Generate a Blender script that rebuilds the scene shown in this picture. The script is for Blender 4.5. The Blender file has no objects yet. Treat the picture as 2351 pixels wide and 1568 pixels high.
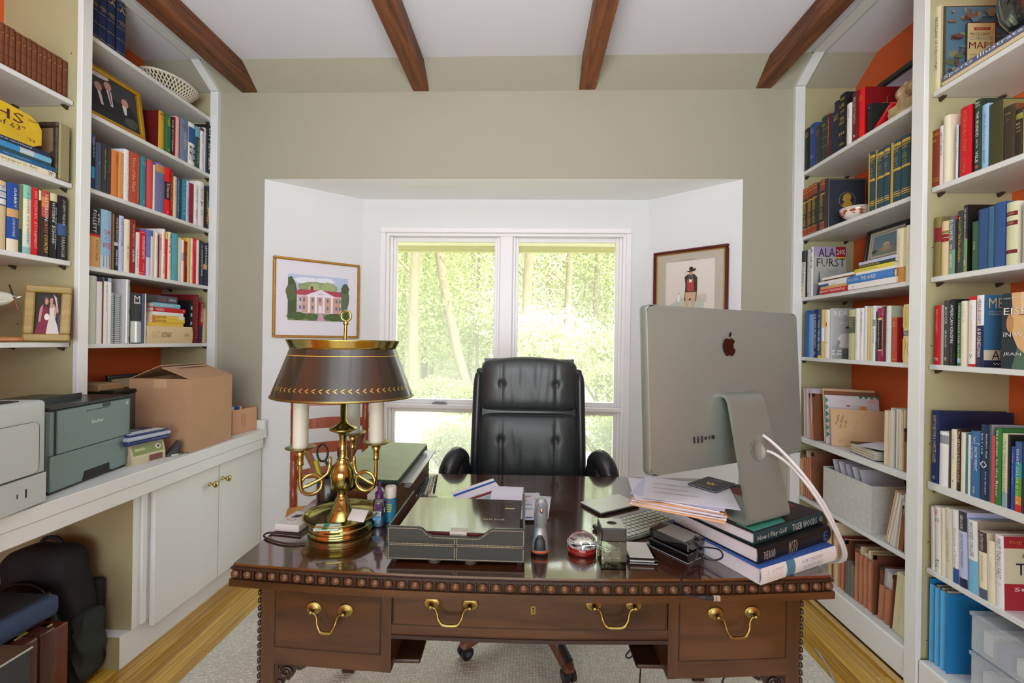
import bpy, bmesh, math, random
from mathutils import Vector, Matrix
random.seed(7)
sc = bpy.context.scene
COL = sc.collection

# ------------------------------------------------------------------ camera
F_ = 980.0; YAW = -.0397; ROLL = .0151; CX = 1175.5; CY = 782.04; EYE = 1.35
_cy, _sy = math.cos(YAW), math.sin(YAW)
FW = Vector((_sy, _cy, 0)); _r = Vector((_cy, -_sy, 0)); _u = Vector((0, 0, 1))
RT = _r*math.cos(ROLL) + _u*math.sin(ROLL); UPV = -_r*math.sin(ROLL) + _u*math.cos(ROLL)
cam = bpy.data.cameras.new('camera'); co = bpy.data.objects.new('camera', cam); COL.objects.link(co)
cam.sensor_width = 36; cam.lens = 36*F_/2351; cam.shift_y = -1.96/2351; cam.clip_start = .02; cam.clip_end = 300
m = Matrix((RT, UPV, -FW)).transposed().to_4x4(); m.translation = (0, 0, EYE); co.matrix_world = m
sc.camera = co

def U(px, py, X=None, Y=None, Z=None):
    "point of the place seen at a measured image position, on a known plane"
    d = FW + RT*((px-CX)/F_) + UPV*((CY-py)/F_)
    t = X/d.x if X is not None else (Y/d.y if Y is not None else (Z-EYE)/d.z)
    return Vector((0, 0, EYE)) + d*t

# ------------------------------------------------------------------ light
sc.view_settings.view_transform = 'Standard'; sc.view_settings.look = 'None'
sc.view_settings.gamma = 1; sc.view_settings.use_curve_mapping = False
sc.view_settings.exposure = 0.0
w = bpy.data.worlds.new('world'); sc.world = w; w.use_nodes = True
nt = w.node_tree; bg = nt.nodes['Background']
sky = nt.nodes.new('ShaderNodeTexSky'); sky.sky_type = 'HOSEK_WILKIE'; sky.turbidity = 4; sky.ground_albedo = .4
sky.sun_direction = Vector((.35, -.55, .8)).normalized()
mixn = nt.nodes.new('ShaderNodeMix'); mixn.data_type = 'RGBA'; mixn.inputs[0].default_value = .6
nt.links.new(sky.outputs[0], mixn.inputs[6]); mixn.inputs[7].default_value = (.95, .98, 1.0, 1)
nt.links.new(mixn.outputs[2], bg.inputs[0]); bg.inputs[1].default_value = 8
sun = bpy.data.lights.new('sun', 'SUN'); sun.energy = 22; sun.angle = .02; sun.color = (1, .95, .82)
so = bpy.data.objects.new('sun', sun); COL.objects.link(so)
so.rotation_euler = Vector((-.45, .5, -.95)).to_track_quat('-Z', 'Y').to_euler()
def area(name, loc, target, sx, sy, e, col=(1, 1, 1)):
    l = bpy.data.lights.new(name, 'AREA'); l.shape = 'RECTANGLE'; l.size = sx; l.size_y = sy; l.energy = e; l.color = col
    o = bpy.data.objects.new(name, l); COL.objects.link(o); o.location = loc
    o.rotation_euler = (Vector(target)-Vector(loc)).to_track_quat('-Z', 'Y').to_euler()
    return o
area('ceiling_fill_light', (-.2, -.7, 1.9), (-.2, -.2, 2.93), 1.4, 1.4, 95, (.90, .96, 1))  # added fill aimed upwards to brighten the ceiling and room
area('rear_fill_light', (-.2, -2.7, 1.05), (-.2, 2, 1.5), 3.2, 1.7, 92, (.91, .96, 1))  # unseen fill light added behind the camera; the rear wall has no window

# ------------------------------------------------------------------ materials
def lin(c):
    if isinstance(c, str):
        c = c.lstrip('#'); c = [int(c[i:i+2], 16)/255 for i in (0, 2, 4)]
    return tuple((x/12.92 if x <= .04045 else ((x+.055)/1.055)**2.4) for x in c[:3]) + (1,)
MC = {}
def mat(name, col, rough=.5, metal=0, var=0, scale=8, bump=0, bscale=60, spec=.5, coat=0, stretch=None, col2=None, trans=0, emit=0, sss=0, alpha=1):
    if name in MC: return MC[name]
    m = bpy.data.materials.new(name); m.use_nodes = True; n = m.node_tree; b = n.nodes['Principled BSDF']
    c = lin(col); b.inputs['Base Color'].default_value = c
    b.inputs['Roughness'].default_value = rough; b.inputs['Metallic'].default_value = metal
    b.inputs['Specular IOR Level'].default_value = spec; b.inputs['Coat Weight'].default_value = coat
    b.inputs['Coat Roughness'].default_value = .08
    b.inputs['Transmission Weight'].default_value = trans
    b.inputs['Alpha'].default_value = alpha
    if var or col2:
        tc = n.nodes.new('ShaderNodeTexCoord'); mp = n.nodes.new('ShaderNodeMapping')
        n.links.new(tc.outputs['Object'], mp.inputs[0])
        if stretch: mp.inputs['Scale'].default_value = stretch
        no = n.nodes.new('ShaderNodeTexNoise'); no.inputs['Scale'].default_value = scale; no.inputs['Detail'].default_value = 5
        n.links.new(mp.outputs[0], no.inputs['Vector'])
        r = n.nodes.new('ShaderNodeValToRGB'); r.color_ramp.elements[0].position = .35; r.color_ramp.elements[1].position = .65
        c2 = lin(col2) if col2 else tuple(min(1, x*(1+var)) for x in c[:3])+(1,)
        c1 = c if col2 else tuple(x*(1-var) for x in c[:3])+(1,)
        r.color_ramp.elements[0].color = c1; r.color_ramp.elements[1].color = c2
        n.links.new(no.outputs['Fac'], r.inputs[0]); n.links.new(r.outputs[0], b.inputs['Base Color'])
    if bump:
        tc = n.nodes.new('ShaderNodeTexCoord'); no = n.nodes.new('ShaderNodeTexNoise'); no.inputs['Scale'].default_value = bscale
        n.links.new(tc.outputs['Object'], no.inputs['Vector'])
        bp = n.nodes.new('ShaderNodeBump'); bp.inputs['Strength'].default_value = bump; bp.inputs['Distance'].default_value = .002
        n.links.new(no.outputs['Fac'], bp.inputs['Height']); n.links.new(bp.outputs[0], b.inputs['Normal'])
    MC[name] = m; return m
def wood(name, a, b_, rough=.35, axis=0, scale=6, coat=0, ring=14, bump=.15, spec=.5):
    "grain stretched along one object axis"
    if name in MC: return MC[name]
    m = bpy.data.materials.new(name); m.use_nodes = True; n = m.node_tree; b = n.nodes['Principled BSDF']
    tc = n.nodes.new('ShaderNodeTexCoord'); mp = n.nodes.new('ShaderNodeMapping'); n.links.new(tc.outputs['Object'], mp.inputs[0])
    s = [ring, ring, ring]; s[axis] = 1.0; mp.inputs['Scale'].default_value = s
    no = n.nodes.new('ShaderNodeTexNoise'); no.inputs['Scale'].default_value = scale*.5; no.inputs['Detail'].default_value = 8; no.inputs['Distortion'].default_value = .6
    n.links.new(mp.outputs[0], no.inputs['Vector'])
    oi = n.nodes.new('ShaderNodeObjectInfo'); ad = n.nodes.new('ShaderNodeMath'); ad.operation = 'MULTIPLY_ADD'
    n.links.new(oi.outputs['Random'], ad.inputs[0]); ad.inputs[1].default_value = .22; n.links.new(no.outputs['Fac'], ad.inputs[2])
    r = n.nodes.new('ShaderNodeValToRGB'); r.color_ramp.elements[0].position = .38; r.color_ramp.elements[1].position = .8
    r.color_ramp.elements[0].color = lin(a); r.color_ramp.elements[1].color = lin(b_)
    n.links.new(ad.outputs[0], r.inputs[0]); n.links.new(r.outputs[0], b.inputs['Base Color'])
    b.inputs['Roughness'].default_value = rough; b.inputs['Coat Weight'].default_value = coat; b.inputs['Coat Roughness'].default_value = .06
    b.inputs['Specular IOR Level'].default_value = spec
    bp = n.nodes.new('ShaderNodeBump'); bp.inputs['Strength'].default_value = bump; bp.inputs['Distance'].default_value = .001
    n.links.new(no.outputs['Fac'], bp.inputs['Height']); n.links.new(bp.outputs[0], b.inputs['Normal'])
    MC[name] = m; return m
def flat(c, rough=.55, spec=.35):
    c = c.lstrip('#')
    if len(c) == 3: c = ''.join(x*2 for x in c)
    return mat('paint_'+c+('' if rough == .55 else '_%d' % (rough*100)), c, rough, spec=spec)
def glassy(name, tint=(1, 1, 1), refl=.06, rough=.02, ior=1.3):
    "thin clear sheet: mostly see-through, fresnel reflection"
    if name in MC: return MC[name]
    m = bpy.data.materials.new(name); m.use_nodes = True; n = m.node_tree; n.nodes.clear()
    o = n.nodes.new('ShaderNodeOutputMaterial'); t = n.nodes.new('ShaderNodeBsdfTransparent'); g = n.nodes.new('ShaderNodeBsdfGlossy')
    t.inputs[0].default_value = tint + (1,); g.inputs['Roughness'].default_value = rough
    f = n.nodes.new('ShaderNodeFresnel'); f.inputs[0].default_value = ior
    a = n.nodes.new('ShaderNodeMath'); a.operation = 'ADD'; a.use_clamp = True; a.inputs[1].default_value = refl
    mx = n.nodes.new('ShaderNodeMixShader'); n.links.new(f.outputs[0], a.inputs[0]); n.links.new(a.outputs[0], mx.inputs[0])
    n.links.new(t.outputs[0], mx.inputs[1]); n.links.new(g.outputs[0], mx.inputs[2]); n.links.new(mx.outputs[0], o.inputs[0])
    MC[name] = m; return m

PAINT = mat('white_trim_paint', '#dce0dd', .4, bump=.03, bscale=30)
SHELFP = mat('shelf_paint', '#d6dad8', .42, bump=.03, bscale=25)
SIDEP = mat('shaded_side_panel_paint', '#aaa67f', .6, bump=.05, bscale=80)  # bookcase paint with the inner shade and colour cast put into it
WALLP = mat('grey_beige_wall_paint', '#a09e8c', .8, bump=.06, bscale=90)
BAYP = mat('pale_bay_paint', '#d8dcdc', .8, bump=.05, bscale=90)
CEILP = mat('white_ceiling_paint', '#dadde6', .85, bump=.05, bscale=60)
ORANGE = mat('burnt_orange_paint', '#d4622a', .7, bump=.06, bscale=90)
BAYC = mat('bay_ceiling_lightened', '#f6f8f8', .8)  # bay colour lightened to stand in for daylight bounced upwards
WHITE = mat('window_white', '#e9e9e9', .35)
BRASS = mat('polished_brass', '#b5ac68', .15, 1)
BRASSD = mat('aged_brass', '#9c8c50', .35, 1, var=.15, scale=30)
BLACKP = mat('black_plastic', '#1c1d1f', .4)
BLACKM = mat('matte_black', '#1b1b1c', .75)
CHROME = mat('chrome', '#d8d8d8', .12, 1)
PAGE = mat('page_paper', '#d8cfb8', .85, bump=.2, bscale=300)
PAPER = mat('white_paper', '#e6e6ea', .8)

# ------------------------------------------------------------------ mesh helpers
class MB:
    def __init__(s): s.v = []; s.f = []; s.m = []; s.mats = []; s.smooth = []
    def mi(s, m):
        if m not in s.mats: s.mats.append(m)
        return s.mats.index(m)
    def add(s, vs, fs, m, smooth=False):
        k = len(s.v); s.v += [tuple(v) for v in vs]; i = s.mi(m)
        for f in fs: s.f.append(tuple(k+a for a in f)); s.m.append(i); s.smooth.append(smooth)
        return s
    def box(s, x0, x1, y0, y1, z0, z1, m, M=None):
        vs = [Vector((x, y, z)) for z in (z0, z1) for y in (y0, y1) for x in (x0, x1)]
        if M is not None: vs = [M @ v for v in vs]
        return s.add(vs, [(0, 2, 3, 1), (4, 5, 7, 6), (0, 1, 5, 4), (2, 6, 7, 3), (0, 4, 6, 2), (1, 3, 7, 5)], m)
    def rbox(s, x0, x1, y0, y1, z0, z1, m, r=.003, M=None, seg=1):
        "box with chamfered or rounded edges"
        b = bmesh.new(); bmesh.ops.create_cube(b, size=1)
        for v in b.verts: v.co = Vector(((x0+x1)/2+v.co.x*(x1-x0), (y0+y1)/2+v.co.y*(y1-y0), (z0+z1)/2+v.co.z*(z1-z0)))
        r = min(r, (x1-x0)*.49, (y1-y0)*.49, (z1-z0)*.49)
        bmesh.ops.bevel(b, geom=list(b.edges), offset=r, segments=seg, profile=.5, affect='EDGES')
        return s.bm(b, m, M, smooth=seg > 1)
    def bm(s, b, m, M=None, smooth=False):
        b.verts.index_update()
        vs = [(M @ v.co if M is not None else v.co) for v in b.verts]
        s.add(vs, [tuple(v.index for v in f.verts) for f in b.faces], m, smooth); b.free(); return s
    def prism(s, pts, z0, z1, m, M=None, smooth=False):
        "polygon in xy pulled from z0 to z1"
        n = len(pts); vs = [Vector((p[0], p[1], z0)) for p in pts]+[Vector((p[0], p[1], z1)) for p in pts]
        if M is not None: vs = [M @ v for v in vs]
        s.add(vs, [tuple(range(n))[::-1], tuple(range(n, 2*n))], m)
        return s.add(vs, [(i, (i+1) % n, (i+1) % n+n, i+n) for i in range(n)], m, smooth)
    def lathe(s, prof, m, seg=24, M=None, sx=1, sy=1, closed=False):
        vs = []; fs = []; n = len(prof)
        for k in range(seg):
            a = 2*math.pi*k/seg
            for r_, z in prof:
                v = Vector((r_*math.cos(a)*sx, r_*math.sin(a)*sy, z)); vs.append(M @ v if M is not None else v)
        for k in range(seg):
            k2 = (k+1) % seg
            for i in range(n-1 if not closed else n):
                j = (i+1) % n
                fs.append((k*n+i, k2*n+i, k2*n+j, k*n+j))
        return s.add(vs, fs, m, True)
    def cyl(s, p0, p1, r0, m, r1=None, seg=12, caps=True, smooth=True):
        p0, p1 = Vector(p0), Vector(p1); r1 = r0 if r1 is None else r1
        q = (p1-p0).to_track_quat('Z', 'Y'); vs = []
        for p, rr in ((p0, r0), (p1, r1)):
            for k in range(seg):
                a = 2*math.pi*k/seg; vs.append(p + q @ Vector((rr*math.cos(a), rr*math.sin(a), 0)))
        s.add(vs, [(k, (k+1) % seg, (k+1) % seg+seg, k+seg) for k in range(seg)], m, smooth)
        if caps: s.add(vs, [tuple(range(seg))[::-1], tuple(range(seg, 2*seg))], m)
        return s
    def tube(s, pts, r, m, seg=8, closed=False, smoothn=0):
        "round tube along a polyline; r a number or a list"
        P = [Vector(p) for p in pts]
        if smoothn:
            for _ in range(smoothn):
                Q = [] if closed else [P[0]]
                for i in range(len(P)-(0 if closed else 1)):
                    a, b = P[i], P[(i+1) % len(P)]; Q += [a*.75+b*.25, a*.25+b*.75]
                if not closed: Q.append(P[-1])
                P = Q
        n = len(P); R_ = r if isinstance(r, (list, tuple)) else None
        vs = []; up = None
        for i, p in enumerate(P):
            t = (P[(i+1) % n]-P[i-1]) if closed else (P[min(i+1, n-1)]-P[max(i-1, 0)])
            t.normalize()
            if up is None: up = t.orthogonal().normalized()
            up = (up - t*up.dot(t)).normalized(); sd = t.cross(up)
            rr = (R_[min(int(i*len(R_)/n), len(R_)-1)] if R_ else r)
            for k in range(seg):
                a = 2*math.pi*k/seg; vs.append(p+(up*math.cos(a)+sd*math.sin(a))*rr)
        fs = []
        for i in range(n if closed else n-1):
            j = (i+1) % n
            for k in range(seg): fs.append((i*seg+k, i*seg+(k+1) % seg, j*seg+(k+1) % seg, j*seg+k))
        s.add(vs, fs, m, True)
        if not closed: s.add(vs, [tuple(range(seg))[::-1], tuple(range((n-1)*seg, n*seg))], m)
        return s
    def quad(s, a, b, c, d, m): return s.add([a, b, c, d], [(0, 1, 2, 3)], m)
    def mesh(s, name):
        me = bpy.data.meshes.new(name); me.from_pydata(s.v, [], s.f)
        for mm in s.mats: me.materials.append(mm)
        me.polygons.foreach_set('material_index', s.m); me.polygons.foreach_set('use_smooth', s.smooth); me.update()
        return me
    def build(s, name, parent=None, loc=None, M=None):
        o = bpy.data.objects.new(name, s.mesh(name)); COL.objects.link(o)
        if parent is not None: o.parent = parent
        if loc is not None: o.location = loc
        if M is not None: o.matrix_basis = M
        return o
def fixn(o):
    b = bmesh.new(); b.from_mesh(o.data); bmesh.ops.recalc_face_normals(b, faces=b.faces); b.to_mesh(o.data); b.free(); return o
def tag(o, label, cat, group=None):
    o['label'] = label; o['category'] = cat
    if group: o['group'] = group
    return o
def thing(name, label, cat, loc=(0, 0, 0), rz=0, group=None, M=None):
    o = bpy.data.objects.new(name, None); COL.objects.link(o); o.empty_display_size = .05
    if M is not None: o.matrix_world = M
    else: o.location = loc; o.rotation_euler = (0, 0, rz)
    return tag(o, label, cat, group)
def struct(name, mb, fix=True):
    o = mb.build(name); o['kind'] = 'structure'
    if fix: fixn(o)
    return o
TEXTS = []
def text(s, mtl, size, M, parent, name='lettering', align='CENTER', wide=1.0, fit=None, shear=0, bold=0, ext=.0002):
    "flat lettering; M maps text x,y,normal into the parent's frame; fit=(w,h) scales to that box"
    cu = bpy.data.curves.new('t', 'FONT'); cu.body = s; cu.size = 1; cu.align_x = 'CENTER'; cu.align_y = 'CENTER'
    cu.resolution_u = 1; cu.shear = shear; cu.offset = bold
    TEXTS.append((cu, mtl, size, M, parent, name, align, wide, fit))
def flush_texts():
    obs = []
    for t in TEXTS:
        o = bpy.data.objects.new('t', t[0]); COL.objects.link(o); obs.append(o)
    bpy.context.view_layer.update(); dg = bpy.context.evaluated_depsgraph_get()
    for o, (cu, mtl, size, M, parent, name, align, wide, fit) in zip(obs, TEXTS):
        me = bpy.data.meshes.new_from_object(o.evaluated_get(dg))
        if len(me.vertices) == 0: continue
        xs = [v.co.x for v in me.vertices]; ys = [v.co.y for v in me.vertices]
        cx, cy_ = (min(xs)+max(xs))/2, (min(ys)+max(ys))/2; w_, h_ = max(max(xs)-min(xs), 1e-4), max(max(ys)-min(ys), 1e-4)
        if fit: kx, ky = fit[0]/w_, fit[1]/h_
        else: kx, ky = size*wide, size
        if align == 'LEFT': cx = min(xs)
        for v in me.vertices: v.co = Vector(((v.co.x-cx)*kx, (v.co.y-cy_)*ky, 0))
        me.materials.clear(); me.materials.append(mtl)
        n = bpy.data.objects.new(name, me); COL.objects.link(n); n.parent = parent; n.matrix_basis = M
    for o in obs: bpy.data.objects.remove(o)
    TEXTS.clear()
def frame(o, x, y, z=None):
    "4x4 matrix from an origin and axes"
    x = Vector(x).normalized(); y = Vector(y).normalized(); z = x.cross(y) if z is None else Vector(z)
    M = Matrix((x, y, z)).transposed().to_4x4(); M.translation = Vector(o); return M
def art(name, parent, M, w_, h_, shapes, kind=None):
    "printed picture: flat coloured shapes in 0..1 coordinates, each layer a hair above the last"
    mb = MB()
    for k, (c, pts) in enumerate(shapes):
        mm = c if not isinstance(c, str) else flat(c, .6)
        mb.add([((p[0]-.5)*w_, (p[1]-.5)*h_, .00012*k) for p in pts], [tuple(range(len(pts)))], mm)
    return mb.build(name, parent, M=M)
def R4(x0, y0, x1, y1): return [(x0, y0), (x1, y0), (x1, y1), (x0, y1)]
def EL(cx, cy, rx, ry, n=14, a0=0, a1=360): return [(cx+rx*math.cos(math.radians(a0+(a1-a0)*i/n)), cy+ry*math.sin(math.radians(a0+(a1-a0)*i/n))) for i in range(n)]
RX = lambda a: Matrix.Rotation(a, 4, 'X'); RY = lambda a: Matrix.Rotation(a, 4, 'Y'); RZ = lambda a: Matrix.Rotation(a, 4, 'Z'); T = lambda *a: Matrix.Translation(a)
# ------------------------------------------------------------------ the room
YW = 2.52; ZC = 2.93; ZCR = 2.824; YCH = 2.367          # back wall, ceiling, crease, chamfer start
XS = -1.888; XF = -1.93; XB = -2.2416                   # left bookcase: stile face, shelf front, orange back
XSR = 1.50; XFR = 1.545; XBR = 1.846                    # right bookcase
REAR = -3.0
# floor boards (oak strips running with the room)
FLOORW = wood('oak_floor', '#976a1a', '#d2aa3c', .3, axis=1, scale=5, coat=.35, ring=26)
sub = struct('floor', MB().box(-2.4, 2.1, REAR, 2.9, -.06, -.016, mat('subfloor', '#6b4a22', .8)))
_bw = .083; x = -2.38; i = 0
while x < 2.08:
    inv = (-1.75 < x < 1.62)
    yend = 2.9 if -1.5 < x < 1.1 else 2.52
    y = -.2 + (i*.37 % .9)
    pts = [REAR, y] if inv else [REAR]
    if inv:
        while y < 2.5: y += 1.1 + .5*random.random(); pts.append(min(y, yend))
    if pts[-1] < yend: pts.append(yend)
    for a, b_ in zip(pts, pts[1:]):
        if b_-a < .05: continue
        bo = MB().rbox(0, _bw-.0012, 0, b_-a-.001, 0, .016, FLOORW, .0012).build('floor_board', sub, loc=(x, a, -.016))
    x += _bw; i += 1
# shell
def wallbox(name, a, m): return struct(name, MB().box(*a, m))
wl = MB().box(-2.30, -1.611, YW, YW+.12, 0, ZC, WALLP).box(1.2234, 1.95, YW, YW+.12, 0, ZC, WALLP).box(-1.611, 1.2234, YW, YW+.12, 2.305, ZC, WALLP)
wb = struct('wall_back', wl)
band = MB().add([(-2.4, YW, ZCR), (2.0, YW, ZCR), (2.0, YCH, ZC), (-2.4, YCH, ZC), (-2.4, YW+.1, ZC+.02), (2.0, YW+.1, ZC+.02)], [(0, 1, 2, 3), (3, 2, 5, 4), (0, 3, 4), (1, 5, 2), (0, 4, 5, 1)], WALLP)
struct('wall_slope', band)
struct('ceiling', MB().box(-2.4, 2.1, REAR, 2.66, ZC, ZC+.15, CEILP))
wallbox('wall_left', (-2.36, -2.2416, REAR, 2.52, 0, ZC), ORANGE)
wallbox('wall_right', (1.846, 1.96, REAR, 2.52, 0, ZC), ORANGE)
struct('wall_rear', MB().box(-2.36, 1.96, REAR-.12, REAR, 0, ZC, WALLP))
# bay
XJL, XJR, XBL, XBRR, YB, ZH = -1.611, 1.2234, -1.15, .791, 2.887, 2.305
def slab(p, q, t, z0, z1, m, mb=None):
    mb = mb or MB(); p = Vector(p); q = Vector(q); n = (q-p).normalized(); n = Vector((-n.y, n.x))*t
    mb.prism([p, q, q+n, p+n], z0, z1, m); return mb
struct('wall_bay_left', slab((XJL, YW+.001), (XBL, YB), .1, 0, ZH, BAYP))
struct('wall_bay_right', slab((XBRR, YB), (XJR, YW+.001), .1, 0, ZH, BAYP))
struct('ceiling_bay', MB().prism([(XJL-.02, YW+.1201), (XJR+.02, YW+.1201), (XBRR+.15, YB+.2), (XBL-.15, YB+.2)], ZH+.0003, ZH+.12, BAYC).box(XJL, XJR, YW+.0005, YW+.12, ZH-.0015, ZH-.0005, BAYC))  # thin sheet puts the same lightened colour under the header
WX0, WX1, WZ0, WZ1 = -.985, .64, .16, 2.075
struct('wall_bay_back', MB().box(XBL-.1, WX0, YB, YB+.15, 0, ZH, BAYP).box(WX1, XBRR+.1, YB, YB+.15, 0, ZH, BAYP).box(WX0, WX1, YB, YB+.15, WZ1, ZH, BAYP).box(WX0, WX1, YB, YB+.15, 0, WZ0, BAYP))
# window_1: casing, jambs, mullion, sashes, panes, lock
wn = bpy.data.objects.new('window_1', None); COL.objects.link(wn); wn['kind'] = 'structure'
ca = MB()
for (x0, x1, z0, z1) in ((-1.024, WX0, .161, WZ1-.001), (WX1, .675, .161, WZ1-.001), (-1.024, .675, WZ1, 2.11), (-1.06, .71, .1, .16)):
    ca.rbox(x0, x1, YB-.02, YB+.0, z0, z1, WHITE, .004)
ca.build('casing', wn)
jb = MB()
for (x0, x1, z0, z1) in ((WX0, WX0+.018, WZ0, WZ1), (WX1-.018, WX1, WZ0, WZ1), (WX0+.018, WX1-.018, WZ1-.018, WZ1), (WX0+.018, WX1-.018, WZ0, WZ0+.02)):
    jb.box(x0, x1, YB+.0005, YB+.14, z0, z1, WHITE)
jb.build('jamb', wn)
MB().rbox(-.207, -.117, YB+.01, YB+.12, WZ0, WZ1, WHITE, .006).build('mullion', wn)
MB().rbox(WX0, WX1, YB+.012, YB+.11, .876, .905, WHITE, .005).build('meeting_rail', wn)
GL = glassy('window_glass', (.97, .985, .97), .0, .0, 1.12)
n_ = GL.node_tree; o_ = n_.nodes['Material Output']; sh_ = o_.inputs[0].links[0].from_node
df = n_.nodes.new('ShaderNodeBsdfTranslucent'); df.inputs[0].default_value = (.95, .95, .85, 1); mx_ = n_.nodes.new('ShaderNodeMixShader'); mx_.inputs[0].default_value = .15  # translucent mix puts the bright outdoor haze into the panes
n_.links.new(sh_.outputs[0], mx_.inputs[1]); n_.links.new(df.outputs[0], mx_.inputs[2]); n_.links.new(mx_.outputs[0], o_.inputs[0])
for (x0, x1) in ((WX0+.018, -.207), (-.117, WX1-.018)):
    for (z0, z1, w_) in ((.905, WZ1-.018, .048), (WZ0+.02, .876, .05)):
        sa = MB(); y0, y1 = YB+.05, YB+.09
        sa.rbox(x0+w_*.8, x1-w_*.8, y0, y1, z1-.03, z1, WHITE, .003).rbox(x0+w_*.8, x1-w_*.8, y0, y1, z0, z0+.03, WHITE, .003)
        sa.rbox(x0, x0+w_*.8, y0, y1, z0, z1, WHITE, .003).rbox(x1-w_*.8, x1, y0, y1, z0, z1, WHITE, .003)
        sa.rbox(x0, x0+.018, y0-.02, y0-.0005, z0, z1, WHITE, .003).rbox(x1-.018, x1, y0-.02, y0-.0005, z0, z1, WHITE, .003)
        s_ = sa.build('sash', wn)
        MB().box(x0+.03, x1-.03, YB+.068, YB+.072, z0+.025, z1-.025, GL).build('pane', s_)
lk = MB().rbox(-.66, -.56, YB+.02, YB+.05, .905, .917, mat('grey_metal', '#8f9296', .4, .6), .003).rbox(-.64, -.575, YB+.01, YB+.035, .917, .926, mat('grey_metal', '#8f9296', .4, .6), .003)
lk.build('window_lock', wn)
# beams
BEAMW = wood('stained_beam', '#4e2c18', '#8a5228', .6, axis=1, scale=7, ring=10, bump=.6)
for k, (x0, x1, wd) in enumerate(((-1.7599, -1.6597, 'outermost beam on the side of the printers'), (-.7114, -.6144, 'beam above the brass lamp'), (.2708, .3673, 'beam above the office chair'), (1.2848, 1.3725, 'beam above the computer'))):
    o = MB().rbox(x0, x1, REAR, YW-.001, ZCR+.002, ZC-.001, BEAMW, .004).build('ceiling_beam')
    o['kind'] = 'structure'; o['label'] = 'brown stained wooden ceiling ' + wd
# ---- built-in bookcases
HOLE = mat('peg_hole', '#221d16', .9); CLIP = mat('dark_shelf_clip', '#3a2c24', .5)
def shelf_board(parent, xa, xb, y0, y1, z, t=.02, side=1):
    o = MB().rbox(xa, xb, y0+.003, y1-.003, z-t, z, SHELFP, .002).build('shelf', parent)
    xf = xa if side > 0 else xb
    fx = xf+.03 if side > 0 else xf-.03; bx = xf+.25 if side > 0 else xf-.25
    for xx in (fx, bx):
        for (ya, yb) in ((y0+.001, y0+.02), (y1-.02, y1-.001)):
            MB().add([(xx-.008, ya, z-t-.001), (xx+.008, ya, z-t-.001), (xx+.008, yb, z-t-.001), (xx-.008, yb, z-t-.001), (xx-.004, yb, z-t-.016), (xx+.004, yb, z-t-.016), (xx-.006, ya, z-t-.006), (xx+.006, ya, z-t-.006)],
                     [(0, 1, 2, 3), (3, 2, 5, 4), (0, 3, 4, 6), (1, 7, 5, 2), (6, 4, 5, 7), (0, 6, 7, 1)], CLIP).build('shelf_clip', o)
    return o
def side_panel(parent, xa, xb, y0, y1, z0, side, holes=True):
    # panel follows the sloped band near the wall
    mb = MB().box(xa, xb, y0, y1, z0, ZC-.001, SIDEP)
    o = mb.build('side_panel', parent)
    if holes:
        h = MB()
        xf = xb if side < 0 else xa
        for zz in [z0+.12+.095*k for k in range(40) if z0+.12+.095*k < ZC-.1 and k % 4 == 1]:
            for xx in ((xf-.03, xf-.25) if side < 0 else (xf+.03, xf+.25)):
                for yy, s in ((y0, -1), (y1, 1)):
                    pts = [(xx+.0028*math.cos(a*math.pi/3), yy+s*.0004, zz+.0028*math.sin(a*math.pi/3)) for a in range(6)]
                    h.add(pts, [tuple(range(6))], HOLE)
        h.build('peg_holes', o)['kind'] = 'stuff'
    return o
LZ = [2.661, 2.322, 1.992, 1.650, 1.308]
RZs = [2.334, 1.965, 1.619, 1.283, .833, .50]
# left tall bookcase, window bay
def bookcase_left(name, y0, y1, label, zs, stile):
    t = thing(name, label, 'bookcase', (0, 0, 0))
    return t
CT = .795
lb = thing('bookcase', 'white built-in bookcase with orange back on the printer side, nearest the window', 'bookcase')
side_panel(lb, XB, XF+.02, 1.7195, 1.7535, CT, -1)
pst = MB().rbox(-1.911, XS, 1.7155, 1.7575, CT, ZC-.001, PAINT, .0015); pst.build('stile', lb)
wst = MB().rbox(-1.937, XS, 2.492, YW-.001, CT, ZCR, PAINT, .0015)
wst.add([(-1.937, 2.49, ZCR), (XS, 2.49, ZCR), (XS, YW-.001, ZCR), (-1.937, YW-.001, ZCR), (-1.937, YCH-.03, ZC-.015), (XS, YCH-.03, ZC-.015), (XS, YCH, ZC-.001), (-1.937, YCH, ZC-.001)],
        [(0, 1, 5, 4), (1, 2, 6, 5), (2, 3, 7, 6), (3, 0, 4, 7)], PAINT)
fixn(wst.build('stile', lb))
MB().rbox(-1.937, XS, 1.7575, YCH-.01, ZC-.016, ZC-.001, PAINT, .0015).build('header_trim', lb)
MB().box(XB+.001, XF, YW-.006, YW-.0005, CT, ZCR-.002, SIDEP).build('side_panel', lb)
for z in LZ: shelf_board(lb, XB+.002, XF, 1.7535, YW-.006, z, side=-1)
lb2 = thing('bookcase', 'white built-in bookcase cut off by the left edge of the photo', 'bookcase')
MB().rbox(-1.911, XS, .55, .59, CT, ZC-.001, PAINT, .0015).build('stile', lb2)
side_panel(lb2, XB, XF+.02, .553, .587, CT, -1, False)
LZN = [2.3275, 1.980, 1.655, 1.315]
for z in LZN: shelf_board(lb2, XB+.002, -1.925, .587, 1.7195, z, side=-1)
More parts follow.
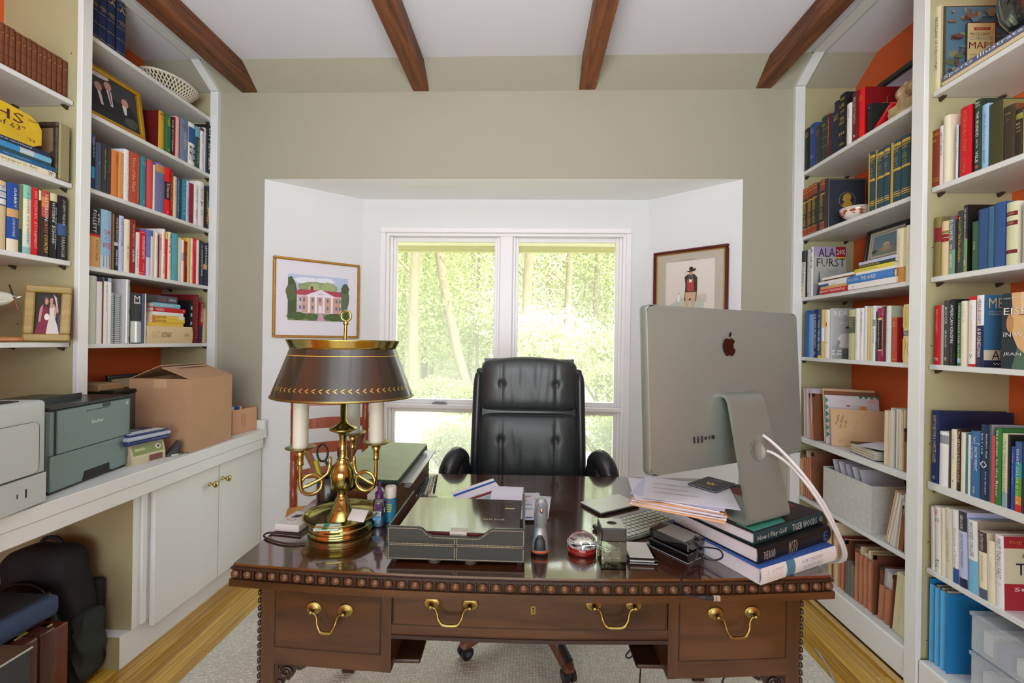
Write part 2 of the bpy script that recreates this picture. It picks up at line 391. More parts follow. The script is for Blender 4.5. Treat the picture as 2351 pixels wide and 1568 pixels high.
# right bookcases
rb = thing('bookcase', 'white built-in bookcase on the computer side, nearest the window', 'bookcase')
side_panel(rb, XFR-.02, XBR, 1.715, 1.757, .0, 1)
MB().rbox(XSR+.008, 1.527, 1.7065, 1.7600, .0, ZC-.001, PAINT, .0015).build('stile', rb)
ws = MB().rbox(1.498, 1.552, 2.492, YW-.001, .0, ZCR, PAINT, .0015)
ws.add([(1.498, 2.49, ZCR), (1.552, 2.49, ZCR), (1.552, YW-.001, ZCR), (1.498, YW-.001, ZCR), (1.498, YCH-.03, ZC-.015), (1.552, YCH-.03, ZC-.015), (1.552, YCH, ZC-.001), (1.498, YCH, ZC-.001)],
       [(0, 1, 5, 4), (1, 2, 6, 5), (2, 3, 7, 6), (3, 0, 4, 7)], PAINT)
fixn(ws.build('stile', rb))
MB().rbox(1.498, 1.552, 1.7600, YCH-.01, ZC-.016, ZC-.001, PAINT, .0015).build('header_trim', rb)
MB().box(XFR, XBR-.001, YW-.006, YW-.0005, .0, ZCR-.002, SIDEP).build('side_panel', rb)
for k, z in enumerate(RZs): shelf_board(rb, XFR, XBR-.002, 1.757, YW-.006, z, .03 if k == 4 else .02)
MB().rbox(1.515, XBR-.002, 1.7605, YW-.006, 0.02, .148, PAINT, .006).build('base_board', rb)
rn = thing('bookcase', 'white built-in bookcase cut off by the right edge of the photo', 'bookcase')
MB().rbox(XSR+.008, 1.527, .55, .60, 0, ZC-.001, PAINT, .0015).build('stile', rn)
side_panel(rn, XFR-.02, XBR, .553, .60, 0, 1, False)
for k, z in enumerate(RZs): shelf_board(rn, XFR, XBR-.002, .60, 1.715, z, .03 if k == 4 else .02)
MB().rbox(1.515, XBR-.002, .60, 1.7065, .02, .148, PAINT, .006).build('base_board', rn)
struct('trim_1', MB().rbox(1.487, 1.515, .5, 2.50, 0, .02, wood('raw_oak_shoe', '#8b6f43', '#c9a56a', .6, axis=1, ring=30), .008))
# left base cabinet + counter
ct = thing('countertop', 'long white countertop under the left bookcases', 'countertop')
ctm = MB().rbox(XB+.001, -1.571, .4, YW-.002, .745, CT, PAINT, .003); ctm.rbox(-1.60, -1.575, .4, YW-.03, .69, .745, PAINT, .003)
ctm.build('top_slab', ct)
MB().rbox(-1.68, -1.575, 2.497, YW-.002, CT, CT+.055, PAINT, .002).build('end_block', ct)
bc = thing('base_cabinet', 'white base cabinet with two doors and brass knobs beneath the countertop', 'cabinet')
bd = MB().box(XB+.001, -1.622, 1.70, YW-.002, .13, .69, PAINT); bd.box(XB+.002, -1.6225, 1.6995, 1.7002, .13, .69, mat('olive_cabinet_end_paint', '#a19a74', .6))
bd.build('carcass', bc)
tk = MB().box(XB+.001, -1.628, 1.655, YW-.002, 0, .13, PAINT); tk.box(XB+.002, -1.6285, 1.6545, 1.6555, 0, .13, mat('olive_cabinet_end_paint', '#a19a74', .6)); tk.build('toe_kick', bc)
MB().rbox(-1.622, -1.612, 1.735, 1.757, .13, .69, PAINT, .001).build('stile', bc)
for (a, b_, ky, kz) in ((1.779, 2.160, 2.128, None), (2.164, 2.512, 2.225, None)):
    d_ = MB().rbox(-1.622, -1.600, a, b_, .095, .683, PAINT, .003).build('door', bc)
    kp = U(494 if a < 2 else 524, 1112 if a < 2 else 1098, X=-1.57)
    kb = MB().lathe([(.0, 0), (.008, 0), (.007, .002), (.004, .004), (.0035, .016), (.009, .019), (.0125, .025), (.012, .029), (.007, .032), (0, .033)], BRASS, 16, M=T(-1.600, kp.y, kp.z) @ RY(math.pi/2) @ Matrix.Scale(1.3, 4))
    kb.build('knob', d_)
# rug
RUGM = mat('woven_rug', '#dddbd0', .95)
n = RUGM.node_tree; b = n.nodes['Principled BSDF']; tc = n.nodes.new('ShaderNodeTexCoord')
vo = n.nodes.new('ShaderNodeTexVoronoi'); vo.inputs['Scale'].default_value = 75; n.links.new(tc.outputs['Object'], vo.inputs['Vector'])
mp = n.nodes.new('ShaderNodeMapping'); mp.inputs['Scale'].default_value = (1, 1.7, 1); n.links.new(tc.outputs['Object'], mp.inputs[0]); n.links.new(mp.outputs[0], vo.inputs['Vector'])
vo.inputs['Randomness'].default_value = .35
rp = n.nodes.new('ShaderNodeValToRGB'); rp.color_ramp.elements[0].position = .15; rp.color_ramp.elements[1].position = .62; rp.color_ramp.elements[0].color = lin('#efeee4'); rp.color_ramp.elements[1].color = lin('#c4c1b2')
n.links.new(vo.outputs['Distance'], rp.inputs[0]); n.links.new(rp.outputs[0], b.inputs['Base Color'])
bp = n.nodes.new('ShaderNodeBump'); bp.inputs['Strength'].default_value = .9; bp.inputs['Distance'].default_value = .006; bp.invert = True
n.links.new(vo.outputs['Distance'], bp.inputs['Height']); n.links.new(bp.outputs[0], b.inputs['Normal'])
tag(MB().rbox(-1.335, 1.24, .2, 2.35, .0003, .011, RUGM, .004).build('rug'), 'off-white woven rug under the desk and chair', 'rug')

# ------------------------------------------------------------------ outside
GRASS = mat('lawn', '#6c7448', .95, col2='#8b8c62', scale=1.3)
lawn = struct('ground', MB().box(-40, 40, 3.2, 60, -.6, -.45, GRASS))
MB().box(-6, 6, 3.03, 3.2, -.7, -.1, mat('foundation', '#8a8378', .9)).build('foundation')['kind'] = 'structure'
# eave soffit and gutter board
ev = MB().box(-7, 7, 3.04, 3.55, 2.135, 2.17, mat('cream_soffit', '#e6dac6', .7)).box(-7, 7, 3.55, 3.58, 2.11, 2.3, mat('fascia_gold', '#a59b56', .6)).box(-7, 7, 3.585, 3.65, 2.10, 2.14, mat('fascia_gold', '#a59b56', .6))
struct('roof_eave', ev)
struct('roof_sun_block', MB().box(-7, 7, REAR-.5, 3.62, 3.12, 3.2, mat('roofing', '#4a4540', .9)))  # unseen flat slab added to keep the sun out of the room
LEAFC = ['#8f9c62', '#aab07c', '#75854e', '#bfc3a4', '#7c8a64']
def leafmat(i):
    nm = 'leaf_%d' % i
    if nm in MC: return MC[nm]
    m = bpy.data.materials.new(nm); m.use_nodes = True; n = m.node_tree; n.nodes.clear()
    o = n.nodes.new('ShaderNodeOutputMaterial'); d = n.nodes.new('ShaderNodeBsdfDiffuse'); t = n.nodes.new('ShaderNodeBsdfTranslucent'); mx = n.nodes.new('ShaderNodeMixShader')
    d.inputs[0].default_value = lin(LEAFC[i]); t.inputs[0].default_value = lin(LEAFC[i]); mx.inputs[0].default_value = .5
    n.links.new(d.outputs[0], mx.inputs[1]); n.links.new(t.outputs[0], mx.inputs[2]); n.links.new(mx.outputs[0], o.inputs[0])
    MC[nm] = m; return m
def leaves(mb, c, rad, n, size, mi):
    for _ in range(n):
        d = Vector((random.gauss(0, 1), random.gauss(0, 1), random.gauss(0, 1))).normalized()*(random.random()**.45)
        p = Vector(c)+Vector((d.x*rad[0], d.y*rad[1], d.z*rad[2])); s = size*(.6+.8*random.random())
        a = Vector((random.gauss(0, 1), random.gauss(0, 1), random.gauss(0, 1))).normalized(); b_ = a.orthogonal().normalized()
        a = a*s; b_ = b_*s*.55
        mb.add([p-a, p+b_, p+a, p-b_], [(0, 1, 2, 3)], leafmat(mi[random.randrange(len(mi))]))
BARK = mat('pale_bark', '#5f5444', .9, var=.25, scale=4, stretch=(6, 6, 1))
def tree(px, Y, r, lean, label, crowns, name='tree', zt=9, ls=.07, nl=900, mi=(0, 1, 3)):
    x = U(px, 700, Y=Y).x
    t = thing(name, label, 'tree', (x, Y, -.45), group='woodland trees beyond the lawn')
    pts = [(0, 0, -.05), (lean*.25, .0, zt*.25), (lean*.5+.08, .05, zt*.5), (lean, 0, zt)]
    tr = MB().tube(pts, [r*1.15, r, r*.9, r*.8], BARK, 9, smoothn=1)
    for k in range(4):
        h = zt*(.35+.15*k); xx = lean*h/zt; s = 1 if k % 2 else -1
        tr.tube([(xx, 0, h), (xx+s*.5, .1, h+.5), (xx+s*1.1, .2, h+.8)], [r*.35, r*.25, r*.12], BARK, 5)
    tr.build('trunk', t)
    f = MB()
    for (cx, cz, rx, rz) in crowns: leaves(f, (cx, 1.1, cz), (rx, rx*.6, rz), nl, ls, mi)
    o = f.build('foliage', t); o['kind'] = 'stuff'
    return t
# ------------------------------------------------------------------ books
PAL = dict(black='#1d1e20', charcoal='#33363a', navy='#1f2b4c', blue='#2b5596', teal='#2f7f92', skyblue='#8fb8d6', lightblue='#a9bfe0', green='#2f6b3a', darkgreen='#24402f',
           olive='#7a7648', red='#c41421', brightred='#e01018', maroon='#6b1c22', darkred='#8d1a22', rust='#b04a32', orange='#cf7a3e', tan='#c9a26c', beige='#d6c197', cream='#e2dcc2',
           white='#e4e4e2', lavender='#b9c0e2', purple='#6a6fb8', pink='#dfa49a', yellow='#e2bf45', gold='#c89a2b', brown='#6e4126', grey='#8f9498', silver='#b9bcc0', magenta='#9c1f52', coral='#cc4a4f', slate='#4a5a70', brownblack='#33251f')
def dress(c): return flat(PAL.get(c, c) if not c.startswith('#') else c, .5)
GOLD = mat('gold_stamping', '#d8b450', .4, .5)
def book(parent_label, M, Wd, Hh, D, color, hard=True, bands=(), titles=(), group=None, name='book', lean=0, front=None, pagecol=None, label=None, cat='book', back=None):
    """upright book in its own frame: x = along thickness (viewer's right), y = away from the viewer, z = up; origin at the foot of the spine, left edge"""
    t = thing(name, label or parent_label, cat, group=group, M=M)
    cm = dress(color); c = MB(); b = .0028 if hard else .0009; over = .003 if hard else 0
    n = 6 if (hard and Wd > .012) else 2; bow = min(.005, Wd*.16) if n > 2 else 0.0006
    cuts = sorted({0.0, 1.0} | {f for bd in bands for f in bd[:2]})
    xs = [Wd*i/n for i in range(n+1)]; ys = [-bow*(1-(2*i/n-1)**2) for i in range(n+1)]
    for f0, f1 in zip(cuts, cuts[1:]):
        mm = cm
        for bd in bands:
            if bd[0] <= f0+1e-6 and f1 <= bd[1]+1e-6: mm = dress(bd[2]) if isinstance(bd[2], str) else bd[2]
        vs = [(x, y, z*Hh) for z in (f0, f1) for x, y in zip(xs, ys)]
        c.add(vs, [(i, i+1, i+n+2, i+n+1) for i in range(n)], mm, False)
    # back of the spine panel, caps and boards
    vs = [(x, y+b+.001, z) for z in (0, Hh) for x, y in zip(xs, ys)]; k = n+1
    c.add(vs, [(i+1, i, i+k, i+k+1) for i in range(n)], cm)
    for z in (0, Hh):
        c.add([(x, y, z) for x, y in zip(xs, ys)]+[(x, y+b+.001, z) for x, y in zip(xs, ys)], [(i, i+1, i+k+1, i+k) for i in range(n)], cm)
    c.box(0, b, 0, D, 0, Hh, dress(back) if back else cm).box(Wd-b, Wd, 0, D, 0, Hh, dress(front) if front else cm)
    c.build('cover', t)
    MB().box(b*1.02, Wd-b*1.02, b*1.5+.001, D-(.004 if hard else .0004), over, Hh-over, pagecol or PAGE).build('page_block', t)
    for tt in titles:
        s, f0, f1, col = tt[:4]; wf = tt[4] if len(tt) > 4 else .5; off = tt[5] if len(tt) > 5 else 0; mode = tt[6] if len(tt) > 6 else 'v'
        mm = GOLD if col == 'gold' else dress(col)
        zc = Hh*(1-(f0+f1)/2); ln = Hh*(f1-f0)
        xc = Wd*(.5+off)
        yc = -bow*(1-min(1, abs(off)*2+wf*.5)**2)-.0004 if bow > .001 else -.0011
        yc = -bow-.0003 if n > 2 and abs(off) < .2 else yc-.0003
        if mode == 'v': text(s, mm, 0, frame((xc, yc, zc), (0, 0, -1), (1, 0, 0)), t, 'spine_title', fit=(ln, Wd*wf))
        else: text(s, mm, 0, frame((xc, yc, zc), (1, 0, 0), (0, 0, 1)), t, 'spine_title', fit=(Wd*wf, ln))
    BOOKS[label or parent_label] = (t, Wd, Hh, D)
    return t
BOOKS = {}
def shelf_books(side, X, z, rows, where, group):
    """rows: (x0, x1, ytop, colour, options) measured across the spine fronts; side -1 left bookcases, +1 right"""
    rows = [r if len(r) > 4 else r+({},) for r in rows]
    prev = None
    ent = []
    for r in rows:
        x0, x1, yt, col, o = r
        Xs = X + o.get('in', 0)*(1 if side > 0 else -1)
        a = U(x0, yt, X=Xs); b = U(x1, yt, X=Xs); ht = (a.z+b.z)/2 - z + o.get('dh', 0)
        ya, yb = a.y, b.y; Wd = abs(yb-ya)-.0006; ht = max(ht, .05)
        if side < 0: o_, xa, da = Vector((Xs, min(ya, yb), z)), Vector((0, 1, 0)), Vector((-1, 0, 0))
        else: o_, xa, da = Vector((Xs, max(ya, yb), z)), Vector((0, -1, 0)), Vector((1, 0, 0))
        M = Matrix((xa, da, Vector((0, 0, 1)))).transposed().to_4x4(); M.translation = o_
        if o.get('lean'): # tilt about the foot line, top to the viewer's left (+) or right (-)
            la = math.radians(o['lean'])
            M = M @ (T(0, 0, Wd*math.sin(abs(la)) if la < 0 else 0) @ RY(-la) if la > 0 else T(Wd*(1-math.cos(la)), 0, Wd*math.sin(-la)) @ RY(-la))
        hard = o.get('h', ht > .215)
        D = o.get('d', min(.19, ht*.68)); D = min(D, .285)
        cn = o.get('cn', col if not col.startswith('#') else 'patterned')
        ent.append((M, Wd, ht, D, col, hard, o, cn))
    words_ = dict(skyblue='sky blue', lightblue='light blue', darkgreen='dark green', brightred='bright red', darkred='dark red', brownblack='brown-black')
    labels = []
    for i, e in enumerate(ent):
        M, Wd, ht, D, col, hard, o, cn = e; cn = words_.get(cn, cn)
        if 'l' in o: lab = o['l']
        else:
            sz = 'thick ' if Wd > .042 else ('slim ' if Wd < .017 else '')
            tt = [t_[0] for t_ in o.get('t', ()) if t_[3:] and len(t_) < 8]
            lab = sz + cn + (' hardcover' if hard else ' paperback')
        if i == 0: nb = 'at the left end'
        elif i == len(ent)-1: nb = 'at the right end'
        else:
            pc = words_.get(ent[i-1][7], ent[i-1][7]); nc = words_.get(ent[i+1][7], ent[i+1][7]); nb = 'between %s and %s' % (pc, nc)
        labels.append((lab, nb))
    ordn = ['first', 'second', 'third', 'fourth', 'fifth', 'sixth', 'seventh', 'eighth', 'ninth', 'tenth', 'eleventh', 'twelfth', 'thirteenth', 'fourteenth', 'fifteenth', 'sixteenth', 'seventeenth', 'eighteenth', 'nineteenth', 'twentieth'] + ['%dth' % k for k in range(21, 60)]
    for i, e in enumerate(ent):
        M, Wd, ht, D, col, hard, o, cn = e; lab, nb = labels[i]
        full = lab if 'l' in o else '%s %s, %s' % (lab, nb, where)
        same = [k for k, q in enumerate(labels) if q == labels[i]]
        if len(same) > 1 and 'l' not in o: full = '%s, %s from the left, %s' % (lab, ordn[i], where)
        book(full, M, Wd, ht, D, col, hard, o.get('b', ()), o.get('t', ()), group, front=o.get('front'), back=o.get('back'))
    return ent
W_, K_, G_, Y_ = 'white', 'black', 'gold', 'yellow'
def v(s, f0=.08, f1=.8, c='white', w=.5, off=0): return (s, f0, f1, c, w, off)
def hz(s, f0, f1, c='white', w=.8): return (s, f0, f1, c, w, 0, 'h')
XL = -1.936
GB = (.0, .012, 'gold'); SET = [(.03, .036, GOLD), (.25, .256, GOLD), (.45, .456, GOLD), (.55, .556, GOLD), (.75, .756, GOLD), (.9, .906, GOLD)]
# --- left, window bay
shelf_books(-1, XL, LZ[0], [
 (207, 225.5, 8, 'navy', {'dh': -.0, 'h': 1, 'b': SET, 't': [hz('BOOK', .3, .36, G_, .5), hz('ANNALS', .12, .2, G_, .6)]}),
 (226, 246, 8, 'navy', {'h': 1, 'b': SET, 't': [hz('BOOK', .3, .36, G_, .5), hz('ANNALS', .12, .2, G_, .6)]}),
 (247, 265, 8, 'navy', {'h': 1, 'b': SET, 't': [hz('BOOK', .3, .36, G_, .5), hz('ANNALS', .12, .2, G_, .6)]}),
 (268.5, 289, 8, 'navy', {'h': 1, 'b': SET, 't': [hz('BOOK', .3, .36, G_, .5), hz('ANNALS', .12, .2, G_, .6)]})], 'top shelf by basket', 'navy and gold volumes on the top left shelf') if False else None
for k, (a, b_) in enumerate(((207, 225.5), (226, 246), (247, 265), (268.5, 289))):
    p = U(a, 40, X=XL); q = U(b_, 40, X=XL); wd = q.y-p.y-.0006; hh = .272
    M = Matrix(((0, 1, 0), (-1, 0, 0), (0, 0, 1))).transposed().to_4x4(); M.translation = (XL, p.y, LZ[0])
    tt = [hz('~~~~~', .15, .17, G_, .7), hz('A', .19, .27, G_, .6), hz('BOOK OF', .42, .44, G_, .6), hz('THE YEAR', .45, .47, G_, .6), hz('EVENTS', .48, .5, G_, .55)]
    book('navy gold-banded volume on the top left shelf, %s from the white stile' % ['first', 'second', 'third', 'fourth'][k], M, wd, hh, .21, 'navy', True, SET, tt, 'navy volumes with gold bands')
shelf_books(-1, XL, LZ[1], [
 (364, 377.5, 257, 'gold', {'l': 'dark red book with gold spine right of the gold picture frame', 'h': 1, 'd': .165, 'back': '#5a1512', 't': [hz('AIM', .03, .12, 'brown', .8), hz('N', .18, .21, 'black', .4)]}),
 (378.5, 393, 264, 'green', {'h': 1, 't': [hz('U', .06, .1, Y_, .3), v('HENRY', .12, .3, Y_, .35), hz('o', .9, .95, Y_, .3)]}),
 (393.4, 399.7, 270, 'black', {'t': [v('THE MYSTERIES', .05, .9, W_, .5)]}), (399.9, 403.5, 269, 'darkred', {}), (403.8, 412, 269, 'pink', {'t': [hz('o', .1, .14, W_, .4)]}),
 (413.5, 432, 275, 'slate', {'h': 1, 'b': [(.0, 1, '#6b7f9e')], 't': [hz('ARK', .12, .22, 'olive', .7), v('JOSEPH', .3, .7, 'beige', .5)]}),
 (433, 447.5, 284, 'white', {'b': [(.52, .9, 'blue')], 't': [hz('FRE', .56, .9, K_, .75)], 'h': 1}),
 (449, 459.3, 292, 'teal', {'b': [(0, .75, '#27464a'), (.75, 1, '#6fa6c4')], 't': [v('THE ISLE', .3, .9, 'silver', .3)]}),
 (459.6, 468.7, 295, 'white', {'b': [(.93, 1, 'maroon')], 't': [v('NOTES', .14, .35, 'grey', .4), v('ON A LIFE', .45, .8, 'grey', .25)]}),
 (469, 472.6, 294, 'cream', {}), (472.8, 476, 295, 'blue', {}), (476.2, 485.5, 288, 'black', {'h': 1, 't': [v('CITY SLUMBER', .05, .92, W_, .6), hz('o', .78, .84, 'rust', .7)]})],
 'shelf with the gold frame', 'books beside the gold frame')
shelf_books(-1, XL, LZ[2], [
 (203.2, 210.7, 302, 'silver', {'t': [v('THE GENTLE STRANGER', .12, .86, 'slate', .4)]}),
 (211.5, 219, 308, 'blue', {'b': [(0, .5, '#1a3a6e'), (.2, .4, '#2aa0d8'), (.42, .8, '#14202e')], 't': [v('Treasure of the World', .05, .42, W_, .5)]}),
 (220, 233.7, 328, 'slate', {'h': 1, 't': [hz('c', .41, .44, W_, .2)]}),
 (234.5, 246.7, 332, 'charcoal', {'h': 1, 't': [v('Cutler | The Last Dream', .08, .72, 'gold', .4)]}),
 (246.9, 255.4, 337, 'charcoal', {'h': 1, 't': [v('Desert Evenings', .08, .55, 'olive', .4)]}),
 (256.6, 272, 347, 'orange', {'h': 1, 't': [v('THE J', .05, .27, 'brown', .3, .15)]}),
 (272.3, 284, 350, 'tan', {'h': 1, 'b': [(0, 1, '#cf9350')], 't': [v('EXODUS AND AFTER', .1, .9, 'cream', .3, .2)]}),
 (285, 297, 344, 'white', {'h': 1, 'l': 'white spine with small black specks on a black book left of the wide rust one', 't': [hz('. : .', .04, .1, K_, .7), hz(': . :', .14, .2, K_, .7), hz('. : .', .24, .3, K_, .7), hz(': . .', .34, .4, K_, .7), hz('. : :', .44, .5, K_, .7), hz(': . .', .54, .6, K_, .7), hz('. : :', .64, .7, K_, .7), hz('. : :', .76, .82, K_, .7), hz('. : :', .88, .94, K_, .7)]}),
 (298, 321.7, 352, 'rust', {'h': 1, 't': [v('Voice of the Heart', .1, .78, 'beige', .34, -.16), v('BARBARA TAYLOR BRADFORD', .08, .93, 'tan', .2, .24)]}),
 (323, 336, 361, 'teal', {'h': 1, 't': [hz('FIX', .1, .17, 'tan', .5), v('W.', .88, .95, 'yellow', .3)]}),
 (337.8, 351.5, 368, 'coral', {'h': 1, 't': [v('LA', .12, .2, 'purple', .4)]}),
 (352, 357, 379, 'cream', {}),
 (357.7, 378.3, 377, 'purple', {'h': 1, 'b': [(0, .82, '#6c6f9c'), (.82, .97, '#b98b4e')]}),
 (378.7, 391, 386, 'brightred', {'h': 1, 'b': [(.32, .7, K_)], 't': [v('The Perfect Storm', .33, .64, W_, .5), hz('A', .92, .96, W_, .25)]}),
 (391.2, 397.8, 391, 'darkred', {'t': [v('SECOND HEAVEN', .05, .5, 'orange', .5), v('THE LIFE', .55, .85, 'pink', .35)]}),
 (398.5, 406.6, 406, 'beige', {'t': [v('A QUIET', .06, .5, 'brown', .3)]}),
 (406.8, 412.4, 408, 'blue', {'t': [v('THE ISLANDS AND I', .05, .9, 'skyblue', .6)]}),
 (412.7, 417.6, 411, 'darkgreen', {'cn': 'teal-black'}), (418, 427.3, 413, 'teal', {'t': [v('Le Carnet d', .1, .85, 'skyblue', .5)]}),
 (428, 435, 416, 'lightblue', {'t': [v('nightfall', .4, .85, 'slate', .3)]}),
 (435.5, 445, 422, 'darkred', {'h': 1, 'b': [(0, .2, '#7c1a1c')]}),
 (445.7, 455, 424, 'white', {'t': [v('A SMALL BOY', .1, .35, 'grey', .35), hz('9', .4, .45, K_, .4), v('GRIEF', .6, .85, K_, .3)]}),
 (455.6, 468.8, 418, 'white', {'h': 1, 't': [v('TRICIER', .12, .4, 'grey', .5), hz('Y', .43, .55, K_, .6), v('HOW', .62, .75, 'grey', .35), v('CARING', .6, .8, 'grey', .2, .25)]}),
 (470, 478.8, 430, 'black', {'t': [v('JONATHAN ORBIT', .1, .9, 'yellow', .5)]}),
 (479, 488.3, 429, 'blue', {'b': [(0, .2, '#5d7a2c'), (.2, .32, '#d0822c'), (.32, .5, '#e5c04c'), (.5, .68, '#3d75b0'), (.68, 1, '#263a78')], 't': [v('THE LAST PORT', .1, .7, 'navy', .3)], 'cn': 'sunset'})],
 'third shelf left of window', 'books on the third left shelf')
shelf_books(-1, XL, LZ[3], [
 (203.3, 231.5, 473, 'black', {'h': 1, 'b': [(0, .5, '#d6a465'), (.5, .54, 'red')], 't': [v('KEN', .12, .3, W_, .2, .26), v('FOLLETT', .07, .44, W_, .3, -.08), v('A PLACE CALLED', .55, .9, 'brown', .2, .15)], 'cn': 'black and tan'}),
 (231.8, 256.2, 483, 'skyblue', {'h': 1, 'b': [(0, .22, '#bccfd8')], 't': [hz('TOM', .34, .43, 'red', .5), hz('A Man', .46, .48, 'slate', .4), hz('in Full', .5, .52, 'slate', .4), hz('WOLFE', .55, .65, 'red', .75), hz('I I l', .78, .97, 'slate', .6)]}),
 (256.5, 259.2, 492, 'darkred', {}), (259.5, 263.3, 491, 'olive', {}),
 (263.5, 273, 493, 'black', {'b': [(.44, .5, 'silver')], 't': [v('MAEVE BINCHY', .06, .5, 'beige', .5), v('TARA ROAD', .62, .92, W_, .5)]}),
 (273.4, 285, 496, 'lavender', {'h': 1, 't': [v('LISA SCOTTOLINE', .06, .55, 'navy', .4), v('COURTING', .6, .85, 'silver', .4)]}),
 (285.7, 299, 504, 'cream', {'h': 1, 't': [hz('3', .5, .56, 'brown', .3), v('IT MATTERS', .6, .75, 'grey', .3)]}),
 (299.8, 311.8, 505, 'darkred', {'h': 1, 't': [v('THE DA VINCI CODE', .07, .5, 'tan', .45), v('DAN BROWN', .55, .78, W_, .45)]}),
 (312.3, 320.6, 533, 'white', {'t': [v('PAUL WATZ', .4, .85, K_, .35)]}),
 (321, 335.3, 531, 'red', {'b': [(.04, .05, 'pink'), (.96, .97, 'pink')], 't': [v('THE INTELLIGENT INVESTOR', .1, .64, W_, .4), v('BENJAMIN', .74, .9, 'pink', .3)]}),
 (336, 346.2, 528, 'purple', {'b': [(0, .4, '#c9cbe6')], 't': [v('WILD LIGHT', .15, .55, 'skyblue', .3)]}),
 (346.7, 351.3, 530, 'white', {'b': [(.88, 1, 'blue')]}), (351.5, 355.4, 533, 'beige', {}),
 (355.6, 363.2, 534, 'white', {'t': [v('TIME AND AGAIN', .07, .6, 'grey', .35)]}),
 (363.4, 366.7, 540, 'maroon', {}), (366.9, 371.4, 537, 'pink', {'t': [v('EXIT', .1, .4, 'maroon', .5)]}),
 (371.8, 380, 526, 'white', {'h': 1, 'l': 'tall white book with red and blue lettering, middle of the fourth left shelf', 'b': [(0, 0.01, 'cream')], 't': [v('THE INFINITE GAME', .06, .5, 'red', .4, .1), v('SIMON SINEK', .55, .9, 'slate', .3)]}),
 (380.3, 385.5, 534, 'brightred', {'b': [(.86, 1, 'yellow')]}),
 (385.8, 394, 533, 'cream', {'t': [v('Managing', .04, .45, K_, .7), v('with Power', .5, .8, 'red', .4)]}),
 (394.8, 409.6, 537, 'teal', {'h': 1, 'b': [(0, 1, '#4fa3b0')], 't': [v('THE MIDDLE WAY', .25, .85, 'skyblue', .3)]}),
 (410, 417, 546, 'cream', {'h': 0}), (417.3, 423, 551, 'white', {'b': [(.5, .7, 'skyblue')]}),
 (423.3, 426, 553, 'red', {}), (426.2, 430.3, 555, 'maroon', {'t': [v('BILLY THE HILL', .1, .6, 'tan', .5)]}),
 (430.9, 437.7, 547, 'yellow', {'b': [(0, 1, '#d9bd62')]}),
 (438, 443.7, 548, 'white', {'t': [v('LEADING', .15, .4, 'pink', .4), v('ADVICE', .6, .9, 'slate', .4)]}),
 (444, 451.2, 548, 'brightred', {'t': [v('THE RACE', .05, .25, 'pink', .4)]}),
 (451.5, 457.8, 552, 'white', {'t': [v('a small step', .5, .85, 'grey', .3)]}),
 (458.3, 467.2, 553, 'charcoal', {'h': 1, 't': [hz('##', .08, .17, 'grey', .6), v('HONOR AMONG THIEVES', .2, .8, W_, .4)]}),
 (467.6, 476.2, 558, 'navy', {'h': 1, 'b': [(.38, .5, 'tan')], 't': [v("LET'S ROLL", .07, .5, W_, .5)]}),
 (476.6, 488.6, 559, 'black', {'h': 1, 'b': [(.3, .7, '#4a3c30')], 't': [v('WIND WILL ROAM', .1, .92, 'gold', .25, .25)]})],
 'fourth shelf left of window', 'books on the fourth left shelf')
shelf_books(-1, XL, LZ[4], [
 (203, 221, 633, '#c3d2c3', {'h': 1, 'd': .26, 'cn': 'pale green', 'b': [(0, 1, '#c9d6cb')]}),
 (222.5, 235.4, 636, 'white', {'h': 1, 'd': .24, 'b': [(.93, 1, 'navy')]}), (235.6, 238.6, 637, 'brown', {'d': .24}),
 (239.2, 248.8, 637, 'white', {'h': 1, 'd': .24, 'b': [(.94, 1, K_)], 't': [v('CENTER FOR GROWTH', .1, .5, 'grey', .3)]}),
 (249, 256.6, 639, 'white', {'d': .24, 'b': [(.94, 1, 'skyblue')]})],
 'fifth shelf left of window', 'binders on the fifth left shelf')
def shiny(name, c): return mat(name, c, .12, .0, spec=.9, coat=1)
def simple_book_at(x0, x1, yt, yb, X, side, z, **k): pass
shelf_books(-1, XL-.05, LZ[4], [(262, 290, 641, 'darkgreen', {'h': 1, 'back': '#2f4636', 'd': .21, 'l': 'tall dark green photo album behind the two spiral notebooks'})], '', 'binders on the fifth left shelf')
for k, (x0, x1, yt) in enumerate(((253.5, 264.5, 671), (266, 278.5, 674))):
    a = U(x0, yt, X=XL); b_ = U(x1, yt, X=XL); h_ = a.z-LZ[4]; wd = b_.y-a.y
    t = thing('spiral_notebook', ['left', 'right'][k]+' one of two wire-bound notebooks standing on the fifth left shelf', 'notebook', (XL, a.y, LZ[4]), group='spiral notebooks')
    MB().box(-.2, -.006, .001, wd-.001, 0, h_, flat('#9aa6a8')).box(-.2, -.005, .0, .001, 0, h_, flat('#33403c')).build('page_block', t)
    w_ = MB()
    for i in range(26):
        zz = .006+(h_-.012)*i/25
        w_.tube([(-.008, wd*.1, zz), (0.003, wd*.2, zz), (.004, wd*.8, zz), (-.008, wd*.9, zz)], .0014, mat('white_wire', '#d6dadc', .3), 4)
    w_.build('wire_binding', t)['kind'] = 'stuff'
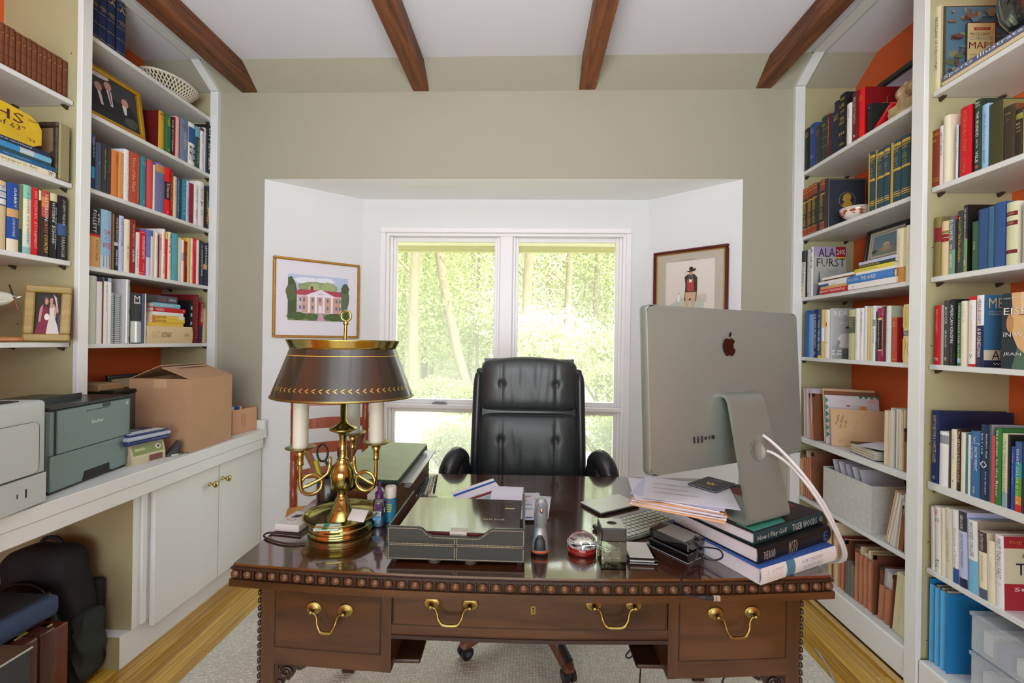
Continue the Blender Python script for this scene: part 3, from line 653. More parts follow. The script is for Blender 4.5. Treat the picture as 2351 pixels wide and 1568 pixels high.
shelf_books(-1, XL+.004, LZ[4], [
 (282.5, 299.3, 641.5, 'silver', {'h': 1, 'd': .26, 'b': [(0, 1, shiny('foil_spine', '#b8bcbf'))], 'l': 'glossy silver binder in the middle of the fifth left shelf', 't': [v('I l I', .03, .97, 'charcoal', .3, .3)]}),
 (300.5, 325.4, 673, 'charcoal', {'h': 1, 'd': .26, 'b': [(.02, .44, shiny('foil_label', '#c3c8c4'))], 'l': 'dark ring binder with white emblem and silver label', 't': [hz('M', .05, .17, W_, .55), hz('-----', .18, .21, W_, .6)]}),
 (326, 332.8, 674, 'slate', {'h': 1, 'd': .24, 'l': 'narrow slate blue binder beside the emblem binder'}), (333.2, 336.2, 674.5, 'white', {'d': .24, 'l': 'thin white folder left of the lying books'})],
 '', 'binders on the fifth left shelf')
def lying(side, X, z0, rows, group, cat='book'):
    """flat stack: rows (x0, x1, ytop, ybottom, colour, label, options) from the bottom up; spine towards the room"""
    zc = z0
    for (x0, x1, yt, yb, col, lab, o) in rows:
        Xs = X + o.get('in', 0)*(1 if side > 0 else -1)
        xm = (x0+x1)/2
        tk = max(.004, U(xm, yt, X=Xs).z-U(xm, yb, X=Xs).z) if 'tk' not in o else o['tk']
        a = U(x0, (yt+yb)/2, X=Xs); b = U(x1, (yt+yb)/2, X=Xs); ln = abs(b.y-a.y)
        # frame: local x (thickness) = up, local z (height) = viewer's left, local y = away
        if side < 0: o_ = Vector((Xs, max(a.y, b.y), zc)); hz_ = Vector((0, -1, 0)); aw = Vector((-1, 0, 0))
        else: o_ = Vector((Xs, min(a.y, b.y), zc)); hz_ = Vector((0, 1, 0)); aw = Vector((1, 0, 0))
        M = Matrix((Vector((0, 0, 1)), aw, hz_)).transposed().to_4x4(); M.translation = o_
        if o.get('yaw'): M = T(*o_) @ RZ(math.radians(o['yaw'])) @ T(*(-o_)) @ M
        book(lab, M, tk-.0004, ln, o.get('d', .15), col, o.get('h', tk > .02), o.get('b', ()), o.get('t', ()), group, front=o.get('front'), cat=cat)
        zc += tk
    return zc
zt = lying(-1, XL+.002, LZ[4], [
 (336.5, 441, 748, 787, 'beige', 'fat beige dictionary lying at the bottom of the stack', {'h': 1, 'd': .2, 't': [v('ROGET', .1, .25, 'tan', .4), v('DICTIONARY', .28, .5, 'brown', .3), v('BOOK', .8, .9, 'brown', .2)]}),
 (341, 421, 740, 748, 'yellow', 'thin yellow book lying directly on the beige dictionary', {'in': .004}),
 (349, 424, 732, 740, 'yellow', 'lower of two yellow and orange paperbacks in the lying stack', {'b': [(.9, 1, 'orange')], 't': [v('UNDER MY SKIN', .1, .4, 'maroon', .6)]}),
 (349, 424, 724, 732, 'yellow', 'upper of two yellow and orange paperbacks in the lying stack', {'b': [(.9, 1, 'orange'), (.03, .2, W_)], 't': [v('UNDER MY SKIN', .1, .4, 'maroon', .6)]}),
 (352, 421, 716, 724, 'white', 'white paperback lying under the red one', {}),
 (352, 425, 706, 716, 'red', 'red paperback lying in the stack under a light blue one', {'t': [v('WALKING', .05, .3, W_, .5), v('o', .9, .95, W_, .5)]}),
 (352, 413, 696, 706, 'skyblue', 'light blue paperback lying under the dark book lettered LONDON', {'b': [(0, 1, '#7fb9cf')], 't': [v('THE CITY GUIDE', .2, .7, W_, .3)]}),
 (336.5, 406, 679, 696, 'charcoal', 'dark grey book lettered LONDON on top of the lying stack', {'h': 1, 'b': [(0, .7, '#4a4a5a'), (.5, .66, '#5a4a5c')], 't': [v('LONDON', .7, .92, W_, .35), v('o', .5, .6, 'rust', .6)]})], 'books lying in a stack on the fifth left shelf')
shelf_books(-1, XL-.012, LZ[4], [
 (443, 455.5, 677, 'maroon', {'h': 1, 'd': .2, 'l': 'maroon book lettered BEST SEAT leaning behind the lying stack', 't': [v('BEST SEAT IN THE HOUSE', .05, .9, 'rust', .3)], 'lean': -1}),
 (457.5, 464.5, 694, 'darkred', {'b': [(0, .42, 'navy')], 'l': 'red and navy book lettered OUTRAGED near the right end', 't': [v('OUTRAGED', .04, .5, W_, .6)], 'lean': -2.5}),
 (466, 475, 708, 'beige', {'l': 'cream book at the right end of the fifth left shelf', 'lean': -2})], '', 'books leaning on the fifth left shelf')
shelf_books(-1, XL-.02, LZ[4], [(437, 442.4, 690, 'black', {'h': 1, 'd': .15, 'l': 'black book with light blue squares right of the lying stack', 'b': [(.62, .7, 'skyblue'), (.78, .86, 'skyblue'), (.42, .5, 'skyblue'), (.2, .28, 'skyblue')], 'lean': -1.5})], '', 'books leaning on the fifth left shelf')
# --- left, near bay
ANT = mat('worn_brown_leather', '#6e3f24', .55, var=.0, col2='#9b6436', scale=45, bump=.4, bscale=90)
PAL['leather'] = '#6e3f24'; MC['paint_6e3f24'] = ANT
antb = [(.08, .1, '#4f2a17'), (.3, .32, '#4f2a17'), (.56, .58, '#4f2a17'), (.8, .82, '#4f2a17'), (.93, .95, '#4f2a17')]
ax = [(-28, -14, 36), (-13, -1, 44), (0, 11, 52), (11.5, 22, 59), (22.5, 36, 66), (38, 49, 76), (50, 62.5, 84), (63, 74, 90), (74.5, 86, 97), (87, 97.5, 105), (98, 108.5, 111), (109, 119.5, 118), (120.5, 131, 125), (132, 144, 132), (145, 155, 140)]
ordx = ['fifteenth', 'fourteenth', 'thirteenth', 'twelfth', 'eleventh', 'tenth', 'ninth', 'eighth', 'seventh', 'sixth', 'fifth', 'fourth', 'third', 'second', 'first']
shelf_books(-1, XL-.015, LZN[0], [(a, b_, y, 'leather', {'h': 1, 'l': 'worn brown leather volume, %s from the right on the uppermost left shelf' % ordx[k], 'b': antb, 't': [hz('LIFE', .2, .24, G_, .4)]}) for k, (a, b_, y) in enumerate(ax)], '', 'antique leather volumes')
shelf_books(-1, XL+.003, LZN[2], [
 (-16, 14.6, 414, 'beige', {'h': 1, 'b': [(.64, .93, 'blue'), (.66, .74, W_), (.76, .84, W_), (.86, .92, W_)], 'l': 'thick cream book with blue and white panels at the left frame edge', 't': [hz('BE MY', .09, .13, 'blue', .6), hz('HERO', .17, .22, 'blue', .6)]}),
 (16, 44, 421, 'navy', {'h': 1, 'b': [(0, .18, 'cream'), (.18, 1, '#1d4a9c'), (.5, .62, 'tan')], 't': [v('GABBY', .06, .36, W_, .22, .1), v('A STORY OF COURAGE', .52, .78, W_, .2)]}),
 (44.5, 53, 424, 'olive', {'h': 1, 'b': [(0, .35, 'darkgreen')]}),
 (53.5, 73, 426, 'skyblue', {'h': 1, 'b': [(0, .1, '#8ab8b4'), (.1, .3, '#c6d8c8'), (.3, .8, '#dcdcc0'), (.8, 1, '#7fc4b4')], 't': [v('A NOVEL OF DREAMS', .1, .85, 'slate', .25)], 'cn': 'pastel'}),
 (73.5, 89, 432, 'red', {'h': 1, 't': [v('IAN McEWAN  ATONEMENT', .05, .9, 'pink', .45)], 'l': 'red book lettered ATONEMENT on the shelf above the model airplane'}),
 (89.5, 95.5, 437, 'brownblack', {'b': [(.85, 1, 'cream')]}),
 (95.8, 114, 438, 'brownblack', {'h': 1, 'b': [(.6, 1, 'rust'), (.75, .9, 'orange')], 't': [v('PATTERSON', .06, .45, W_, .45), v('CROSS', .46, .64, 'orange', .45), v('COUNTRY', .66, .94, 'yellow', .45)], 'l': 'dark book with orange top lettered CROSS COUNTRY'}),
 (115, 132, 445, 'black', {'h': 1, 'b': [(.88, 1, '#cfc9a0')], 't': [v('HOSSEINI', .15, .44, W_, .35, -.12), v('ECHOED', .5, .78, W_, .35, -.12), v('AND THE MOUNTAINS', .2, .85, W_, .15, .25)]}),
 (132.7, 155, 451, 'black', {'h': 1, 'b': [(.38, .56, '#3b5a86')], 't': [v('JOSEPH FINDER', .06, .46, 'silver', .4), v('PARANOIA', .64, .96, 'silver', .4)]})],
 'shelf above model airplane', 'novels on the near left shelf')
# --- right, window bay
XR = 1.549
shelf_books(1, XR, RZs[0], [
 (1848, 1860, 296, 'black', {'h': 1, 't': [hz('HOLY', .1, .15, G_, .7), hz('BIBLE', .17, .21, G_, .7)]}),
 (1860.5, 1873, 285, 'blue', {'h': 1, 'b': [(0, 1, '#2b4680')], 't': [hz('HOLY', .1, .14, 'silver', .6), hz('BIBLE', .16, .2, 'silver', .6), hz('o', .72, .8, 'silver', .4)]}),
 (1873.5, 1886, 287, 'charcoal', {'h': 1, 't': [hz('HYMNS', .16, .2, 'orange', .6), hz('ALL', .22, .26, 'orange', .5)]}),
 (1887.2, 1900, 268, 'darkgreen', {'h': 1, 'b': [(.3, .305, GOLD), (.5, .505, GOLD), (.7, .705, GOLD)], 't': [hz('CREED', .18, .22, G_, .6)]}),
 (1900.6, 1906.3, 262, 'maroon', {'t': [v('THE NEW ENGLISH', .1, .7, 'pink', .4)]}),
 (1906.6, 1915.8, 261, 'slate', {'b': [(0, 1, '#27303c')], 'h': 1, 'cn': 'blue-black'}),
 (1916, 1928, 233, 'navy', {'b': [(0, 1, '#232a3a')], 'h': 1, 't': [hz('HOLY', .26, .31, G_, .8), hz('BIBLE', .32, .37, G_, .8)]}),
 (1928.4, 1944, 216, 'black', {'h': 1, 'd': .2, 't': [hz('THE', .07, .12, G_, .7), hz('LIFE', .18, .24, G_, .7), hz('OF', .3, .35, G_, .7), hz('TIMES', .42, .48, G_, .7), hz('PRINCE', .5, .56, G_, .7), hz('III', .7, .75, G_, .7), hz('PRESS', .9, .94, G_, .8)]}),
 (1945, 1957, 238, 'white', {'h': 1, 't': [v('daybreak', .12, .35, 'blue', .3)]}),
 (1957.5, 1972.5, 212, 'maroon', {'h': 1, 't': [v('BIBLE AND ITS TRADITION', .1, .65, 'beige', .35), hz('A', .88, .93, W_, .4)]}),
 (1973, 1986.5, 204, 'brightred', {'h': 1, 'd': .2, 'l': 'tall bright red book with a gold cross, facing the black prayer book', 'front': 'darkred', 't': [hz('The', .14, .17, G_, .4), hz('United', .18, .21, G_, .7), hz('Psalter', .22, .25, G_, .6), hz('press', .87, .89, G_, .6)]}),
 (1992.5, 2002.6, 240, 'black', {'h': 1, 'd': .14, 'l': 'small black prayer book with gold cross in front of the red book', 't': [hz('X', .1, .14, W_, .4), v('Prayer', .3, .6, 'slate', .4)]})],
 'top right shelf by window', 'prayer books on the top right shelf')
leath = [(0, 1, '#2e3327'), (.78, 1, '#8a3d22'), (.7, .72, GOLD), (.9, .91, GOLD), (.96, .97, GOLD), (.0, .14, '#8a3d22'), (.14, .15, GOLD), (.03, .035, GOLD)]
lt = [hz('XXXX', .3, .42, G_, .7), hz('XXXX', .42, .54, G_, .7), hz('O', .56, .64, G_, .5), hz('XXXX', .66, .8, G_, .7)]
rows = [(1842, 1854.5, 435), (1856.3, 1865.8, 427), (1866, 1876, 421), (1882.8, 1893.8, 413)]
shelf_books(1, XR, RZs[1], [(a, b_, y, 'rust', {'h': 1, 'b': leath, 't': lt, 'l': 'tooled leather volume with gold lattice, %s of four left of the navy portrait book' % ['leftmost', 'second', 'third', 'fourth'][k]}) for k, (a, b_, y) in enumerate(rows)], '', 'tooled leather volumes')
shelf_books(1, XR, RZs[1], [(1876.2, 1882.4, 420, 'slate', {'b': [(0, 1, '#26303a')], 'h': 1, 'l': 'plain dark slate spine between two tooled leather volumes'}),
 (1894, 1900.5, 411, 'slate', {'b': [(0, 1, '#2b3340')], 'h': 1, 'd': .2, 'front': '#2b3340', 'l': 'navy book with gold profile portrait in an oval on its cover'})], '', 'books on the second right shelf')
gset = [(0, 1, '#274650'), (.9, .95, GOLD), (.87, .88, GOLD), (.5, .54, GOLD), (.08, .09, GOLD), (.11, .13, GOLD), (.15, .16, GOLD)]
gt = [hz('ENGLISH', .13, .16, G_, .7), hz('DRAMA', .17, .2, G_, .6), hz('o', .23, .25, G_, .12), hz('WITH A', .27, .29, G_, .5), hz('NOTE BY', .3, .32, G_, .5), hz('MANY', .33, .35, G_, .5), hz('HANDS', .38, .4, G_, .5), hz('VOLUME', .42, .44, G_, .5)]
rows = [(1998, 2010, 350), (2014.5, 2029.5, 344), (2030, 2044, 335), (2052, 2069, 322), (2070, 2091, 311), (2099, 2112, 301)]
shelf_books(1, XR, RZs[1], [(a, b_, y, '#274650', {'h': 1, 'd': .2, 'b': gset, 't': gt, 'l': 'blue-green boxed volume with gold lettering, %s of six right of the bowl' % ['first', 'second', 'third', 'fourth', 'fifth', 'sixth'][k]}) for k, (a, b_, y) in enumerate(rows)], '', 'blue-green boxed volumes')
for k, (x0, x1, yt) in enumerate(((1994.5, 1996.5, 355), (2011, 2013.5, 347), (2045.5, 2050.5, 331), (2092, 2098, 304))):
    a = U(x0, yt, X=XR-.002); b_ = U(x1, yt, X=XR-.002)
    tag(MB().rbox(0, .2, min(a.y, b_.y), max(a.y, b_.y), 0, a.z-RZs[1]+.003, mat('gilt_slipcase', '#b8984a', .6), .001).build('slipcase_wall', loc=(XR-.002, 0, RZs[1])), 'gold-edged slipcase wall, %s from the left beside the blue-green volumes' % ['first', 'second', 'third', 'fourth'][k], 'slipcase', 'slipcase walls')
shelf_books(1, XR, RZs[2], [
 (1838.2, 1850, 577, 'skyblue', {'h': 1, 'b': [(0, 1, '#c8c8b4'), (.76, 1, '#2a2620')], 't': [v('STONEWALL', .26, .78, 'blue', .75), v('BYRON', .82, .88, 'red', .4)], 'l': 'book lettered STONEWALL at the left end of the third right shelf'}),
 (1850.4, 1854, 575, 'black', {'h': 1}), (1854.3, 1862, 573, 'grey', {'h': 1, 'b': [(0, 1, '#b4bdb6')], 't': [v('THE WALTZ OF', .2, .8, 'silver', .4), hz('#', .92, .97, K_, .5)]}),
 (1862.3, 1868, 567, 'white', {'h': 1, 'd': .175, 'l': 'large white and grey cover with black letters and a red 20% corner', 't': [v('A SPY', .02, .45, K_, .7)]})],
 'third right shelf', 'books on the third right shelf')
shelf_books(1, XR, RZs[2], [
 (2059, 2075.5, 525, 'cream', {'h': 1, 'b': [(0, .28, '#c48a3e')], 't': [v('FREE-RANGE CHEF', .1, .66, 'silver', .3)], 'cn': 'cream and orange'}),
 (2075.8, 2080.8, 522, 'yellow', {'h': 1, 'b': [(0, .28, '#b07a2e'), (.28, 1, '#cfc988')]}),
 (2081.2, 2092, 517, 'white', {'h': 1, 'b': [(0, 1, '#dfe3d3')], 't': [v('TAKE JOY', .3, .68, 'pink', .4)]}),
 (2092.4, 2108, 514, 'white', {'h': 1, 't': [v('Algo Moves', .06, .44, 'slate', .4), v('ALLEN REED', .54, .86, 'pink', .4), hz('O', .9, .95, 'rust', .3)]})],
 'third right shelf', 'upright books on the third right shelf')
lying(1, XR-.012, RZs[2], [
 (1883, 1945, 656, 670, 'red', 'red book lettered THE ADVANTAGE at the bottom of the left lying stack', {'tk': .024, 't': [v('LENCIONI * THE ADVANTAGE', .02, .95, W_, .55)], 'h': 1}),
 (1884, 1944, 648, 656, 'tan', 'tan paperback lying on the red book', {'tk': .014}),
 (1886, 1945, 641, 648, 'blue', 'blue and white paperback lying above the tan one', {'tk': .013, 'b': [(.0, .7, W_)], 't': [v('BLUE', .4, .6, 'slate', .4)]}),
 (1879, 1949, 633, 641, 'white', 'wider white magazine lying above the blue and white paperback', {'tk': .014, 'h': 0}),
 (1893, 1958, 630, 634, 'brown', 'thin brown booklet near the top of the left lying stack', {'tk': .006}),
 (1891, 1962, 622, 630, 'white', 'white magazine on top of the left lying stack', {'tk': .012, 'h': 0, 'yaw': 2})], 'books lying on the third right shelf')
lying(1, XR-.014, RZs[2], [
 (1947, 2056, 645, 660, 'white', 'white book at the bottom of the right lying stack', {'tk': .026, 'h': 0, 'd': .2, 't': [v('o', .1, .14, 'purple', .4)]}),
 (1946, 2053, 628, 645, 'blue', 'blue book lettered THE HORSE in the right lying stack', {'tk': .036, 'h': 1, 'd': .22, 'b': [(0, 1, '#3f7fc4')], 't': [v('ENCYCLOPEDIA', .03, .28, 'lavender', .3), v('THE HORSE', .34, .66, W_, .5)]}),
 (1965, 2055, 620, 628, 'white', 'thin white book lying on the blue one', {'tk': .012, 'h': 0}),
 (1962, 2052, 612, 620, 'yellow', 'yellow guide book lying above the thin white one', {'tk': .017, 'b': [(0, 1, '#ded04a')], 't': [v('Complete Guide to Housekeeping', .02, .6, 'olive', .5)]}),
 (1972, 2055, 604, 612, 'darkgreen', 'dark green paperback lettered A CHRISTMAS CAROL near the stack top', {'tk': .015, 't': [v('DICKENS A CHRISTMAS CAROL', .03, .62, 'yellow', .5)]}),
 (1972, 2054, 597, 604, 'lavender', 'lavender paperback on top of the right lying stack', {'tk': .013, 't': [v('THE ISLANDS', .1, .3, 'yellow', .6)]})], 'books lying on the third right shelf')
shelf_books(1, XR, RZs[3], [
 (1850, 1857.4, 713, 'blue', {'h': 1, 'b': [(0, 1, '#1f5ea8')]}), (1857.7, 1869.3, 713, 'skyblue', {'h': 1, 'b': [(0, 1, '#6f9fd0'), (.92, 1, 'blue')]}),
 (1869.6, 1878, 711, 'navy', {'h': 1, 't': [v('THE NAVY BLUEJACKETS', .08, .8, W_, .6), hz('E', .88, .93, W_, .4)]}),
 (1878.3, 1886, 712, 'blue', {'b': [(0, .05, 'yellow')], 't': [v('THE CRUEL SEA', .2, .85, W_, .5), hz('*', .1, .15, Y_, .5)], 'h': 1}),
 (1886.3, 1893.6, 711, 'yellow', {'h': 1, 'b': [(.35, .63, W_)]}),
 (1894, 1906, 711, 'white', {'h': 1, 't': [hz('I', .26, .34, 'red', .2), hz('o', .66, .7, K_, .3)]}),
 (1906.3, 1912, 708, 'silver', {'h': 1, 'd': .17, 'l': 'grey book cover showing a man in a white shirt', 'front': '#b9bcbe'}),
 (1949.5, 1964, 711, 'olive', {'h': 1, 'b': [(0, 1, '#b5b78a'), (.53, .86, '#4e5a38')], 't': [hz('HOW', .17, .2, 'beige', .7), hz('THE', .22, .25, 'beige', .6), hz('FALL', .27, .3, 'beige', .6), hz('CAME', .32, .35, 'beige', .6)]}),
 (1964.3, 1975.3, 708, 'white', {'h': 1, 't': [v('the year of thinking', .2, .8, 'silver', .3)]}),
 (1975.6, 1984.6, 707, 'white', {'h': 1, 't': [v('NO EASY DAY', .08, .48, 'slate', .45), hz('*', .5, .54, 'orange', .4)]}),
 (1985, 1992.4, 703, 'lavender', {'h': 1, 'b': [(0, 1, '#d3d8e6')]}), (1992.7, 1998.2, 705, 'yellow', {'h': 1}), (1998.5, 2003.7, 704, 'silver', {'h': 1}),
 (2004, 2011, 702, 'white', {'h': 1, 'b': [(.63, .75, '#8f9a7a')], 't': [v('NEW YORK', .03, .2, 'pink', .3), v('A PRIMER', .4, .7, 'olive', .3)]}),
 (2011.3, 2015.4, 715, 'darkgreen', {'t': [v('De Natura Deorum', .15, .6, W_, .6)]}),
 (2015.8, 2025, 708, 'magenta', {'h': 1, 'b': [(.22, .78, K_), (.2, .22, 'beige'), (.78, .82, 'beige')], 't': [v('Lessons for Success', .24, .74, W_, .3)]}),
 (2025.3, 2031.4, 704, 'darkred', {'h': 1, 't': [v('THE ORGANIZATION MAN', .03, .9, W_, .4)]}), (2031.7, 2035.3, 703, 'charcoal', {'h': 1}),
 (2035.6, 2047, 702, 'white', {'h': 1, 'b': [(0, 1, '#d9dcdb')], 'd': .2, 'front': '#b4b8a4'}),
 (2048.5, 2060.8, 729, 'rust', {'h': 1, 'b': [(.06, .065, GOLD), (.97, .975, GOLD)], 'front': 'darkred', 't': [hz('ART', .1, .14, G_, .6), hz('OF MUSIC', .17, .21, G_, .6)]}),
 (2075.2, 2108, 698, 'beige', {'h': 1, 'b': [(0, 1, '#e6d99c'), (.46, .55, '#5a5a60')], 't': [hz('KOU', .04, .4, 'yellow', .9), hz('THE LEADERS', .46, .53, W_, .8), hz('POS', .58, .95, 'yellow', .9)], 'l': 'very thick pale yellow book lettered THE LEADERS beside the white stile'})],
 'fourth right shelf', 'books on the fourth right shelf')
# --- right, near bay
shelf_books(1, XR+.004, RZs[1], [
 (2138, 2158.5, 300, 'rust', {'b': [(0, 1, '#7c3420'), (.1, .107, GOLD), (.14, .147, GOLD), (.9, .907, GOLD), (.93, .937, GOLD)], 'h': 1, 't': [hz('LIFE', .17, .21, G_, .5)], 'cn': 'brown'}),
 (2159, 2166.5, 289, 'white', {'h': 0, 't': [v('ABOUT GRACE', .1, .5, 'navy', .5)]}),
 (2167, 2182.5, 266, 'cream', {'h': 1, 'd': .17}), (2195.6, 2201, 287, 'white', {'h': 0, 't': [v('FEARLESS FIELDS', .03, .65, K_, .4)]}), (2201.3, 2205, 287, 'navy', {}),
 (2205.6, 2233, 245, 'red', {'h': 1, 'd': .19, 'front': 'maroon', 't': [v('PETERSBURG STORY', .06, .65, 'orange', .3), v('J. Uldrey', .74, .95, 'orange', .3)]}),
 (2239.5, 2254.5, 229, 'darkgreen', {'h': 1, 'd': .19, 't': [hz('ERIK', .03, .06, W_, .6), hz('LARSON', .07, .1, W_, .7), v('THE SPLENDID', .17, .52, W_, .45), v('AND THE', .55, .68, W_, .2), v('VILE', .72, .88, W_, .45), hz('I', .92, .96, 'rust', .5)], 'l': 'dark green book lettered THE SPLENDID AND THE VILE'}),
 (2255.5, 2271, 240, 'skyblue', {'h': 1, 't': [v('What Alice Forgot', .13, .66, 'slate', .35), v('LIANE MORIARTY', .7, .92, 'slate', .35)]}),
 (2272, 2304, 235, 'olive', {'h': 1, 'b': [(0, 1, '#3f3f22')], 'd': .16}),
 (2305, 2332.5, 243, 'brown', {'h': 1, 'b': [(0, 1, '#3a3020')], 't': [hz('FUNK', .13, .16, 'tan', .5), hz('o', .25, .27, 'tan', .2)]}),
 (2333, 2349, 250, 'black', {'h': 1, 'b': [(0, 1, '#2d2a1a'), (.78, .9, '#8a8434')], 't': [hz('BRIEF', .3, .34, 'tan', .6), hz('NOTES', .38, .42, 'tan', .6), hz('OF', .46, .5, 'tan', .6)]}),
 (2350, 2369, 246, 'beige', {'h': 1, 't': [hz('M', .1, .2, K_, .4)]})],
 'second shelf at right edge', 'books on the near right second shelf')
shelf_books(1, XR+.004, RZs[2], [
 (2146, 2162, 499, 'olive', {'h': 1, 'b': [(0, 1, '#857a45'), (.58, .82, 'darkred')], 'cn': 'olive'}),
 (2162.4, 2179.3, 508, 'beige', {'h': 1, 'b': [(.77, .82, '#8a7a3a'), (.7, .76, 'darkred'), (.62, .69, 'darkred'), (.6, .605, 'olive')]}),
 (2179.8, 2194, 497, 'charcoal', {'h': 1, 'b': [(0, .42, '#6f9a7c'), (.42, 1, '#5a6468')], 't': [v('ELON MUSK', .06, .42, W_, .55), hz('o', .48, .57, W_, .4), v('ASHLEE VANCE', .65, .88, W_, .4)]}),
 (2194.4, 2199, 495, 'black', {'h': 1, 'b': [(.94, 1, 'red')]}),
 (2199.6, 2213, 484, 'charcoal', {'h': 1, 'b': [(0, 1, '#38413a')], 't': [v('This Side of Paradise', .36, .82, Y_, .4), hz('f', .1, .14, Y_, .3), v('F. SCOTT', .16, .33, Y_, .3)], 'l': 'dark book with yellow lettering THIS SIDE OF PARADISE'}),
 (2213.4, 2222.5, 471, 'green', {'h': 1, 'd': .2, 'b': [(.0, .5, '#6f8f5c'), (.5, 1, '#2b2d2c')], 'front': K_, 't': [v('THE GREAT VIRGINIA FLOODS', .05, .5, W_, .4), v('GREEN', .82, .9, W_, .4)], 'l': 'black and green book lettered GREAT VIRGINIA FLOODS'}),
 (2233, 2246.5, 509, 'green', {'h': 1, 'b': [(0, 1, '#345a3a')], 't': [v('BUCKLEY', .42, .58, 'silver', .3)]}),
 (2247, 2269, 480, 'blue', {'h': 1, 'b': [(0, 1, '#2c4c7a')]}), (2269.5, 2282.8, 474, 'teal', {'h': 1, 'b': [(0, 1, '#3c6482')], 'cn': 'steel blue'}), (2283.2, 2309, 465, 'blue', {'h': 1, 'b': [(0, 1, '#2f5084')]}),
 (2312, 2338, 464, 'cream', {'h': 1, 'b': [(0, 1, '#c9cda4'), (.78, .85, 'maroon'), (.63, .7, 'maroon'), (.18, .24, 'maroon')], 't': [hz('CASTLE', .17, .2, 'tan', .6), hz('GREEN', .32, .35, 'tan', .6)], 'd': .17}),
 (2349, 2372, 463, 'silver', {'h': 1})],
 'third shelf at right edge', 'books on the near right third shelf')
shelf_books(1, XR+.004, RZs[3], [
 (2147, 2161, 701, 'brightred', {'b': [(0, 1, '#c21420')], 't': [v('FREEDOM MANIFESTO', .06, .5, 'pink', .3), hz('m', .88, .93, W_, .5)]}),
 (2161.4, 2168, 700, 'silver', {'b': [(0, 1, '#a9b5a2')], 'cn': 'grey-green'}),
 (2168.4, 2181.6, 690, 'charcoal', {'h': 1, 'b': [(0, 1, '#3a3a3a')], 't': [v('IACOCCA', .1, .36, W_, .45), v('LEE IACOCCA', .46, .72, W_, .3), hz('o', .87, .93, W_, .4)]}),
 (2182, 2194, 687, 'black', {'h': 1, 'd': .19, 't': [v('AMERICAN KINGPIN', .08, .66, W_, .6), v('STUDIO', .74, .95, 'olive', .3)]}),
 (2199.4, 2207, 695, 'green', {'h': 1, 'b': [(.05, .12, 'skyblue')], 't': [v('WHO MADE THE MOVIE', .05, .9, 'beige', .5)]}),
 (2207.4, 2221, 691, 'cream', {'h': 1, 't': [v('HELP', .06, .35, 'silver', .4), v('letters home', .55, .8, 'silver', .3)]}),
 (2225, 2242, 681, 'white', {'h': 1, 'b': [(0, .04, 'red'), (.95, 1, 'red')], 't': [v('PEOPLE & PERFORMANCE', .12, .78, 'pink', .25), hz('V', .82, .88, 'maroon', .4)], 'front': 'coral'}),
 (2243.5, 2260.5, 678, 'navy', {'h': 1, 'd': .2, 'b': [(.58, 1, W_)], 'front': '#2f6288', 't': [v('MEAN BUSINESS', .06, .4, 'slate', .5), v('A BUSINESSMAN', .46, .86, W_, .5)], 'l': 'blue book whose cover reads MEA and ALBE, left of the large portrait'})],
 'fourth shelf at right edge', 'books on the near right fourth shelf')
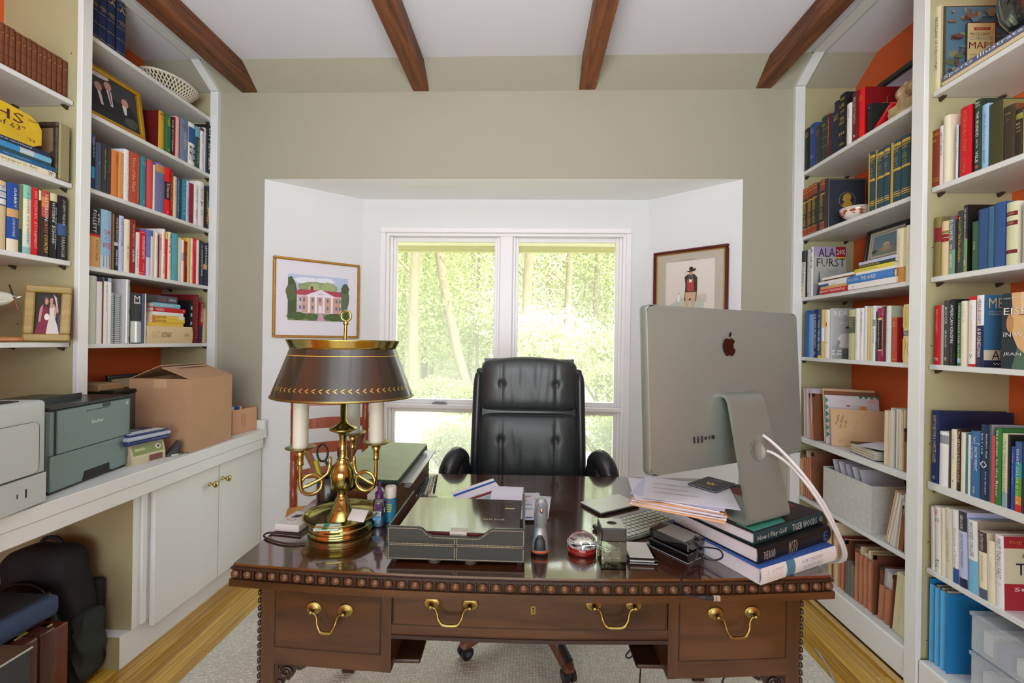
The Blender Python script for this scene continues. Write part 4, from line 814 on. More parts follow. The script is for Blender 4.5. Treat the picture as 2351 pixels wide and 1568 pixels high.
shelf_books(1, XR+.004, RZs[4], [
 (2141, 2157, 943, 'navy', {'h': 1, 'd': .27, 'b': [(0, 1, '#1d2f66')], 't': [v('HOW TO BECOME A COMPLETE GOLFER', .06, .72, 'beige', .5), hz('o', .9, .95, W_, .4)], 'l': 'large navy book lettered HOW TO BECOME A COMPLETE GOLFER'}),
 (2158, 2179, 991, 'white', {'h': 1, 'b': [(.78, .94, '#8a8f94')], 't': [hz('ooo', .12, .14, 'grey', .5)]}), (2179.4, 2184.5, 990, 'charcoal', {'h': 1}),
 (2185, 2198, 986, 'cream', {'h': 1, 't': [v('Crazy Timid Days', .08, .5, 'grey', .4), hz('v', .84, .88, K_, .3)]}),
 (2198.4, 2207.3, 984, 'brownblack', {'h': 1, 't': [v('The ARTICULATE EXECUTIVE', .04, .86, 'beige', .7)]}),
 (2207.6, 2218, 993, 'cream', {'h': 1}), (2218.3, 2223.3, 994, 'teal', {'h': 1}), (2223.6, 2229.6, 998, 'white', {}),
 (2230.2, 2252, 990, 'blue', {'h': 1, 'b': [(0, 1, '#3a6c9c'), (.815, .82, W_)], 't': [v('Taylor', .08, .17, W_, .3), v('INSTRUMENT', .24, .6, W_, .3, .17), v('FLYING', .24, .42, W_, .3, -.2), v('WORLD', .84, .95, W_, .2)]}),
 (2253, 2272, 975, 'navy', {'h': 1, 'b': [(.0, 1, '#1e3450')], 't': [v('BEHIND THE', .12, .44, W_, .25, .25), v('BATTLE', .12, .4, W_, .25, -.2), v('DICK MORRIS', .62, .92, W_, .25, .2), hz('<>', .48, .58, W_, .8)]}),
 (2272.4, 2277.5, 975, 'grey', {'h': 1, 'b': [(0, 1, '#4a5460')], 'cn': 'slate'}),
 (2278, 2286, 1000, 'coral', {'h': 1}),
 (2287, 2301, 983, 'green', {'h': 1, 'b': [(0, 1, '#377a35')], 't': [v('Stedman to the River', .03, .9, W_, .4, -.1)]}),
 (2302, 2314.5, 995, 'cream', {'h': 1, 'b': [(0, .2, '#8aa6b8'), (.2, 1, '#c5cf9c')], 't': [v('THE TIMELESS LEADER', .1, .82, 'grey', .6)], 'cn': 'pale green'}),
 (2315, 2321, 998, 'black', {'h': 1}), (2322.5, 2331, 1026, 'blue', {'b': [(0, 1, '#2148a8')], 't': [v('sky route', .1, .6, 'silver', .3)]}),
 (2331.6, 2347, 1014, 'green', {'h': 1, 'b': [(0, .1, '#c9261c'), (.1, .22, '#d9851c'), (.22, .48, '#5a9a2a'), (.48, .7, '#2f9a9a'), (.7, 1, '#3a5a9a')], 't': [v('WHAT COLOR IS YOUR', .1, .9, 'cream', .4)], 'cn': 'rainbow'}),
 (2348, 2356, 1014, 'navy', {'h': 1})],
 'fifth shelf at right edge', 'books on the near right fifth shelf')
shelf_books(1, XR+.004, RZs[5], [
 (2140, 2149.5, 1164, 'white', {'h': 1, 't': [v('Changing Sources of Power', .2, .9, 'orange', .3)], 'lean': 1.5}),
 (2149.8, 2164, 1164, 'white', {'h': 1, 'b': [(0, 1, '#dfe2d6')], 't': [hz('F', .06, .14, 'orange', .4), hz('A TH', .18, .24, K_, .6), hz('ST', .8, .92, 'green', .6)], 'lean': 1.5}),
 (2164.4, 2174, 1167, 'cream', {'h': 1, 't': [v('a letter to', .1, .4, 'grey', .3)], 'lean': 1.5}), (2174.4, 2190.5, 1168, 'cream', {'h': 1, 'b': [(0, 1, '#cfccb8')], 't': [v('Lewis Grizzard', .3, .75, 'grey', .4)], 'lean': 1.5}),
 (2191, 2205, 1172, 'white', {'h': 1, 'b': [(0, .2, 'blue')], 't': [v('Wisdom of France', .25, .8, 'grey', .4)], 'lean': 1.5}),
 (2205.6, 2225, 1176, 'lavender', {'h': 1, 'b': [(0, .12, 'navy'), (.74, 1, 'charcoal')], 't': [v('AXED & CAUSED', .05, .24, W_, .35), v('KNOWLEDGE MANAGEMENT', .3, .75, 'slate', .3)], 'lean': 1.5}),
 (2227, 2249, 1196, 'skyblue', {'h': 1, 'd': .19, 'b': [(0, .45, '#6fb4d6'), (.45, 1, '#dfe3df')], 't': [v('HOOKED ON LIFE', .04, .5, 'slate', .4), v('Tim Timmons', .55, .8, 'silver', .3)], 'front': '#d2cfb8', 'lean': 1.5, 'l': 'white and light blue book lettered HOOKED ON LIFE'}),
 (2251, 2270, 1223, 'cream', {'b': [(0, .15, 'slate'), (.7, 1, '#4a3434')], 't': [v('INTERVIEW', .03, .28, 'silver', .4), v('TO PASS FOR POWER', .35, .75, 'grey', .25)], 'lean': 1.5}),
 (2270.4, 2289, 1243, 'cream', {'h': 1, 't': [v('LIFE COURSE', .35, .65, 'silver', .3)], 'lean': 1.5}),
 (2290, 2309.5, 1230, 'white', {'h': 1, 'd': .2, 'front': '#d6d2b2', 't': [v('FIRST THINGS FIRST', .05, .6, 'slate', .5), hz('o', .65, .7, 'silver', .5)], 'lean': 1.5, 'l': 'white book lettered FIRST THINGS FIRST beside the red and cream cover'})],
 'sixth shelf at right edge', 'books on the near right sixth shelf')
# ------------------------------------------------------------------ desk
MAH = wood('mahogany', '#2b190b', '#583a1c', .3, axis=0, scale=5, coat=.25, ring=9, bump=.08)
MAHV = wood('mahogany_upright', '#2b190b', '#50351a', .3, axis=2, scale=5, coat=.25, ring=9, bump=.08)
MAHT = wood('mahogany_polished_top', '#2b160d', '#4a2a1a', .17, axis=0, scale=5, coat=.9, ring=9, bump=.03, spec=.7)
MAHT.node_tree.nodes['Principled BSDF'].inputs['Coat IOR'].default_value = 2.3
CARV = mat('dark_carved_mahogany', '#2c1b10', .4, coat=.3)
EGG = mat('carved_bead_highlight', '#5e3c1c', .36, coat=.3)
ZD = .76; HB = .44
DKM = T(.012, 1.10, 0) @ RZ(.03)
desk = thing('desk', 'dark mahogany bow-front desk with carved edge and brass bail handles', 'desk', M=DKM)
DI = DKM.inverted()
def yf(x, o=0.0): return -.042*(1-(x/.78)**2)+o
def bow(x0, x1, y_in, n=10): return [(x0+(x1-x0)*i/n, yf(x0+(x1-x0)*i/n, y_in)) for i in range(n+1)]
top = MB(); pts = [(-.772, .775)]+bow(-.772, .772, .006, 24)+[(.772, .775)]
top.prism(pts, .752, ZD, MAHT); fixn(top.build('desktop', desk))
md = MB()
for (o, z0, z1, mm) in ((.001, .7465, .7519, CARV), (.006, .7215, .7465, CARV), (-.001, .703, .7215, MAH)):
    p = [(-.778-o, .78)]+bow(-.778, .778, o, 24)+[(.778+o, .78)]
    p[0] = (-.778+o, .78); p[-1] = (.778-o, .78); p[1] = (-.778+o, p[1][1]); p[-2] = (.778-o, p[-2][1])
    md.prism(p, z0, z1, mm)
fixn(md.build('edge_moulding', desk))
egg = bmesh.new(); bmesh.ops.create_icosphere(egg, subdivisions=2, radius=1)
eggm = MB().bm(egg, EGG, Matrix.Diagonal((.0125, .009, .0108, 1)), True).mesh('carved_bead')
drt = MB().rbox(-.003, .003, -.005, .004, -.0105, .0105, CARV, .002).mesh('carved_dart')
n = 46
for i in range(n):
    x = -.765+1.53*i/(n-1); a = math.atan2(yf(x+.01)-yf(x-.01), .02)
    for me, dx in ((eggm, 0), (drt, .017)):
        if dx and i == n-1: continue
        o = bpy.data.objects.new(me.name, me); COL.objects.link(o); o.parent = desk
        o.matrix_basis = T(x+dx, yf(x+dx, .0045), .7342) @ RZ(a)
for s in (-1, 1):
    for i in range(20):
        o = bpy.data.objects.new('carved_bead', eggm); COL.objects.link(o); o.parent = desk
        o.matrix_basis = T(s*.7745, .02+i*.038, .7342) @ RZ(math.pi/2)
# apron, cases
cs = MB()
def bowbox(mb, x0, x1, y0, y1, z0, z1, m, n=8): mb.prism(bow(x0, x1, y0, n)+[(p[0], p[1]) for p in bow(x0, x1, y1, n)[::-1]], z0, z1, m)
cs.prism(bow(-.70, .70, .033, 16)+[(.70, .72), (-.70, .72)], .690, .703, MAH)
for s in (-1, 1):
    a, b_ = (-.672, -.356) if s < 0 else (.356, .672)
    cs.prism(bow(a, b_, .050)+[(b_, .70), (a, .70)], .488, .700, MAH)
    bowbox(cs, a, b_, .0335, .052, .488, .531, MAH)                       # lower rail
    q = (-.383, -.356) if s < 0 else (.356, .383)
    bowbox(cs, q[0], q[1], .0325, .052, .488, .7, MAHV, 2)
    g = (-.676, -.672) if s < 0 else (.672, .676)
    cs.box(g[0], g[1], yf(.67, .06), .68, .488, .7, BLACKM)
bowbox(cs, -.356, .356, .034, .055, .583, .612, MAH, 14); bowbox(cs, -.356, .356, .030, .036, .579, .588, CARV, 14)
cs.prism(bow(-.356, .356, .055, 14)+[(.356, .68), (-.356, .68)], .600, .700, MAH)
fixn(cs.build('case', desk))
def drawer(x0, x1, z0, z1):
    d_ = MB(); bowbox(d_, x0+.002, x1-.002, .0345, .055, z0, z1, MAH, 10); o = fixn(d_.build('drawer', desk))
    e = MB()
    for (a, b_, c, d2) in ((x0, x1, z1, z1+.0025), (x0, x1, z0-.0025, z0)): bowbox(e, a, b_, .0338, .04, c, d2, CARV, 10)
    for a in (x0, x1): bowbox(e, a-.0015, a+.0015, .0338, .04, z0, z1, CARV, 1)
    fixn(e.build('cock_beading', o)); return o
dl = drawer(-.672, -.386, .533, .697); dc = drawer(-.352, .352, .614, .694); dr = drawer(.386, .672, .533, .697)
def bail(parent, pl, pr, drop):
    a = DI @ U(*pl, Y=1.09+.03*0); b_ = DI @ U(*pr, Y=1.10)
    cx = (a.x+b_.x)/2; hw = abs(b_.x-a.x)/2; z = (a.z+b_.z)/2
    h = MB()
    for s in (-1, 1):
        x = cx+s*hw; M = T(x, yf(x, .0345), z) @ RX(math.pi/2) @ Matrix.Diagonal((1.12, .9, 1, 1))
        h.lathe([(0, -.001), (.019, -.001), (.019, .002), (.016, .004), (.013, .0035), (.010, .006), (.0045, .007), (.004, .018), (.006, .02), (.0045, .023), (0, .0235)], BRASSD, 20, M=M)
    k = hw
    pts = [(cx-k+.002, 0, z), (cx-k+.012, 0, z-.002), (cx-k+.017, 0, z-.014), (cx-k+.019, -.004, z-drop*.6), (cx-k+.028, -.006, z-drop*.93), (cx-k*.3, -.007, z-drop*1.02),
           (cx+k*.3, -.007, z-drop*1.02), (cx+k-.028, -.006, z-drop*.93), (cx+k-.019, -.004, z-drop*.6), (cx+k-.017, 0, z-.014), (cx+k-.012, 0, z-.002), (cx+k-.002, 0, z)]
    pts = [(p[0], yf(p[0], .0345)-.019+p[1], p[2]) for p in pts]
    h.tube(pts, [.0028, .0026, .0028, .0034, .0042, .0044, .0042, .0034, .0028, .0026, .0028], BRASSD, 8, smoothn=2)
    h.build('bail_handle', parent)
bail(dl, (718, 1393), (796, 1404), .045); bail(dc, (992, 1380), (1081, 1384), .040); bail(dc, (1364, 1391), (1456, 1391), .043); bail(dr, (1656, 1429), (1743, 1422), .047)
kp = DI @ U(1224, 1401, Y=1.09)
kh = MB(); kM = T(kp.x, yf(kp.x, .0338), kp.z) @ RX(math.pi/2)
kh.prism(EL(0, .004, .0065, .0065)[:8]+[(-.0065, .004), (-.005, -.011), (.005, -.011), (.0065, .004)], 0, .0012, BRASSD, kM)
kh.prism(EL(0, .004, .003, .003, 8)+[(.002, -.007), (-.002, -.007)][::-1], .0012, .0015, BLACKM, kM)
fixn(kh.build('keyhole_escutcheon', dc))
# legs, carved beads down the outer corner, scroll brackets
bd_ = bmesh.new(); bmesh.ops.create_icosphere(bd_, subdivisions=1, radius=1); lbm = MB().bm(bd_, CARV, Matrix.Diagonal((.006, .006, .010, 1)), True).mesh('carved_leg_bead')
for s in (-1, 1):
    for yy, w_ in ((.045, .021), (.61, .021)):
        cx = s*.697
        l = MB().rbox(cx-w_, cx+w_, yy-.01, yy+.032, .0115, .703, MAHV, .003)
        l.rbox(cx-w_-.004, cx+w_+.004, yy-.014, yy+.036, .0113, .06, MAHV, .004)
        lo = l.build('leg', desk)
        if yy < .1:
            for i in range(31):
                o = bpy.data.objects.new('carved_leg_bead', lbm); COL.objects.link(o); o.parent = lo; o.location = (cx+s*(w_+.002), yy-.008, .08+i*.0202)
    sc_ = MB(); bx = s*.672; k = -s
    M = T(bx, yf(.67, .045), .488)
    pr = [(0, 0), (k*.085, 0), (k*.083, -.012), (k*.070, -.020), (k*.062, -.013), (k*.052, -.014), (k*.050, -.034), (k*.036, -.050), (k*.030, -.044), (k*.022, -.062), (k*.010, -.066), (0, -.060)]
    sc_.prism(pr, -.006, .006, CARV, M @ RX(math.pi/2))
    for (u_, v_, r_) in ((.030, -.026, .016), (.066, -.010, .009), (.012, -.056, .009)):
        sc_.tube([(bx+k*u_+r_*math.cos(t_)*(1-t_/12), yf(.67, .037), .488+v_+r_*math.sin(t_)*(1-t_/12)) for t_ in [j*.55 for j in range(17)]], .0035, CARV, 6)
    for j in range(5): sc_.lathe([(0, -.004), (.005, 0), (0, .004)], CARV, 6, M=T(bx+k*(.008+.006*j), yf(.67, .038), .475-.007*j))
    fixn(sc_.build('carved_bracket', desk))
    ft = MB().rbox(min(s*.290, s*.372), max(s*.290, s*.372), .045, .13, .477, .4875, MAH, .003); ft.build('runner_board', desk)
# ------------------------------------------------------------------ desk lamp
LX, LY = U(768, 1230, Z=ZD).x+.0, 1.30
lp = thing('desk_lamp', 'brass bouillotte lamp with three candle tubes and dark brown metal shade', 'lamp', (LX, LY, ZD))
zl = lambda py, Y=LY: EYE-(py-788)/980*Y-ZD
bs = MB().lathe([(0, .0005), (.094, .0005), (.096, .004), (.096, .010), (.091, .013), (.094, .017), (.092, .023), (.084, .026), (.088, .031), (.083, .036), (.06, .037)], BRASS, 40)
bs.lathe([(.0, .034), (.07, .034), (.090, .036), (.107, .045), (.112, .051), (.1105, .053), (.105, .049), (.09, .0405), (.07, .038), (.0, .038)], BRASS, 40); bs.build('base_dish', lp)
cl = MB().lathe([(.045, .038), (.042, .043), (.033, .055), (.026, .07), (.021, .09), (.0185, .093), (.0185, .097), (.015, .10), (.013, .118), (.017, .122), (.030, .127), (.0335, .13), (.0335, .158), (.035, .162),
    (.0345, .172), (.031, .185), (.023, .2), (.0165, .213), (.0175, .216), (.011, .219), (.0105, .285), (.0125, .288), (.0125, .292), (.02, .298), (.041, .308), (.0405, .312), (.022, .321), (.0125, .328), (.012, .332), (.0088, .334), (.0088, .44)], BRASS, 28)
cl.build('column', lp)
CANDLE = mat('candle_tube', '#d3dacb', .45, spec=.4)
for k, (ax_, ay_, cz, tk_) in enumerate(((-.100, -.062, .262, -1), (.105, .0, .268, 1), (-.012, .105, .272, 0))):
    ar = MB(); d = Vector((ax_, ay_, 0)); rd = d.length; u_ = d/rd; e = Vector((-u_.y, u_.x, 0))
    P = lambda r_, z: tuple(u_*r_+Vector((0, 0, z)))
    cr = rd-.031; lr = .030
    loop = [P(rd, cz-.045), P(rd, .2), P(rd, .165)]
    loop += [tuple(Vector(P(cr+lr*math.cos(t_)*1.0, .150+lr*1.0*math.sin(t_)))+e*(.004*(t_/6.28))) for t_ in [-.35-i*.42 for i in range(16)]]
    loop += [P(.044, .17), P(.036, .2), P(.036, .212)]
    ar.tube(loop, .0058, BRASS, 8, smoothn=1)
    ar.lathe([(0, .012), (.004, .010), (.005, .006), (.0035, .003), (.006, 0), (.004, -.004), (.0048, -.008)], BRASS, 10, M=T(*P(.036, .216)))
    ar.lathe([(.005, -.052), (.0095, -.05), (.0095, -.045), (.0085, -.04), (.0095, -.024), (.014, -.012), (.010, -.008)], BRASS, 14, M=T(*P(rd, cz)))
    ao = ar.build('arm', lp)
    MB().lathe([(.009, -.008), (.03, -.003), (.041, .002), (.042, .004), (.03, .003), (.0, .003)], BRASSD, 24, M=T(*P(rd, cz))).build('drip_cup', ao)
    MB().cyl(P(rd, cz+.003), P(rd, cz+.165), .0215, CANDLE, seg=20).build('candle_tube', ao)
SHM = mat('brown_tole_shade', '#2e2a20', .28, spec=.7, coat=.5)
sh = MB(); z0, z1 = zl(922), zl(812); r0, r1 = .211, .158; SYR = .80
sh.lathe([(r0-.004, z0+.001), (r0+.003, z0-.001), (r0+.0035, z0+.003), (r0, z0+.004), (r0-.0, z0+.005)], BRASSD, 56, sy=SYR)
sh.lathe([(r0, z0+.004), (r1, z1)], SHM, 56, sy=SYR)
sh.lathe([(r1-.001, z1), (r0-.001, z0+.004)], mat('shade_inside', '#8a8264', .6), 56, sy=SYR)
so_ = sh.build('shade', lp)
gl = MB().lathe([(r1-.002, z1-.002), (r1+.002, z1), (r1+.003, z1+.005), (r1+.012, z1+.024), (r1+.0125, z1+.026), (r1+.008, z1+.022), (r1-.002, z1+.003)], BRASS, 56, sy=SYR)
gl.lathe([(r1+.0, z1+.001), (.0, z1+.004)], BRASS, 40, sy=SYR); gl.build('gallery_rim', so_)
ln_ = MB(); f_ = .88; rr = lambda f: r0+(r1-r0)*f
ln_.lathe([(rr(.855)+.0006, z0+(z1-z0)*.855), (rr(.87)+.0006, z0+(z1-z0)*.87)], GOLD, 56, sy=SYR)
for i in range(64):
    a = math.pi+math.pi*2*i/64; f = .215
    for s in (-1, 1):
        p = []
        for (du, dv) in ((0, 0), (.006, s*.004), (.013, s*.007), (.008, s*.0015)):
            aa = a+du/r0; ff = f+dv/(z1-z0); q = rr(ff)+.0024; p.append((q*math.cos(aa), q*math.sin(aa)*SYR, z0+(z1-z0)*ff))
        ln_.add(p, [(0, 1, 2, 3)], GOLD)
ln_.build('gold_laurel_band', so_)
fn = MB().cyl((.002, 0, z1), (.004, 0, z1+.075), .0055, BRASS, seg=14)
fn.lathe([(.0055, 0), (.009, .003), (.009, .006), (.006, .009), (.0065, .013)], BRASS, 14, M=T(.004, 0, z1+.072))
fn.tube([(.004+.0155*math.cos(t_), 0, z1+.1+.0155*math.sin(t_)) for t_ in [i*math.tau/18 for i in range(18)]], .0038, BRASS, 8, closed=True); fn.build('ring_finial', lp)
def cable(pts, r, m, name, label, cat='cable', sm=2, seg=8): 
    return tag(MB().tube(pts, r, m, seg, smoothn=sm).build(name), label, cat)
cable([tuple(U(x, y, Z=ZD+.004)) for x, y in ((700, 1247), (660, 1249), (632, 1243), (610, 1236), (604, 1228), (618, 1222), (642, 1224), (668, 1227), (690, 1229))], .0028, mat('brown_cord', '#2e2118', .6), 'lamp_cord', 'brown lamp cord looping on the left corner of the desk')
# in the dish
dz = ZD+.040
pk = MB().rbox(-.036, .036, -.014, .014, 0, .006, mat('foil_wrap', '#b7c9bd', .35, var=.1, scale=60), .002); pk.rbox(-.012, .004, -.0142, .0142, .0061, .0066, flat('#3f8a6a'), .0002).rbox(.006, .030, -.006, .006, .0061, .0072, flat('#c4d2c4'), .0002)
p = U(752, 1208, Z=dz+.01); tag(pk.build('wipe_packet', M=T(p.x, p.y, dz+.004) @ RZ(.12) @ RX(.25)), 'foil wipe packet with green label lying in the lamp dish', 'packet')
p = U(822, 1180, Z=dz+.03); lt_ = MB(); lt_.rbox(-.026, .026, -.002, .002, -.019, .019, mat('white_sachet', '#c8c8c4', .3), .006, seg=2)
tag(lt_.build('white_sachet', M=T(p.x, p.y, dz+.026) @ RX(-.9) @ RY(.1)), 'white sachet leaning on the back of the lamp dish', 'sachet')
p = U(725, 1185, Z=ZD+.02); tag(MB().rbox(-.045, .045, -.012, .012, 0, .018, mat('black_glasses_case', '#2a2427', .25, coat=.5), .008, seg=2).build('glasses_case', M=T(p.x, 1.42, ZD+.001) @ RZ(.3)), 'glossy dark case lying behind the lamp base', 'case')
# ------------------------------------------------------------------ leather tray
TL = mat('black_green_leather', '#2b322f', .5, bump=.15, bscale=220); STI = mat('cream_stitching', '#b9b08a', .7); FELT = mat('brown_tray_lining', '#4c3324', .7)
p0 = U(888, 1283, Z=ZD+.012)
TRM = T(p0.x, p0.y+.0, ZD) @ RZ(.012); TW, TD, TZ0, TZ1 = .362, .262, .012, .098
tr = thing('desk_tray', 'black leather letter tray with cream stitching, front notch and papers inside', 'tray', M=TRM)
prof = [(0, TZ0), (TW, TZ0), (TW, TZ1), (TW*.77, TZ1), (TW*.735, TZ1-.006), (TW*.685, TZ1-.020), (TW*.655, TZ1-.024), (TW*.33, TZ1-.022), (TW*.295, TZ1-.017), (TW*.255, TZ1-.003), (TW*.22, TZ1), (0, TZ1)]
fr = MB().prism(prof, 0, .006, TL, RX(math.pi/2) @ T(0, 0, -.006)); fixn(fr.build('front_panel', tr))
for x in (0, TW-.006): MB().box(x, x+.006, .0062, TD, TZ0, TZ1, TL).box(x+(.006 if x == 0 else -.0005), x+(.0065 if x == 0 else 0), .007, TD, TZ0, TZ1-.002, FELT).build('side_panel', tr)
MB().box(.0063, TW-.0063, .0063, TD, TZ0, TZ0+.004, FELT).build('tray_floor', tr)
for (x, y) in ((.01, .01), (TW-.02, .01), (.01, TD-.02), (TW-.02, TD-.02)): MB().box(x, x+.012, y, y+.012, 0.0004, TZ0, BLACKM).build('foot', tr)
st = MB()
def stitch(a, b_):
    a, b_ = Vector(a), Vector(b_); L = (b_-a).length; n = int(L/.0036); d = (b_-a)/L
    up = Vector((-d.z, 0, d.x))*.0011
    for i in range(n):
        q = a+d*(i*.0036); r_ = q+d*.0023; st.add([q-up*.5, r_-up*.5, r_+up, q+up], [(0, 1, 2, 3)], STI)
yS = -.0005; zm = .052
for (z0_, z1_) in ((TZ0+.003, zm-.002), (zm+.002, None)):
    stitch((.004, yS, z0_), (TW/2-.003, yS, z0_)); stitch((TW/2+.003, yS, z0_), (TW-.004, yS, z0_))
    zt1 = z1_ if z1_ else None
    if z1_:
        stitch((.004, yS, z1_), (TW/2-.003, yS, z1_)); stitch((TW/2+.003, yS, z1_), (TW-.004, yS, z1_))
    for x in (.004, TW-.004): stitch((x, yS, z0_), (x, yS, z1_ or TZ1-.004))
    for x in (TW/2-.003, TW/2+.003): stitch((x, yS, z0_), (x, yS, z1_ or TZ1-.028))
pp = [(x, z-.004) for x, z in prof[2:]]
pp[0] = (TW-.004, TZ1-.004); pp[-1] = (.004, TZ1-.004)
for a, b_ in zip(pp, pp[1:]): stitch((a[0], yS, a[1]), (b_[0], yS, b_[1]))
st.build('stitching', tr)['kind'] = 'stuff'
rim = MB().tube([(.003, .262, TZ1), (.003, .004, TZ1), (TW*.22, .003, TZ1)], .0016, flat('#7d8a78'), 5).tube([(TW*.78, .003, TZ1), (TW-.003, .004, TZ1), (TW-.003, .262, TZ1)], .0016, flat('#7d8a78'), 5); rim.build('piping', tr)
w3 = lambda x, y, z, rz=0: TRM @ T(x, y, z) @ RZ(rz)
GLP = mat('glossy_brown_cover', '#3c2a20', .12, coat=1)
bk = thing('booklet', 'glossy brown box-set cover lying on top in the leather tray', 'booklet', M=w3(.185, .135, .080, -.02))
MB().rbox(-.165, .165, -.118, .122, -.012, .0, GLP, .001).rbox(-.166, .166, -.119, -.1185, -.011, -.001, flat('#5a1f1c'), .0002).build('cover', bk)
text('OPEN HERE', flat('#b9b9a8'), 0, frame((.0, -.1205, -.006), (1, 0, 0), (0, 0, 1)), bk, fit=(.03, .004))
MB().box(-.02, .025, -.1205, -.1195, -.015, .0005, flat('#c8c8b8')).box(-.02, .025, -.12, -.095, .0005, .001, flat('#b8b8a8')).build('paper_band', bk)
text('note book', flat('#c9bfa8'), 0, frame((.09, -.03, .0006), (1, 0, 0), (0, 1, 0)), bk, fit=(.06, .012))
art('gold_tag', bk, T(.13, .05, .0006), .032, .008, [('#cfc08a', [(0, 0), (.1, .5), (0, 1), (1, 1), (1, 0)])])
tag(MB().rbox(-.155, -.0, -.06, .1, .0, .012, mat('patterned_box', '#8f8a5a', .6, col2='#b9a86a', scale=90), .001).build('small_box', M=w3(.17, .06, .052)), 'small patterned box under the glossy cover in the tray', 'box')
# envelopes behind the tray
def sheet(name, label, M, w_, d_, t_, m, cat='paper', prints=(), group=None):
    o = tag(MB().rbox(-w_/2, w_/2, -d_/2, d_/2, 0, t_, m, .0005).build(name, M=M), label, cat, group)
    for (c, x0, y0, x1, y1) in prints: art('print', o, T((x0+x1)/2*w_-w_/2, (y0+y1)/2*d_-d_/2, t_+.0003), (x1-x0)*w_, (y1-y0)*d_, [(c, R4(0, 0, 1, 1))])
    return o
def P_(px, py, z): return U(px, py, Z=z)
q = P_(1100, 1150, ZD+.03); ENV = [('blue', 0, .8, 1, .88), ('#8a9ab5', .1, .45, .6, .55)]
sheet('envelope', 'white envelope with a blue stripe leaning behind the tray', T(q.x, q.y+.04, ZD+.035) @ RZ(.9) @ RX(.6), .21, .095, .0015, PAPER, 'envelope', [('#2456a8', 0, .80, 1, .88), ('#8a9ab5', .1, .3, .35, .42), ('#9aa0b5', .1, .5, .5, .56)])
q = P_(1130, 1160, ZD+.03)
sheet('leaflet', 'folded printed leaflet with a dark red band behind the tray', T(q.x, q.y+.045, ZD+.03) @ RZ(.85) @ RX(.5), .19, .08, .0015, flat('#d3d0d0'), 'leaflet', [('#7d2b33', .0, .85, 1, .97), ('#9a9fae', .1, .2, .8, .3), ('#9fb8c0', .2, .5, .7, .8)])
q = P_(1165, 1145, ZD+.03)
cv = MB(); N = 10
vs = []
for i in range(N+1):
    a = math.pi*i/N; yy = -.05*math.cos(a)*1.5; zz = .055*math.sin(a)**.6
    vs += [(-.055, yy, zz), (.055, yy, zz)]
cv.add(vs, [(2*i, 2*i+1, 2*i+3, 2*i+2) for i in range(N)], mat('white_folded_paper', '#dcdce6', .8), True)
tag(cv.build('folded_paper', M=T(q.x, q.y+.02, ZD+.003) @ RZ(-.05)), 'white folded sheet arched behind the tray', 'paper')
for k, (px, py, rz, lab) in enumerate(((1222, 1150, .1, 'printed bank statement under the loose letters behind the tray'), (1238, 1160, -.1, 'narrow printed letter at the right of the loose letters'), (1205, 1165, .05, 'white letter lying flat right of the arched sheet'))):
    q = P_(px, py, ZD+.01); sheet('letter', lab, T(q.x, q.y, ZD+.002+.003*k) @ RZ(rz), .075, .2, .002, flat('#d2d2d8'), 'letter', [('#c98a78', .15, .78, .6, .84), ('#9a9fb0', .15, .6, .85, .66), ('#9a9fb0', .15, .4, .85, .46), ('#4a6aa8', .5, .05, .8, .1)])
q = U(1080, 1289, Z=ZD)
for px, lab, gap in ((1080, 'right one of two pale discs under the tray front', 0), (995, 'left one of two pale discs under the tray front', 0)):
    q = U(px, 1288, Z=ZD); tag(MB().lathe([(0, .0005), (.017, .0005), (.017, .007), (0, .007)], mat('pale_disc', '#b9b6a4', .5), 20).build('disc', loc=(q.x, 1.145, ZD)), lab, 'disc', 'discs under the tray')
# stapler standing
q = U(1238, 1255, Z=ZD)
sp = thing('stapler', 'grey and black desk stapler with an orange ring standing upright', 'stapler', (q.x, 1.195, ZD))
SG = mat('stapler_silver', '#9aa3a6', .3, .4); SK = mat('stapler_black', '#232829', .4)
def loft(mb, secs, m, seg=16):
    "secs: (z, cx, cy, rx, ry) ellipses stacked and joined"
    vs = []
    for (z, cx, cy, rx, ry) in secs:
        for k in range(seg):
            a = math.tau*k/seg; c_, s_ = math.cos(a), math.sin(a)
            vs.append((cx+rx*math.copysign(abs(c_)**.7, c_), cy+ry*math.copysign(abs(s_)**.7, s_), z))
    n = len(secs)
    mb.add(vs, [(i*seg+k, i*seg+(k+1) % seg, (i+1)*seg+(k+1) % seg, (i+1)*seg+k) for i in range(n-1) for k in range(seg)], m, True)
    mb.add(vs, [tuple(range(seg))[::-1], tuple(range((n-1)*seg, n*seg))], m); return mb
loft(MB(), [(.0006, 0, 0, .020, .022), (.004, 0, 0, .0235, .026), (.010, 0, 0, .024, .027)], SK).build('foot', sp)
loft(MB(), [(.010, 0, 0, .0245, .0275), (.015, 0, 0, .0245, .0275)], flat('#d2602a')).build('orange_ring', sp)
loft(MB(), [(.015, 0, 0, .024, .027), (.04, 0, 0, .022, .026), (.062, 0, .0, .018, .022), (.075, .001, .0, .017, .02), (.10, .002, .001, .02, .022), (.135, .003, .002, .018, .02), (.15, .003, .003, .010, .012)], SG).build('body', sp)
loft(MB(), [(.018, 0, -.018, .017, .012), (.04, 0, -.019, .015, .011), (.058, 0, -.012, .010, .011), (.062, 0, -.008, .006, .008)], SK).build('front_grip', sp)
loft(MB(), [(.078, .002, -.012, .014, .012), (.11, .003, -.012, .017, .013), (.135, .003, -.008, .014, .013), (.146, .003, 0, .008, .010)], mat('stapler_grey_top', '#6b7777', .25)).build('top_grip', sp)
MB().lathe([(0, 0), (.006, .0), (.0055, .003), (0, .0035)], CHROME, 14, M=T(.003, -.0245, .125) @ RX(math.pi/2) @ Matrix.Diagonal((.8, 1.2, 1, 1))).build('button', sp)
